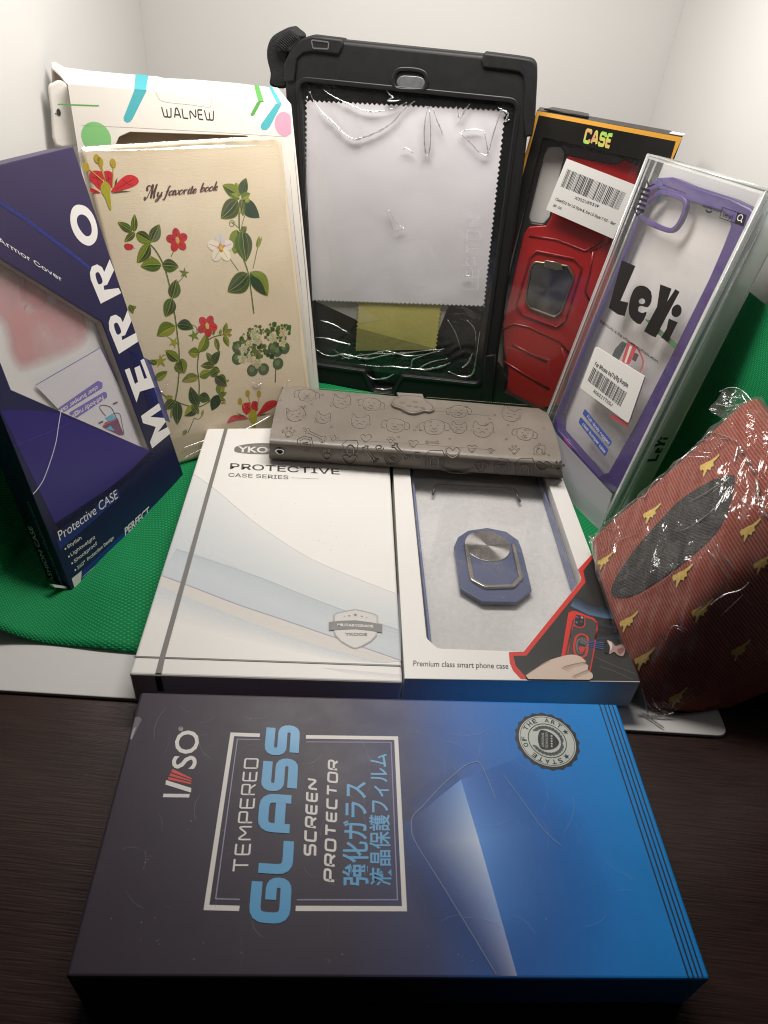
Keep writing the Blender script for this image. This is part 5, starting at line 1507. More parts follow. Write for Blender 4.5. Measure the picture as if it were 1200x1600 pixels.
gl([(492, 79), (540, 95), (584, 150), (608, 232), (600, 300), (562, 335), (512, 320), (466, 268), (440, 198), (440, 132), (458, 92)], [(505, 140), (540, 155), (565, 198), (572, 245), (560, 272), (535, 275), (505, 245), (482, 200), (481, 160)], True)
gl([(684, 420), (711, 490), (667, 583), (648, 578), (632, 596), (742, 600), (756, 632), (620, 698), (600, 640), (570, 565), (558, 500), (572, 464), (606, 452), (634, 462), (650, 494)][:0] or [(684, 420), (711, 488), (668, 580), (646, 586), (650, 612), (740, 600), (756, 632), (628, 698), (566, 548), (560, 505), (572, 466), (605, 452), (636, 470), (650, 500)], [(598, 506), (618, 505), (640, 560), (618, 578), (606, 560), (596, 525)])
gl([(796, 738), (820, 806), (780, 895), (758, 902), (762, 926), (848, 880), (862, 935), (742, 1012), (682, 862), (678, 815), (690, 778), (722, 766), (752, 786), (766, 815)], [(714, 822), (734, 820), (756, 874), (734, 892), (722, 874), (712, 842)])
# E and M, traced from the nearer close-up
g7 = lambda pts: m.poly(FM, FM.P([M7(*p) for p in pts]), E2)
g7([(898, 2), (965, 180), (872, 208), (852, 276), (778, 72), (808, 60), (842, 160), (862, 146), (838, 60), (872, 44), (900, 128), (918, 122), (876, 12)])
g7([(1000, 282), (1018, 300), (942, 356), (1028, 366), (1038, 384), (985, 452), (1052, 430), (1064, 470), (952, 562), (935, 520), (978, 410), (890, 402), (882, 362)][:0] or [(992, 280), (1006, 320), (938, 366), (1024, 372), (1034, 396), (984, 462), (1048, 428), (1064, 468), (950, 562), (936, 524), (972, 428), (892, 404), (880, 360)])
FONT = SANS
text(m, FM, 'Armor Cover', (-2, 377.3), (97, 440.2), (-7, 365), E2, 0, 0.004)
m.build('big_lettering', ink_w, mo)
FONT = None
m = MB()
text(m, FM, 'Protective CASE', (93, 845), (184, 777.5), (89, 830), E3, 0, 0.0)
for k, (s, a, b, c) in enumerate((('Stylish', (105.5, 857), (127, 842), (103, 850.5)), ('Lightweight', (111, 869), (148.5, 841), (108.5, 862.5)), ('Shockproof', (116, 879.5), (151.5, 850.5), (113.5, 873)), ('360\u00b0  Protection Design', (121, 890), (177.5, 841.5), (118.5, 883.5)))):
    FONT = SANS; text(m, FM, s, a, b, c, E3, 0, 0.006); FONT = None
    m.poly(FM, ellipse(FM.px(a[0] - 3.8, a[1] + 0.5), 0.0006, 0.0006, 10), E3)
text(m, FM, 'PERFECT', (195, 837), (233, 802), (193, 826), E3, 0, 0.03, 0.15)
m.ribbon(FM, FM.P([(128, 902), (187, 850.5)]), 0.00025, E3); m.ribbon(FM, FM.P([(247, 796), (289, 757)]), 0.00025, E3)
FMs = Frame(FM.w(fm[3]), FM.n, V(FM.w(fm[0])) - V(FM.w(fm[3])))
def sp_(u, v): return (-u, v)
text(m, FMs, 'FASHION CASE', (-0.0090, 0.003), (-0.0090, 0.041), (-0.0118, 0.003), 0.0003, 0, 0.01, 0, None, True)
m.build('small_lettering', ink_w, mo)
m = MB()
text(m, FMs, 'www.merrofashion.com', (-0.0040, 0.003), (-0.0040, 0.056), (-0.0062, 0.003), 0.0003, 0, 0.0, 0, None, True)
m.build('side_lettering', pm('ink_teal', (0.16, 0.34, 0.36), 0.5), mo)
m = MB()
m.poly(FM, FM.P([M7(*p) for p in ((446, 1376), (508, 1326), (506, 1372), (498, 1412), (474, 1436), (464, 1436))]), E3)
m.build('torn_corner', card_edge, mo)
m = MB()
m.poly(FM, FM.P([M7(*p) for p in ((1158, 730), (1166, 735), (1164, 790), (1160, 796))]), E3)
m.build('torn_corner', card_edge, mo)
m = MB()
m.slab(FM, FM.P([M7(*p) for p in ((345, 1415), (470, 1432), (462, 1448), (420, 1440), (360, 1434))]), -0.004, -0.002, 0)
m.build('torn_corner', card_edge, mo)
# what lies behind the window: clear case, blurred pink picture and an upside-down leaflet
nc = thing('clear_phone_case', 'clear phone case with a pink picture showing through, inside the navy window box', 'phone case', FM.w((0.06, 0.02), -0.008))
FN = FM.shift(-0.0056)
m = MB()
m.poly(FN, offset_loop(ccw(fm), 0.003), 0.0)
m.build('white_backing', pm('milky_plastic', (0.66, 0.65, 0.64), 0.4, 0.4, var=0.05, nscale=20), nc)
def pinkmat():
    m_, N, L, b = nodes_mat('pink_picture')
    tc = N.new('ShaderNodeTexCoord'); no = N.new('ShaderNodeTexNoise'); no.inputs['Scale'].default_value = 40; no.inputs['Detail'].default_value = 4; no.inputs['Distortion'].default_value = 0.7
    L.new(tc.outputs['Object'], no.inputs['Vector'])
    a = N.new('ShaderNodeVertexColor'); a.layer_name = 'Col'; L.new(a.outputs['Color'], b.inputs['Base Color'])
    mu = N.new('ShaderNodeMath'); mu.operation = 'MULTIPLY'; mu.use_clamp = True
    r = N.new('ShaderNodeMapRange'); r.inputs['From Min'].default_value = 0.35; r.inputs['From Max'].default_value = 0.6; r.inputs['To Min'].default_value = 0.6; L.new(no.outputs['Fac'], r.inputs['Value'])
    L.new(r.outputs[0], mu.inputs[0]); L.new(a.outputs['Alpha'], mu.inputs[1]); L.new(mu.outputs[0], b.inputs['Alpha'])
    b.inputs['Roughness'].default_value = 0.5
    return m_
m = MB()
def blob(pts, c, soft, d):
    q = FN.P([M5(*p) for p in pts]); q = ccw(smooth(q, 4, True)); o = offset_loop(q, -soft)
    n = len(q)
    m.poly(FN, q, d, 0, (), (*c, 0.72))
    m.add([FN.w(p, d) for p in q] + [FN.w(p, d) for p in o], [(i, n + i, n + (i + 1) % n, (i + 1) % n) for i in range(n)], 0, q + o, [(*c, 0.72)] * n + [(*c, 0.0)] * n)
pk = (0.64, 0.29, 0.30)
blob([(-40, 480), (40, 470), (120, 520), (110, 700), (180, 780), (380, 700), (490, 760), (500, 880), (420, 940), (180, 1030), (120, 1010), (60, 800), (-40, 700)], pk, 0.007, 0.0003)
blob([(160, 560), (240, 590), (280, 660), (220, 690), (160, 660)], pk, 0.004, 0.00035)
m.build('pink_picture', pinkmat(), nc)
m = MB()
FN2 = FM.shift(-0.0042)
m.poly(FN2, FN2.P([(55, 602), (157, 543), (236, 706), (150, 700)]), 0.0)
m.ribbon(FN2, FN2.P([(55, 602), (157, 543)]), 0.0003, E1, 1); m.ribbon(FN2, FN2.P([(157, 543), (196, 623), (236, 706)]), 0.0006, E1, 1)
m.poly(FN2, rounded(FN2.P([M7(*p) for p in ((350, 320), (610, 140), (640, 150), (640, 185), (400, 335))]), .001, 3), E1, 2)
m.poly(FN2, rounded(FN2.P([M7(*p) for p in ((420, 345), (650, 208), (668, 215), (668, 245), (480, 372))]), .001, 3), E1, 2)
text(m, FN2, 'clear bumper case', M7(606, 170), M7(360, 330), M7(614, 196), E2, 3, 0.01)
text(m, FN2, 'Full-body rugged', M7(640, 232), M7(430, 366), M7(648, 258), E2, 3, 0.01)
m.build('leaflet', [pm('leaflet_paper', (0.60, 0.58, 0.62), 0.5, var=0.04), pm('ink_violet', (0.09, 0.06, 0.34), 0.4), pm('ink_lilac', (0.15, 0.11, 0.40), 0.45), ink_w], nc)
m = MB()
ph = lambda *q: FN2.P([M7(*p) for p in q])
m.ribbon(FN2, smooth(ph((660, 360), (622, 310), (640, 292), (690, 305), (712, 340), (730, 380), (770, 470)), 4), 0.0004, E2, 0, False, (0.05, 0.05, 0.06, 1))
m.ribbon(FN2, smooth(ph((705, 345), (745, 345), (760, 400), (775, 480)), 4), 0.0004, E2, 0, False, (0.08, 0.08, 0.10, 1))
m.poly(FN2, ph((655, 375), (700, 345), (725, 375), (680, 395)), E2, 0, (), (0.10, 0.38, 0.52, 1))
m.poly(FN2, ph((640, 430), (655, 400), (735, 375), (770, 480), (745, 480)), E2, 0, (), (0.17, 0.05, 0.12, 1))
m.poly(FN2, ph((660, 440), (690, 420), (715, 455)), E3, 0, (), (0.10, 0.40, 0.58, 1))
m.ribbon(FN2, ph((640, 420), (725, 378)), 0.0005, E3, 0, False, (0.60, 0.10, 0.10, 1))
for p in ((615, 405), (705, 285)): m.ribbon(FN2, ph(p, (p[0] + 28, p[1] - 12)), 0.0009, E3, 0, False, (0.06, 0.06, 0.07, 1))
m.build('leaflet_picture', PR, nc)
# ================================================================ white box with coloured marks (behind the flowered case)
def scaled_frame(F, k): return Frame(CAM + (F.o - CAM) * k, F.ex, F.ey)
FW = scaled_frame(lean_frame(497, 640, 0.012, 24, 10), 1.055)
C1 = lambda x, y: (x / 2.4, 80 + y / 2.4)
C0 = lambda x, y: (x / 4, y / 4)
wn = thing('white_cover_box', 'worn white card box with teal and green marks, behind the flowered case', 'box', (-0.14, 0.49, 0.0012))
def floor_pt(F, px_): 
    u = F.px(*px_)[0]
    return (u, -(F.o.z + F.ex.z * u - 0.0012) / F.ey.z)
old_white = pm('old_white_card', (0.76, 0.73, 0.68), 0.5, 0.35, var=0.07, nscale=26, bump=0.25, bscale=45)
fw = FW.P([(105.5, 130.5), (212, 139), (330, 151), (455, 163.5)])
br_ = floor_pt(FW, (503, 690)); bl_ = floor_pt(FW, (215, 800))
front = fw + [br_, bl_]
ww = rounded(FW.P([(180, 228), (186, 214), (203, 206.5), (385, 212.5), (400, 224), (430, 560), (262, 590)]), [0.002, 0.003, 0.003, 0.003, 0.003, 0.002, 0.002], 4)
m = MB()
m.slab(FW, front, -0.0007, 0.0, 0.0004, [ww])
WD = 0.022
m.add([FW.w(fw[3]), FW.w(br_), FW.w(br_, -WD), FW.w(fw[3], -WD)], [(0, 1, 2, 3)], 0)
m.add([FW.w(fw[0], -0.001), FW.w(bl_, -0.001), FW.w(bl_, -WD), FW.w(fw[0], -WD)], [(3, 2, 1, 0)], 0)
m.add([FW.w(p, -WD) for p in (fw[0], fw[3], br_, bl_)], [(0, 1, 2, 3)], 0)
m.build('box_shell', old_white, wn)
m = MB()   # top flap with a buckled rear edge
FWt = FW.shift(-0.0155)
backp = [FWt.w(FWt.px(*p)) for p in ((80, 98), (86, 96.5), (100, 105), (140, 110.5), (190, 115), (232, 118.5), (244, 119), (256, 122), (300, 124), (370, 130), (419, 136), (434, 137))]
frontp = []
nb = len(backp)
for k, p in enumerate((80, 92, 104, 140, 190, 228, 242, 256, 300, 370, 430, 455)):
    y = 130.5 + (p - 105.5) * 0.0945 if p > 104 else 130 - (104 - p) * 0.9
    frontp.append(FW.w(FW.px(p, y), 0.0 if p > 104 else -0.006))
frontp[0] = FW.w(FW.px(82, 106), -0.012); frontp[1] = FW.w(FW.px(93, 116), -0.006)
for k in range(nb - 1):
    m.add([frontp[k], frontp[k + 1], backp[k + 1], backp[k]], [(0, 1, 2, 3)], 0)
tf = m.build('top_flap', old_white, wn)
s_ = tf.modifiers.new('t', 'SOLIDIFY'); s_.thickness = 0.0007; s_.offset = -1
m = MB()   # crushed end flap on the left
FWs = FW.shift(-0.006)
endp = [C0(*p) for p in ((300, 545), (330, 515), (372, 500), (422, 530), (450, 640), (500, 780), (530, 860), (505, 905), (345, 912), (318, 700))]
pts = FWs.P(endp)
m.slab(FWs, smooth(pts, 3, True), -0.003, 0.0, 0.0014, (), 0, 3)
m.build('end_flap', old_white, wn)
m = MB()
FWi = FW.shift(-0.012)
m.poly(FWi, FWi.P([C0(*p) for p in ((320, 425), (420, 520), (440, 600), (330, 600))]), 0.0)
m.build('inner_flap', pm('inner_card', (0.36, 0.31, 0.25), 0.8, var=0.1), wn)
m = MB()
m.poly(FW, offset_loop(ccw(front), 0.0015), -0.007)
m.build('tray_card', pm('tan_card', (0.46, 0.37, 0.28), 0.8, var=0.1, nscale=30), wn)
teal = pm('ink_teal_band', (0.085, 0.42, 0.48), 0.45, var=0.05)
leafg = pm('ink_light_green', (0.22, 0.52, 0.20), 0.5, var=0.05)
grn = pm('ink_grass_green', (0.10, 0.36, 0.08), 0.5)
pnk = pm('ink_soft_pink', (0.62, 0.34, 0.46), 0.5)
m = MB()
m.poly(FW, FW.P([(210.5, 139.3), (229.5, 141), (207, 186), (203, 190.8), (198, 191.5), (194, 189), (193, 184)]), E1)
m.build('teal_band', teal, wn)
m = MB()
m.poly(FW, FW.P([(431, 162), (440, 162.8), (421, 199), (416, 203.5), (410, 203), (407, 199), (408, 194)]), E1)
m.build('teal_band', teal, wn)
m = MB()
m.poly(FW, FW.P([(402, 159), (408, 159.5), (397, 180), (393.5, 181.5), (391, 179.5)]), E1, 1)
m.build('green_band', [leafg, grn], wn)
m = MB()
m.poly(FW, ellipse(FW.px(150.5, 215), 0.0082, 0.0082, 28), E1, 0)
m.build('green_circle', leafg, wn)
m = MB()
m.ribbon(FW, smooth(FW.P([C0(360 + i * 9.6, 652 + (3 if i % 2 else -3) + i * 0.35) for i in range(28)]), 2), 0.0006, E1, 1)
m.build('wavy_line', [leafg, grn], wn)
m = MB()
m.poly(FW, [p for p in ellipse(FW.px(444, 194), 0.0062, 0.0068, 24) if p[0] < FW.px(455, 190)[0]], E1, 0)
m.build('pink_circle', pnk, wn)
m = MB()
m.poly(FWs, ellipse(FWs.px(91.8, 175.5), 0.0011, 0.0019, 14), 0.0003, 1); m.ribbon(FWs, FWs.P([(86, 177), (90, 179)]), 0.0004, 0.0003, 1)
m.build('black_mark', [pnk, ink_dark], wn)
m = MB()
FWtop = Frame(backp[4], V(frontp[9]) - V(frontp[4]), V(backp[4]) - V(frontp[4]))
def topquad(k0, f0, f1, mi):
    a, b, c, d = frontp[k0], frontp[k0 + 1], backp[k0 + 1], backp[k0]
    up = (b - a).cross(d - a).normalized() * 0.0009
    if up.z < 0: up = -up
    m.add([a.lerp(b, f0) + up * .4, a.lerp(b, f1) + up * .4, d.lerp(c, f1) + up * .4, d.lerp(c, f0) + up * .4], [(0, 1, 2, 3)], mi)
topquad(4, 0.52, 1.0, 0)
m.build('teal_band', [teal, grn], wn)
m = MB()
topquad(10, 0.1, 0.4, 0)
m.build('teal_band', [teal, grn], wn)
m = MB()
topquad(9, 0.55, 0.7, 1)
m.build('green_band', [teal, grn], wn)
m = MB()
WG = dict(GL)
WG['W'] = (1.1, [[(0, 1), (.14, 0), (.55, 0), (.55, .8)], [(.55, 0), (.96, 0), (1.1, 1)]])
WG['N'] = (.72, [[(0, 0), (0, 1), (.72, 0), (.72, 1)]]); WG['A'] = (.75, [[(0, 0), (.28, 1), (.47, 1), (.75, 0)], [(.12, .3), (.63, .3)]]); WG['E'] = (.55, [[(.55, 1), (0, 1), (0, 0), (.55, 0)], [(0, .5), (.5, .5)]]); WG['L'] = (.6, [[(0, 1), (0, 0), (.6, 0)]])
stroke_text(m, FW, 'WALNEW', (254, 183.3), (336, 189), (251.5, 166), 0.13, E1, 0, 0.16, 0.28, 0.0, WG)
m.ribbon(FW, smooth(FW.P([(243, 143), (246, 150), (250, 156), (262, 160), (300, 164), (320, 167), (329, 166), (330, 152)]), 3), 0.00022, E1, 1)
m.ribbon(FW, FW.P([(128, 196), (200, 199), (330, 206), (450, 214)]), 0.00022, E1, 1)
m.build('maker_lettering', [ink_dark, pm('fold_line', (0.42, 0.40, 0.37), 0.6)], wn)

# ================================================================ flowered reader case
FB = lean_frame(286, 728, 0.0014, 40, 14)
bk_ = thing('flowered_reader_case', 'cream tablet case printed with red flowers and green vines, wrapped in clear film', 'tablet case', FB.w((0.05, 0.0)))
qb = FB.P([(124.5, 229), (440, 211.5)])
rb_u = FB.px(484.5, 601)[0]
oB = rounded([qb[0], qb[1], (rb_u + 0.0004, 0.0016), (-0.0145, 0.0016)], [0.006, 0.006, 0.005, 0.005], 6)
def cream():
    m_, N, L, b = nodes_mat('cream_leatherette')
    tc = N.new('ShaderNodeTexCoord')
    no = N.new('ShaderNodeTexNoise'); no.inputs['Scale'].default_value = 14; no.inputs['Detail'].default_value = 4; L.new(tc.outputs['Object'], no.inputs['Vector'])
    mp = N.new('ShaderNodeMapping'); mp.inputs['Scale'].default_value = (260, 260, 1500); L.new(tc.outputs['Object'], mp.inputs['Vector'])
    n2 = N.new('ShaderNodeTexNoise'); n2.inputs['Scale'].default_value = 1.0; n2.inputs['Detail'].default_value = 3; L.new(mp.outputs[0], n2.inputs['Vector'])
    cr = N.new('ShaderNodeValToRGB'); e = cr.color_ramp.elements
    e[0].position = 0.3; e[0].color = (0.64, 0.53, 0.37, 1); e[1].position = 0.7; e[1].color = (0.74, 0.635, 0.47, 1)
    L.new(no.outputs['Fac'], cr.inputs[0]); L.new(cr.outputs[0], b.inputs['Base Color'])
    b.inputs['Roughness'].default_value = 0.5
    bp = N.new('ShaderNodeBump'); bp.inputs['Strength'].default_value = 0.22; bp.inputs['Distance'].default_value = 0.0004; L.new(n2.outputs['Fac'], bp.inputs['Height']); L.new(bp.outputs[0], b.inputs['Normal'])
    return m_
CRM = cream()
m = MB()
m.slab(FB, oB, -0.0085, 0.0, 0.0022, (), 0, 4, None, True, 0.002)
m.build('case_cover', CRM, bk_)
m = MB()
DG, MG, LG_, YG = (0.012, 0.036, 0.016), (0.028, 0.085, 0.016), (0.15, 0.21, 0.022), (0.33, 0.33, 0.04)
BG = (0.026, 0.045, 0.038)
layer = [0]
def leaf(base, tip, w, c1=DG, c2=MG, vein=YG, bend=0.0):
    layer[0] = (layer[0] + 1) % 12
    d = 0.00004 + layer[0] * 0.000012
    a, b = V(FB.px(*base)), V(FB.px(*tip))
    ax = b - a; L_ = ax.length; ax /= L_; nx = V((-ax.y, ax.x)); n = 9
    mid = [a + ax * (L_ * k / n) + nx * (bend * L_ * math.sin(math.pi * k / n)) for k in range(n + 1)]
    def side(sg, s=1.0): return [mid[k] + nx * sg * w * L_ * s * (math.sin(math.pi * (k / n) ** 0.8) ** 0.85 if 0 < k < n else 0) for k in range(n + 1)]
    for sg, c in ((1, c1), (-1, c2)):
        e = side(sg)
        for k in range(n):
            q = [mid[k], mid[k + 1], e[k + 1], e[k]]
            q = [tuple(p) for p in q]
            if abs(area2(q)) < 1e-12: continue
            cc = [(*c, 1), (*c, 1), tuple(min(1, c[j] * 0.82 + vein[j] * 0.18) for j in range(3)) + (1,), tuple(min(1, c[j] * 0.82 + vein[j] * 0.18) for j in range(3)) + (1,)]
            if area2(q) < 0: q = q[::-1]; cc = cc[::-1]
            m.add([FB.w(p, d) for p in q], [(0, 1, 2, 3)], 0, q, cc)
        e2 = side(sg, 0.52)
        m.ribbon(FB, [tuple(p) for p in e2[1:-1]], [0.0003] * (n - 1), d + 0.000006, 0, False, (*[c[j] * 0.45 + vein[j] * 0.55 for j in range(3)], 1))
        m.ribbon(FB, [tuple(p) for p in side(sg, 0.98)], 0.00025, d + 0.000007, 0, False, (*[LG_[j] for j in range(3)], 1))
    m.ribbon(FB, [tuple(p) for p in mid], 0.00035, d + 0.000008, 0, False, (*vein, 1))
def stem(pts, w=0.0007, c=(0.20, 0.24, 0.06)):
    m.ribbon(FB, smooth(FB.P(pts), 5), w, 0.00003, 0, False, (*c, 1))
    m.ribbon(FB, [(x + w * 0.3, y) for x, y in smooth(FB.P(pts), 5)], w * 0.35, 0.000034, 0, False, (*DG, 1))
A1 = lambda x, y: (160 + x / 7.5, 310 + y / 7.5)
A2 = lambda x, y: (200 + x / 6, 480 + y / 6)
A3 = lambda x, y: (320 + x / 6.667, 260 + y / 6.667)
A4 = lambda x, y: (340 + x / 8, 480 + y / 8)
def lv(A, *a, **k): leaf(A(*a[0]), A(*a[1]), *a[2:], **k)
# the tall left vine
stem([A1(545, 530), A1(620, 610), A1(700, 750), A1(760, 920), A1(815, 1180), A1(840, 1340), A2(440, 90), A2(460, 250), A2(478, 450), A2(470, 700), A2(440, 880), A2(400, 1040)], 0.0010)
stem([A1(380, 585), A1(340, 570)], .0004); stem([A1(510, 645), A1(600, 695)], .0004); stem([A1(805, 685), A1(855, 565)], .0005); stem([A1(880, 990), A1(940, 930), A1(960, 890)], .0005)
lv(A1, (350, 390), (178, 278), .26, DG, MG); lv(A1, (370, 390), (378, 185), .20, MG, DG); lv(A1, (380, 400), (258, 510), .22, DG, BG)
lv(A1, (575, 510), (668, 305), .30, BG, (0.09, 0.12, 0.09)); lv(A1, (395, 410), (580, 515), .34, DG, LG_); lv(A1, (545, 530), (405, 755), .26, DG, LG_, YG, .06)
lv(A1, (690, 780), (448, 795), .32, MG, LG_, YG, -.05); lv(A1, (700, 780), (892, 798), .38, BG, MG, YG); lv(A1, (815, 1170), (868, 950), .34, DG, MG, YG, -.03); lv(A1, (810, 1170), (738, 1385), .34, DG, MG, YG, .05)
lv(A1, (318, 1245), (360, 1345), .3, MG, DG); lv(A1, (330, 1290), (398, 1270), .3, MG, DG)
def bud(c, r, col=(0.52, 0.035, 0.04)):
    m.poly(FB, smooth([(FB.px(*c)[0] + r * x, FB.px(*c)[1] + r * y) for x, y in ((-1.2, 0.3), (-.6, .8), (.6, .5), (1, -.1), (.4, -.7), (-.8, -.6))], 3, True), 0.0001, 0, (), (*col, 1))
bud(A1(315, 567), 0.0024)
def flower(c, r, col=(0.56, 0.04, 0.05), n=5, ctr=(0.62, 0.38, 0.10), rot=0.3):
    u = FB.px(*c)
    for k in range(n):
        a = rot + 2 * math.pi * k / n
        p = (u[0] + 0.62 * r * math.cos(a), u[1] + 0.62 * r * math.sin(a))
        m.poly(FB, ellipse(p, r * 0.52, r * 0.40, 14, a), 0.00016 + 0.00001 * k, 0, (), (*[x * (0.8 + 0.4 * random.random()) for x in col], 1))
        m.ribbon(FB, [u, (u[0] + r * math.cos(a), u[1] + r * math.sin(a))], 0.00025, 0.00023, 0, False, (*[x * 0.5 for x in col], 1))
    m.poly(FB, ellipse(u, r * 0.2, r * 0.34, 12), 0.00025, 0, (), (*ctr, 1))
flower(A1(878, 490), 0.0060)
def spike(c, r, col=LG_, rot=0.0):
    u = FB.px(*c)
    m.poly(FB, star(u, r, rot, 5, 0.35), 0.00018, 0, (), (*col, 1))
spike(A1(958, 872), 0.0034); spike(A2(620, 265), 0.0040, LG_, .4); spike(A2(432, 330), 0.0038, YG, .9); spike(A2(305, 505), 0.0045, YG, .2)
# its lower part, from the second close-up
lv(A2, (440, 175), (272, 270), .34, YG, LG_, MG, -.08); lv(A2, (460, 165), (615, 200), .32, BG, DG, LG_, .10); stem([A2(590, 160), A2(640, 190), A2(645, 240)], .0005); stem([A2(360, 270), A2(400, 300), A2(425, 310)], .0004)
lv(A2, (470, 500), (352, 405), .32, DG, LG_, YG); lv(A2, (475, 590), (470, 500), .4, MG, DG); lv(A2, (500, 480), (525, 625), .30, LG_, DG, YG); lv(A2, (440, 540), (500, 620), .28, DG, MG)
stem([A2(352, 445), A2(320, 460), A2(312, 490)], .0005); lv(A2, (275, 525), (190, 505), .28, DG, MG); lv(A2, (250, 680), (368, 602), .26, LG_, YG, MG)
stem([A2(260, 760), A2(340, 830), A2(440, 880), A2(560, 925), A2(660, 935), A2(740, 900), A2(800, 850)], 0.0009)
lv(A2, (430, 870), (340, 960), .36, DG, BG, YG); lv(A2, (350, 850), (420, 840), .25, LG_, YG); lv(A2, (462, 880), (462, 1100), .22, DG, BG, LG_); lv(A2, (440, 900), (400, 1040), .14, YG, LG_)
lv(A2, (660, 930), (585, 745), .24, DG, BG, LG_, .05); lv(A2, (665, 830), (770, 870), .42, BG, MG, LG_); lv(A2, (650, 930), (530, 1020), .36, DG, YG, LG_); lv(A2, (600, 920), (665, 1000), .30, DG, BG)
stem([A2(620, 1040), A2(560, 1180)], .0007); stem([A2(620, 1040), A2(660, 1050), A2(690, 1020), A2(705, 970)], .0006); lv(A2, (545, 1150), (515, 1200), .3, DG, LG_); lv(A2, (690, 1020), (705, 958), .18, MG, LG_)
# middle vine
stem([A2(735, 320), A2(700, 370), A2(665, 430), A2(650, 560), A2(665, 700), A2(665, 800), A2(655, 920)], 0.0009); stem([A2(735, 320), A2(800, 280), A2(880, 260), A2(950, 240)], .0008); stem([A2(735, 310), A2(742, 240)], .0005)
flower(A2(742, 175), 0.0062, (0.58, 0.035, 0.04), 5, (0.66, 0.5, 0.1), .9)
bud(A2(790, 160), 0.0022, (0.66, 0.58, 0.46))
lv(A2, (670, 420), (735, 245), .26, YG, LG_, MG, -.1); lv(A2, (665, 425), (565, 420), .45, YG, LG_, MG); lv(A2, (800, 260), (790, 110), .18, YG, LG_, MG); lv(A2, (820, 290), (850, 410), .20, LG_, YG, DG)
lv(A2, (900, 250), (925, 145), .22, MG, LG_); lv(A2, (890, 260), (975, 205), .24, LG_, YG, (.3, .12, .1)); lv(A2, (900, 265), (945, 370), .24, LG_, MG); lv(A2, (930, 262), (975, 262), .25, LG_, (0.25, .12, .08)); lv(A2, (860, 260), (872, 205), .25, MG, LG_)
lv(A2, (800, 520), (735, 425), .26, BG, (0.09, 0.11, 0.10)); lv(A2, (800, 540), (862, 410), .28, BG, DG, LG_, .1); lv(A2, (810, 540), (682, 550), .26, BG, DG); lv(A2, (790, 570), (862, 610), .36, DG, BG)
lv(A2, (660, 655), (505, 695), .26, YG, LG_, (.2, .1, .1), -.08); lv(A2, (672, 650), (780, 600), .34, YG, LG_, MG); lv(A2, (770, 640), (850, 580), .4, MG, BG); lv(A2, (815, 650), (925, 740), .30, DG, (0.06, .04, .06), LG_); lv(A2, (850, 640), (920, 690), .36, MG, LG_); lv(A2, (920, 700), (945, 680), .3, (0.2, .08, .06), DG)
lv(A2, (860, 820), (870, 690), .34, LG_, YG, MG); stem([A2(850, 690), A2(850, 820)], .0005); lv(A2, (850, 820), (785, 970), .32, DG, (0.012, .03, .016), MG); lv(A2, (850, 830), (925, 800), .3, BG, MG); lv(A2, (860, 850), (915, 880), .25, DG, DG); lv(A2, (870, 900), (918, 898), .16, (0.5, .04, .05), (0.4, .04, .05))
# the upright sprig on the right
stem([A3(355, 480), A3(358, 640), A3(375, 680)], .0011); stem([A3(400, 960), A3(450, 1110), A3(480, 1300), A3(510, 1535)], .0011); stem([A3(500, 1070), A3(525, 960), A3(550, 840)], .0006); stem([A3(350, 1090), A3(280, 990), A3(225, 915)], .0006); stem([A3(380, 640), A3(400, 560), A3(430, 480)], .0005); stem([A3(350, 640), A3(310, 605), A3(285, 595)], .0006)
m.ribbon(FB, smooth([(FB.px(*A3(282, 600))[0] + 0.0022 * (1 - t / 14) * math.cos(t), FB.px(*A3(282, 600))[1] + 0.0022 * (1 - t / 14) * math.sin(t)) for t in (k * 0.7 for k in range(14))], 2), 0.0005, 0.00005, 0, False, (*LG_, 1))
lv(A3, (370, 300), (185, 195), .30, DG, LG_, YG); lv(A3, (375, 300), (430, 122), .30, BG, DG, LG_); lv(A3, (360, 340), (260, 285), .3, LG_, YG, MG); lv(A3, (380, 330), (470, 280), .3, LG_, YG, MG); lv(A3, (340, 350), (168, 540), .34, DG, BG, YG, .04); lv(A3, (390, 350), (570, 535), .32, (0.015, .035, .02), DG, MG, -.05); lv(A3, (375, 340), (400, 520), .22, BG, DG); lv(A3, (350, 200), (380, 240), .4, YG, LG_); lv(A3, (320, 170), (370, 270), .2, YG, MG); lv(A3, (345, 420), (370, 490), .3, YG, LG_); lv(A3, (420, 370), (470, 340), .35, YG, LG_)
lv(A3, (330, 660), (310, 910), .36, MG, LG_, YG, .06); lv(A3, (390, 670), (430, 990), .34, DG, MG, YG, -.02); lv(A3, (380, 680), (435, 630), .4, BG, DG)
lv(A3, (455, 1120), (235, 1305), .34, DG, (0.02, .05, .025), YG, .06); lv(A3, (470, 1100), (655, 1350), .28, LG_, DG, YG, .10); lv(A3, (470, 1140), (640, 1345), .2, DG, (0.012, .035, .016), MG)
lv(A3, (545, 850), (568, 725), .16, MG, LG_); lv(A3, (550, 850), (595, 735), .10, MG, LG_)
flower(A3(165, 850), 0.0078, (0.74, 0.70, 0.60), 5, (0.62, 0.26, 0.06), .2); spike(A3(172, 850), 0.0036, (0.62, .17, .08), .5); m.poly(FB, ellipse(FB.px(*A3(170, 850)), .0014, .0014, 10), 0.0004, 0, (), (0.66, 0.42, 0.10, 1))
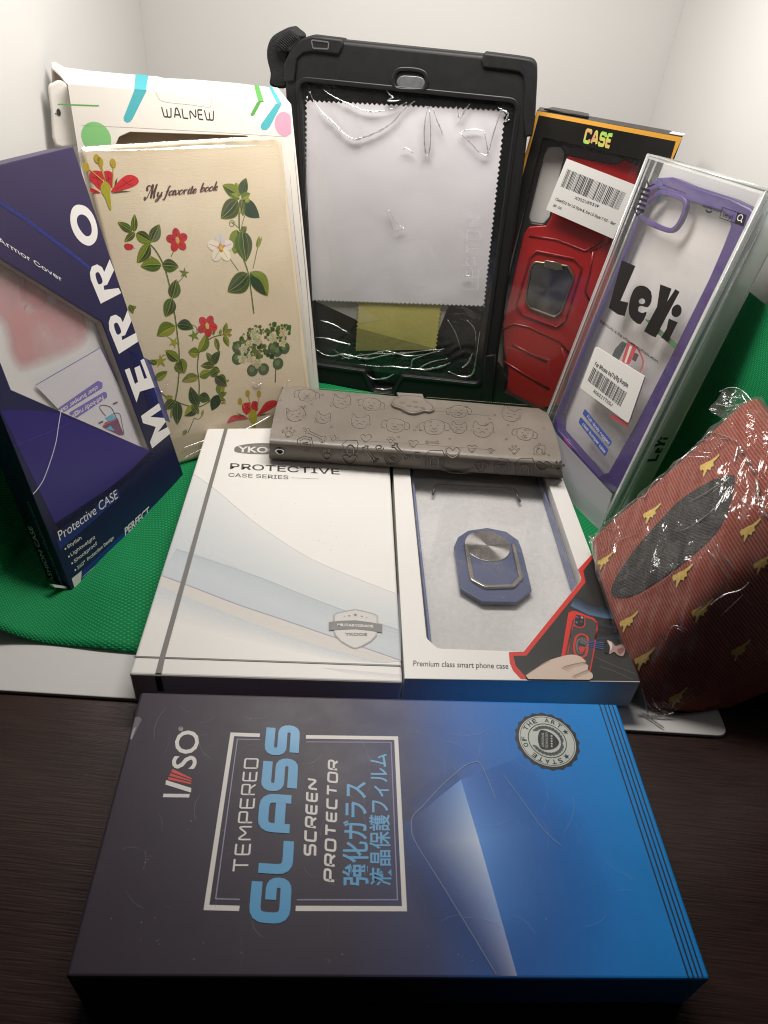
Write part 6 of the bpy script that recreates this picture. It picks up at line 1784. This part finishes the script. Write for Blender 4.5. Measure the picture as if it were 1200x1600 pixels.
# cluster of small pale blossoms
rc_ = random.Random(21)
stem([A4(690, 560), A4(700, 640), A4(725, 720), A4(720, 940)], .0009, (0.20, 0.13, 0.07)); stem([A4(640, 590), A4(690, 630)], .0006, (0.18, 0.12, 0.08))
for k in range(170):
    while True:
        x, y = rc_.uniform(220, 900), rc_.uniform(220, 800)
        if ((x - 570) / 350) ** 2 + ((y - 400 - (600 - x) * 0.32) / 225) ** 2 < 1 and not (x > 620 and y > 600): break
    dk = 0.55 if (x > 520 and 420 < y < 620) else 1.0
    c = rc_.choice(((0.03, 0.085, 0.02), (0.045, 0.12, 0.03), (0.075, 0.115, 0.035), (0.03, 0.055, 0.028), (0.10, .135, .045)))
    leaf(A4(x, y), A4(x + rc_.uniform(-52, 52), y + rc_.uniform(-52, 60)), .5, tuple(q * dk for q in c), tuple(q * dk * 0.6 for q in c), tuple(q * 1.4 for q in c))
for x, y in ((470, 315), (405, 425), (500, 418), (322, 522), (418, 632), (492, 705), (690, 388), (820, 322), (810, 440), (305, 640)):
    flower(A4(x, y), 0.0031, (0.56, 0.53, 0.32) if x != 610 else (0.30, .34, .12), 5, (0.5, 0.42, 0.12), rc_.random() * 3)
for x, y in ((435, 790), (575, 775), (755, 705), (835, 510), (745, 545), (695, 510), (255, 500), (250, 640)):
    m.poly(FB, ellipse(FB.px(*A4(x, y)), 0.0042, 0.0042, 14), 0.00012, 0, (), (0.075, 0.115, 0.055, 1)); m.poly(FB, ellipse(FB.px(*A4(x - 8, y - 10)), 0.002, 0.002, 10), 0.00014, 0, (), (0.16, 0.20, 0.09, 1))
# the two big red blooms
A5 = lambda x, y: (125 + x / 5.217, 220 + y / 5.217)
def bloom(A, petals, cup, stamens, sep):
    for k, p in enumerate(petals):
        m.poly(FB, smooth(FB.P([A(*q) for q in p]), 4, True), 0.0001 + k * 0.00002, 0, (), (0.60 - 0.06 * (k % 2), 0.030, 0.035, 1))
        c = (sum(q[0] for q in p) / len(p), sum(q[1] for q in p) / len(p))
        for j in range(0, len(p), 2):
            m.ribbon(FB, FB.P([A(*c), A(c[0] * .3 + p[j][0] * .7, c[1] * .3 + p[j][1] * .7)]), 0.0003, 0.00019, 0, False, (0.35, 0.015, 0.02, 0.8))
    for q in sep: m.poly(FB, FB.P([A(*z) for z in q]), 0.0002, 0, (), (0.10, 0.10, 0.03, 1))
    m.poly(FB, smooth(FB.P([A(*q) for q in cup]), 3, True), 0.00022, 0, (), (0.42, 0.38, 0.03, 1))
    for a, b in stamens:
        m.ribbon(FB, smooth(FB.P([A(*a), A((a[0] + b[0]) / 2 + 3, (a[1] + b[1]) / 2), A(*b)]), 4), 0.0005, 0.00024, 0, False, (0.55, 0.40, 0.10, 1))
        m.poly(FB, ellipse(FB.px(*A(*b)), 0.0016, 0.0023, 12), 0.00026, 0, (), (0.44, 0.32, 0.03, 1))
bloom(A5, ([(165, 400), (100, 340), (74, 290), (90, 250), (140, 243), (185, 262), (190, 330)], [(200, 330), (188, 262), (222, 243), (262, 262), (268, 310), (262, 380), (225, 360)], [(255, 420), (280, 370), (340, 305), (400, 276), (460, 296), (478, 335), (440, 370), (360, 398)], [(165, 425), (130, 400), (84, 385), (86, 415), (130, 428)]),
      [(205, 330), (248, 370), (245, 430), (255, 555), (235, 550), (205, 470), (170, 410), (172, 360)], (((210, 340), (138, 147)), ((190, 330), (50, 212)), ((265, 380), (268, 182)), ((205, 330), (165, 170))), ([(250, 430), (330, 405), (418, 412), (340, 420)], [(280, 370), (285, 330), (305, 300), (300, 345)]))
bloom(A4, ([(360, 1345), (310, 1290), (305, 1230), (330, 1200), (390, 1190), (420, 1200), (430, 1280), (400, 1310)], [(430, 1280), (430, 1190), (470, 1172), (505, 1195), (505, 1260), (490, 1300)], [(490, 1360), (530, 1290), (590, 1200), (660, 1165), (720, 1165), (760, 1190), (700, 1250), (600, 1310)], [(380, 1390), (300, 1355), (200, 1352), (150, 1385), (120, 1450), (230, 1420), (330, 1405)]),
      [(430, 1280), (475, 1300), (490, 1380), (470, 1520), (450, 1520), (420, 1430), (385, 1385), (395, 1320)], (((420, 1290), (375, 1075)), ((340, 1260), (280, 1175)), ((500, 1260), (515, 1080))), ([(490, 1370), (560, 1335), (680, 1320), (580, 1345)], [(235, 1320), (320, 1350), (380, 1380), (290, 1355)]))
m.build('botanical_print', PR, bk_)
# handwriting
m = MB()
AB = {'a': (1.05, [[(.85, .85), (.55, 1), (.2, .75), (.08, .35), (.2, .02), (.5, .1), (.8, .5), (.92, .95), (.8, .3), (.9, .02), (1.15, .2)]]),
 'v': (.9, [[(0, .8), (.15, 1), (.25, .6), (.3, .1), (.45, 0), (.8, .5), (.85, .95), (.7, .9)]]), 'o': (.9, [[(.55, 1), (.2, .75), (.08, .35), (.25, 0), (.6, .15), (.82, .6), (.7, .95), (.5, .98)]]),
 'r': (.8, [[(0, .7), (.2, .95), (.15, 0)], [(.2, .5), (.5, .98), (.75, .9)]]), 'i': (.5, [[(.1, .6), (.3, 1), (.2, .2), (.35, .0), (.6, .25)], [(.42, 1.45), (.45, 1.52)]]), 't': (.55, [[(.4, 1.7), (.2, .3), (.35, 0), (.6, .25)], [(.05, 1.0), (.65, 1.05)]]),
 'e': (.85, [[(.1, .45), (.5, .55), (.75, .8), (.55, 1), (.22, .75), (.1, .3), (.3, 0), (.6, .1), (.8, .35)]]), 'b': (.9, [[(.4, 2.1), (.2, 1.0), (.1, .2), (.35, 0), (.75, .4), (.75, .9), (.5, .95), (.25, .5)]]), 'k': (.9, [[(.45, 2.1), (.25, 1.0), (.1, 0)], [(.2, .45), (.6, .95), (.75, .8), (.4, .5), (.65, .05), (.9, .2)]]),
 'f': (.75, [[(.95, 2.0), (.7, 2.15), (.5, 1.6), (.3, .3), (.05, -.8), (-.2, -.9), (-.25, -.7)], [(.1, .95), (.75, 1.02)]]), 'y': (1.0, [[(.05, .8), (.25, 1), (.22, .4), (.4, .05), (.75, .5), (.9, .95)], [(.92, 1), (.75, .0), (.45, -.9), (.1, -1.1), (.05, -.8), (.5, -.3), (1.1, .2)]]),
 'M': (2.0, [[(-.75, .25), (-.85, -.05), (-.6, -.15), (-.2, .3), (.2, 1.3), (.55, 2.0)], [(.55, 2.0), (.62, 1.0), (.62, .0)], [(.62, .02), (1.0, 1.0), (1.45, 2.0), (1.3, 1.0), (1.35, .05), (1.65, .15)], [(.55, 2.0), (.2, 1.7), (-.3, 1.9), (-.75, 1.7), (-.6, 1.2), (-.35, 1.3)]])}
def script(word, bl, br, xh, w):
    b0, b1 = V(FB.px(*bl)), V(FB.px(*br)); tot = sum(AB[c][0] for c in word)
    ax = (b1 - b0) / tot; ay = V(FB.px(bl[0] + xh[0], bl[1] + xh[1])) - b0
    x = 0
    for c in word:
        for s in AB[c][1]:
            q = smooth([tuple(b0 + ax * (x + a) + ay * b) for a, b in s], 5)
            n = len(q)
            wd = []
            for i in range(n):
                j = min(i + 1, n - 1); k = max(i - 1, 0)
                dy = q[k][1] - q[j][1]; dl = math.dist(q[k], q[j]) + 1e-9
                wd.append(w * (0.55 + 0.9 * max(0, dy / dl)))
            m.ribbon(FB, q, wd, 0.00028)
        x += AB[c][0]
script('M', A5(555, 468), A5(622, 461), (2.2, -10.6), 0.00075); script('y', A5(618, 456), A5(664, 452), (1.6, -6.6), 0.0007)
script('favorite', A5(690, 446), A5(948, 424), (1.2, -6.8), 0.0007); script('book', A5(978, 416), A5(1118, 402), (1.2, -6.6), 0.0007)
m.build('script_lettering', pm('ink_maroon', (0.10, 0.035, 0.03), 0.45), bk_)
# clear wrap
wf = film_mat('wrap_film', haze=0.012, rough=0.06, base_refl=0.05, crease=0.22, cscale=30, dist=0.001)
m = MB()
FB2 = FB.shift(0.0012)
ow = [FB2.px(127, 223), FB2.px(452, 213), FB2.px(497, 640), (-0.016, 0.001)]
def wrap_pt(u, v):
    a = V(ow[0]).lerp(V(ow[1]), u); b = V(ow[3]).lerp(V(ow[2]), u); p = b.lerp(a, v)
    d = 0.0003 * math.sin(u * 8 + v * 15) + 0.00025 * math.sin(v * 26 - u * 9)
    lip = max(0.0, (v - 0.965) / 0.035); rr_ = max(0.0, (u - 0.93) / 0.07)
    return FB2.w(p, d - 0.004 * lip ** 2 - 0.006 * rr_)
m.grid(wrap_pt, 60, 80)
for k, (pts, r) in enumerate((([(150, 228), (200, 226), (260, 222), (330, 218), (400, 214), (430, 214)], 0.0008), ([(282, 718), (330, 694), (400, 662), (430, 640), (452, 592)], 0.0005), ([(246, 604), (252, 612), (262, 600)], 0.0007), ([(395, 598), (402, 601), (410, 598)], 0.0009), ([(128, 232), (126, 240), (124, 248)], 0.0009), ([(458, 230), (468, 330), (480, 460), (490, 590)], 0.0007), ([(285, 700), (310, 691), (326, 685)], 0.0004), ([(452, 260), (460, 360), (474, 480)], 0.0005))):
    crease(pts, r * 0.5, True, m, FB2, 1, 0.5, k)
m.build('clear_wrap', [wf, cre], bk_)
# ================================================================ folded socks in crinkled wrap, leaning at the right side
EDGE = smooth([ground(923, 836, 0.031), ground(939, 900, 0.030), ground(960, 965, 0.0275), ground(981, 1026, 0.0205), ground(995, 1068, 0.0125), ground(1010, 1106, 0.004)], 8)
KA = V(EDGE[0]); KB = V(EDGE[-1]); KC = V((0.179, 0.341, 0.1120))
r_ = ray(1165, 617); KC = CAM + r_ * (KC.x / r_.x)
KU, KV = KC - KA, KB - KA
KN = KU.cross(V(EDGE[16]) - KA).normalized()
if KN.x > 0: KN = -KN
sk = thing('wrapped_socks', 'folded red ribbed socks with yellow motifs and a black heel patch, in crinkled clear wrap', 'socks', KB.lerp(KA, 0.3) * 1.0)
def edge_pt(v):
    k = v * (len(EDGE) - 1); i = max(0, min(int(k), len(EDGE) - 2)); f = k - i
    a_, b_ = V(EDGE[i]), V(EDGE[i + 1])
    return a_ + (b_ - a_) * f
def sock_d(u, v):
    d = 0.0035 * math.sin(math.pi * min(max(u, 0), 1)) * math.sin(math.pi * min(max(v, 0), 1) * 0.8)
    d += 0.0008 * math.sin(u * 7 + 1) * math.sin(v * 6 + u * 3) + 0.0003 * math.sin(u * 15 + v * 11)
    t = max(0.0, v - (0.70 - 0.40 * u))
    d -= 0.095 * t * t
    if u < 0.03: d -= 0.0008 * (1 - u / 0.03) ** 2
    if u > 0.96: d -= 0.006 * ((u - 0.96) / 0.09) ** 2
    if v < 0.05: d -= 0.008 * (1 - v / 0.05) ** 2
    return d
def sock_pt(u, v, lift=0.0):
    return edge_pt(v) + KU * u + KN * (sock_d(u, v) + lift)
U0, U1, V0, V1 = -0.01, 1.03, -0.01, 1.03
def sock_col():
    m_, N, L, b = nodes_mat('red_ribbed_knit')
    uv = N.new('ShaderNodeUVMap'); uv.uv_map = 'UVMap'
    wv = N.new('ShaderNodeTexWave'); wv.wave_type = 'BANDS'; wv.bands_direction = 'X'; wv.inputs['Scale'].default_value = 215.0; wv.inputs['Distortion'].default_value = 0.9; wv.inputs['Detail'].default_value = 1.5; wv.inputs['Detail Scale'].default_value = 2.0
    mp = N.new('ShaderNodeMapping'); mp.inputs['Rotation'].default_value = (0, 0, math.radians(4)); L.new(uv.outputs[0], mp.inputs['Vector']); L.new(mp.outputs[0], wv.inputs['Vector'])
    no = N.new('ShaderNodeTexNoise'); no.inputs['Scale'].default_value = 700; no.inputs['Detail'].default_value = 4; L.new(uv.outputs[0], no.inputs['Vector'])
    n3 = N.new('ShaderNodeTexNoise'); n3.inputs['Scale'].default_value = 35; n3.inputs['Detail'].default_value = 4; L.new(uv.outputs[0], n3.inputs['Vector'])
    cr = N.new('ShaderNodeValToRGB'); e = cr.color_ramp.elements
    e[0].position = 0.05; e[0].color = (0.085, 0.014, 0.010, 1); e[1].position = 0.65; e[1].color = (0.40, 0.082, 0.045, 1)
    mx = N.new('ShaderNodeMix'); mx.inputs[0].default_value = 0.42; L.new(wv.outputs['Fac'], mx.inputs[2]); L.new(no.outputs['Fac'], mx.inputs[3]); L.new(mx.outputs[0], cr.inputs[0])
    hs = N.new('ShaderNodeHueSaturation'); L.new(cr.outputs[0], hs.inputs['Color']); r = N.new('ShaderNodeMapRange'); r.inputs['To Min'].default_value = 0.75; r.inputs['To Max'].default_value = 1.25; L.new(n3.outputs['Fac'], r.inputs['Value']); L.new(r.outputs[0], hs.inputs['Value'])
    L.new(hs.outputs[0], b.inputs['Base Color'])
    b.inputs['Roughness'].default_value = 0.85; b.inputs['Specular IOR Level'].default_value = 0.2; b.inputs['Sheen Weight'].default_value = 0.15
    bp = N.new('ShaderNodeBump'); bp.inputs['Strength'].default_value = 0.7; bp.inputs['Distance'].default_value = 0.0005; L.new(mx.outputs[0], bp.inputs['Height']); L.new(bp.outputs[0], b.inputs['Normal'])
    return m_
m = MB()
nu, nv = 70, 80
m.grid(lambda a, b: sock_pt(U0 + (U1 - U0) * a, V0 + (V1 - V0) * b), nu, nv, 0, True, lambda a, b: (a * 0.112, b * 0.106))
# sides and back of the folded bundle
def rim(): 
    q = [(U0 + (U1 - U0) * i / nu, V0) for i in range(nu)] + [(U1, V0 + (V1 - V0) * i / nv) for i in range(nv)] + [(U1 - (U1 - U0) * i / nu, V1) for i in range(nu)] + [(U0, V1 - (V1 - V0) * i / nv) for i in range(nv)]
    return q
def back_pt(u, v):
    v2, u2 = 0.5 + (v - 0.5) * 0.94, 0.5 + (u - 0.5) * 0.97
    p = edge_pt(v2) + KU * u2 + KN * (min(0.0, sock_d(u, v)) - 0.024)
    if p.z < 0.0022: p.z = 0.0022
    return p
R_ = rim(); n = len(R_)
vs = [sock_pt(*q) for q in R_] + [sock_pt(*q).lerp(back_pt(*q), 0.5) + (sock_pt(*q) - sock_pt(0.5, 0.5)).normalized() * 0.002 for q in R_] + [back_pt(*q) for q in R_]
for p in vs:
    if p.z < 0.0022: p.z = 0.0022
fs = []
for k in range(2):
    for i in range(n):
        j = (i + 1) % n
        fs.append((k * n + j, k * n + i, (k + 1) * n + i, (k + 1) * n + j))
uvr = [(q[0] * 0.112 + (0.03 if k else 0), q[1] * 0.106 + k * 0.011) for k in range(3) for q in R_]
m.add(vs, fs, 0, uvr, None, True)
m.add([back_pt(*q) for q in R_], [tuple(range(n))[::-1]], 0)
m.build('knit_bundle', sock_col(), sk)
def inv(px_, lift):
    """Bundle coordinates of the point seen at a photograph point."""
    r = ray(*px_).normalized()
    t0 = (KA - CAM).dot(KN) / r.dot(KN); w_ = CAM + r * t0 - KA
    uu, vv, uv_ = KU.dot(KU), KV.dot(KV), KU.dot(KV); a_, b_ = w_.dot(KU), w_.dot(KV); dd = uu * vv - uv_ * uv_
    u, v = (a_ * vv - b_ * uv_) / dd, (b_ * uu - a_ * uv_) / dd
    for it in range(25):
        def err(a, b):
            q = sock_pt(a, b, lift) - CAM
            t = q.dot(r); e = q - r * t
            return V((e.dot(RT), e.dot(DN)))
        e0 = err(u, v); h = 1e-3
        ju = (err(u + h, v) - e0) / h; jv = (err(u, v + h) - e0) / h
        det = ju.x * jv.y - ju.y * jv.x
        if abs(det) < 1e-12: break
        du = (-e0.x * jv.y + e0.y * jv.x) / det; dv = (-ju.x * e0.y + ju.y * e0.x) / det
        u += max(-.1, min(.1, du)); v += max(-.1, min(.1, dv))
        u = max(-0.1, min(1.15, u)); v = max(-0.05, min(1.1, v))
    return u, v
class SockSurf:
    """Lets flat shapes traced on the photograph be laid on the curved bundle."""
    def poly(s, mb, pts, lift, mi):
        q = [inv(p, lift) for p in pts]
        q2 = ccw([(a, -b) for a, b in q])
        tris = tessellate_polygon([[V((a, b, 0)) for a, b in q2]])
        mb.add([sock_pt(a, -b, lift) for a, b in q2], [tuple(t) for t in tris], mi)
SS = SockSurf()
gold = pm('gold_yarn', (0.74, 0.52, 0.13), 0.8, 0.2, var=0.3, nscale=900, bump=0.4, bscale=1800)
mot = [(522, 104), (530, 90), (552, 82), (572, 68), (600, 58), (640, 28), (661, 8), (665, 20), (641, 50), (620, 68), (624, 98), (604, 106), (602, 128), (578, 120), (564, 150), (552, 176), (545, 168), (552, 132), (541, 120), (536, 136), (527, 124)]
mot = [((x - 595) / 4.615, (y - 92) / 4.615) for x, y in mot]
for k, (x, y, s) in enumerate(((1109, 727, 1), (1019, 802, .9), (946, 876, .8), (1173, 828, 1.05), (1067, 899, 1.05), (1193, 880, 1.0), (1098, 954, 1.1), (983, 971, .95), (1008, 1029, 1.05), (1158, 1016, 1.0), (1060, 1090, 0.95))):
    mm = MB()
    SS.poly(mm, [(x + a * s, y + b * s) for a, b in mot], 0.0006, 0)
    mm.build('yellow_motif', gold, sk)
sp5 = lambda x, y: (800 + x / 2.667, 560 + y / 2.667)
hp = [sp5(*p) for p in smooth([(412, 978), (440, 900), (520, 785), (620, 672), (700, 590), (800, 525), (870, 494), (926, 490), (918, 560), (898, 640), (850, 722), (780, 792), (690, 868), (600, 930), (520, 978), (460, 995)], 4, True)]
mm = MB()
hpuv = ccw([(a, -b) for a, b in (inv(p, 0.0006) for p in hp)])
cu, cv = sum(p[0] for p in hpuv) / len(hpuv), sum(p[1] for p in hpuv) / len(hpuv)
for ring in range(6):
    f0, f1 = ring / 6, (ring + 1) / 6
    nn = len(hpuv)
    pts_ = [(cu + (p[0] - cu) * f, cv + (p[1] - cv) * f) for f in (f0, f1) for p in hpuv]
    mm.add([sock_pt(a, -b, 0.0006) for a, b in pts_], [(i, nn + i, nn + (i + 1) % nn, (i + 1) % nn) for i in range(nn)], 0, [(a * 0.112, b * 0.106) for a, b in pts_], None, True)
def heel_mat():
    m_, N, L, b = nodes_mat('black_knit')
    uv = N.new('ShaderNodeUVMap'); uv.uv_map = 'UVMap'
    mp = N.new('ShaderNodeMapping'); mp.inputs['Rotation'].default_value = (0, 0, math.radians(-38)); L.new(uv.outputs[0], mp.inputs['Vector'])
    wv = N.new('ShaderNodeTexWave'); wv.inputs['Scale'].default_value = 240; wv.inputs['Distortion'].default_value = 1.2; L.new(mp.outputs[0], wv.inputs['Vector'])
    cr = N.new('ShaderNodeValToRGB'); e = cr.color_ramp.elements; e[0].color = (0.006, 0.006, 0.006, 1); e[1].color = (0.024, 0.023, 0.021, 1); L.new(wv.outputs['Fac'], cr.inputs[0]); L.new(cr.outputs[0], b.inputs['Base Color'])
    b.inputs['Roughness'].default_value = 0.85
    bp = N.new('ShaderNodeBump'); bp.inputs['Strength'].default_value = 0.6; bp.inputs['Distance'].default_value = 0.0004; L.new(wv.outputs['Fac'], bp.inputs['Height']); L.new(bp.outputs[0], b.inputs['Normal'])
    return m_
mm.build('heel_patch', heel_mat(), sk)
# the wrap: a loose film over the bundle, gathered ends and frilled corners
crink = film_mat('crinkle_film', haze=0.055, rough=0.11, base_refl=0.045, crease=0.5, cscale=42, hazecol=(0.85, 0.83, 0.82), dist=0.003)
rr = random.Random(9)
m = MB()
ph_ = [rr.uniform(0, 6) for _ in range(8)]
def wrapk(a, b):
    u, v = U0 - 0.012 + (U1 - U0 + 0.03) * a, V0 - 0.01 + (V1 - V0 + 0.03) * b
    w = 0.0012 + 0.0006 * math.sin(u * 31 + v * 9 + ph_[0]) + 0.0006 * math.sin(v * 27 - u * 17 + ph_[1]) + 0.0005 * math.sin(u * 55 + v * 48 + ph_[2])
    p = sock_pt(u, v, max(w, 0.0008) + (0.0015 if b < 0.05 else 0))
    if p.z < 0.0024: p.z = 0.0024
    return p
m.grid(wrapk, 100, 100)
def kcrease(pts, r, seed=0):
    q = smooth(pts, 6); rq = random.Random(seed)
    P_ = [sock_pt(*inv(p, 0.0016), 0.0016) for p in q]
    n_ = len(P_)
    m.tube(P_, [r * (0.3 + 0.7 * math.sin(math.pi * min(max(i / (n_ - 1), .08), .92))) * rq.uniform(.5, 1.5) for i in range(n_)], 1, 6)
for k, (pts, r) in enumerate((([(930, 835), (975, 790), (1020, 740), (1065, 697), (1110, 660)], .0007), ([(1153, 696), (1150, 710), (1147, 722)], .0008), ([(1156, 698), (1160, 706), (1163, 704)], .0014), ([(1165, 714), (1170, 722), (1174, 720)], .0014), ([(1172, 728), (1178, 735), (1184, 733)], .0012), ([(1180, 748), (1184, 760), (1184, 772), (1186, 784)], .0013),
        ([(1186, 795), (1193, 802), (1200, 806)], .0010), ([(1080, 675), (1100, 672), (1130, 680), (1152, 690)], .0006), ([(1060, 705), (1090, 690), (1120, 684)], .0005), ([(1140, 745), (1125, 760), (1110, 772)], .0005), ([(1135, 752), (1118, 760), (1100, 772), (1080, 782)], .0004), ([(1060, 830), (1080, 822), (1110, 800), (1135, 775)], .0005),
        ([(1120, 850), (1132, 870), (1150, 890)], .0006), ([(1105, 858), (1122, 880), (1140, 905)], .0006), ([(1110, 945), (1130, 930), (1156, 922), (1170, 910)], .0006), ([(1058, 982), (1070, 988)], .0006), ([(1125, 964), (1137, 952), (1148, 942), (1160, 930)], .0005), ([(940, 860), (960, 846), (990, 835), (1010, 815)], .0004), ([(1020, 1095), (1028, 1104), (1036, 1112)], .0007),
        ([(955, 900), (975, 870), (1000, 842), (1040, 815)], .0003), ([(1000, 930), (1040, 905), (1060, 880)], .0003), ([(1040, 1000), (1052, 978), (1075, 985)], .0004))):
    kcrease(pts, r * .55, k)
m.build('clear_wrap', [crink, cre], sk)
def frill(name, outline, F, amp, seed, ridges):
    mb = MB(); rq = random.Random(seed)
    q = ccw(smooth(F.P(outline), 3, True)); n_ = len(q)
    c = (sum(p[0] for p in q) / n_, sum(p[1] for p in q) / n_)
    K = 7; vs_ = [F.w(c, amp)]; fs_ = []
    for k in range(1, K + 1):
        for i in range(n_):
            p = (c[0] + (q[i][0] - c[0]) * k / K, c[1] + (q[i][1] - c[1]) * k / K)
            vs_.append(F.w(p, amp * math.sin(i * 1.1 + k * 0.9) * rq.uniform(.3, 1.2)))
    for i in range(n_): fs_.append((0, 1 + i, 1 + (i + 1) % n_))
    for k in range(K - 1):
        for i in range(n_):
            j = (i + 1) % n_
            fs_.append((1 + k * n_ + i, 1 + (k + 1) * n_ + i, 1 + (k + 1) * n_ + j, 1 + k * n_ + j))
    for p_ in vs_:
        if p_.z < 0.001: p_.z = 0.001
    mb.add(vs_, fs_, 0, None, None, True)
    for r_ in ridges:
        pp = [F.w(F.px(*a), amp * 0.8) for a in smooth(r_, 5)]
        for p_ in pp:
            if p_.z < 0.0012: p_.z = 0.0012
        mb.tube(pp, [0.00028 * rq.uniform(.4, 1.5) for _ in pp], 1, 5)
    return mb.build(name, [crink, cre], sk)
FK = Frame(KC, KU, -KV)
frill('wrap_frill', [(1108, 640), (1125, 615), (1142, 607), (1160, 611), (1175, 626), (1190, 652), (1178, 660), (1160, 668), (1148, 672), (1130, 655)], FK.shift(-0.004), 0.0016, 3,
      ([(1125, 614), (1142, 607), (1160, 611), (1176, 628), (1190, 651)], [(1136, 643), (1155, 640), (1182, 632)], [(1130, 628), (1145, 622), (1160, 624)], [(1160, 618), (1168, 630), (1180, 645)], [(1186, 650), (1174, 656), (1160, 666)], [(1120, 632), (1140, 636), (1160, 632)], [(1174, 657), (1172, 670), (1182, 684), (1192, 700), (1203, 716)]))
frill('wrap_frill', [(1000, 1070), (1012, 1098), (1026, 1110), (1052, 1112), (1040, 1120), (1020, 1118), (1012, 1130), (1026, 1148), (1028, 1153), (1012, 1146), (1004, 1118), (996, 1096)], Frame(KB, V((1, 0.05, 0)), V((0.0, 0.55, 0.85))), 0.0012, 5,
      ([(1002, 1075), (1008, 1100), (1014, 1125), (1026, 1152)], [(1018, 1090), (1022, 1100), (1030, 1108)], [(1020, 1115), (1036, 1116), (1052, 1112)], [(1008, 1118), (1016, 1132), (1022, 1146)]))
frill('wrap_frill', [(921, 836), (930, 838), (934, 850), (929, 858), (921, 850)], FK, 0.0012, 6, ([(921, 838), (928, 845), (932, 856)], [(930, 838), (926, 850)]))
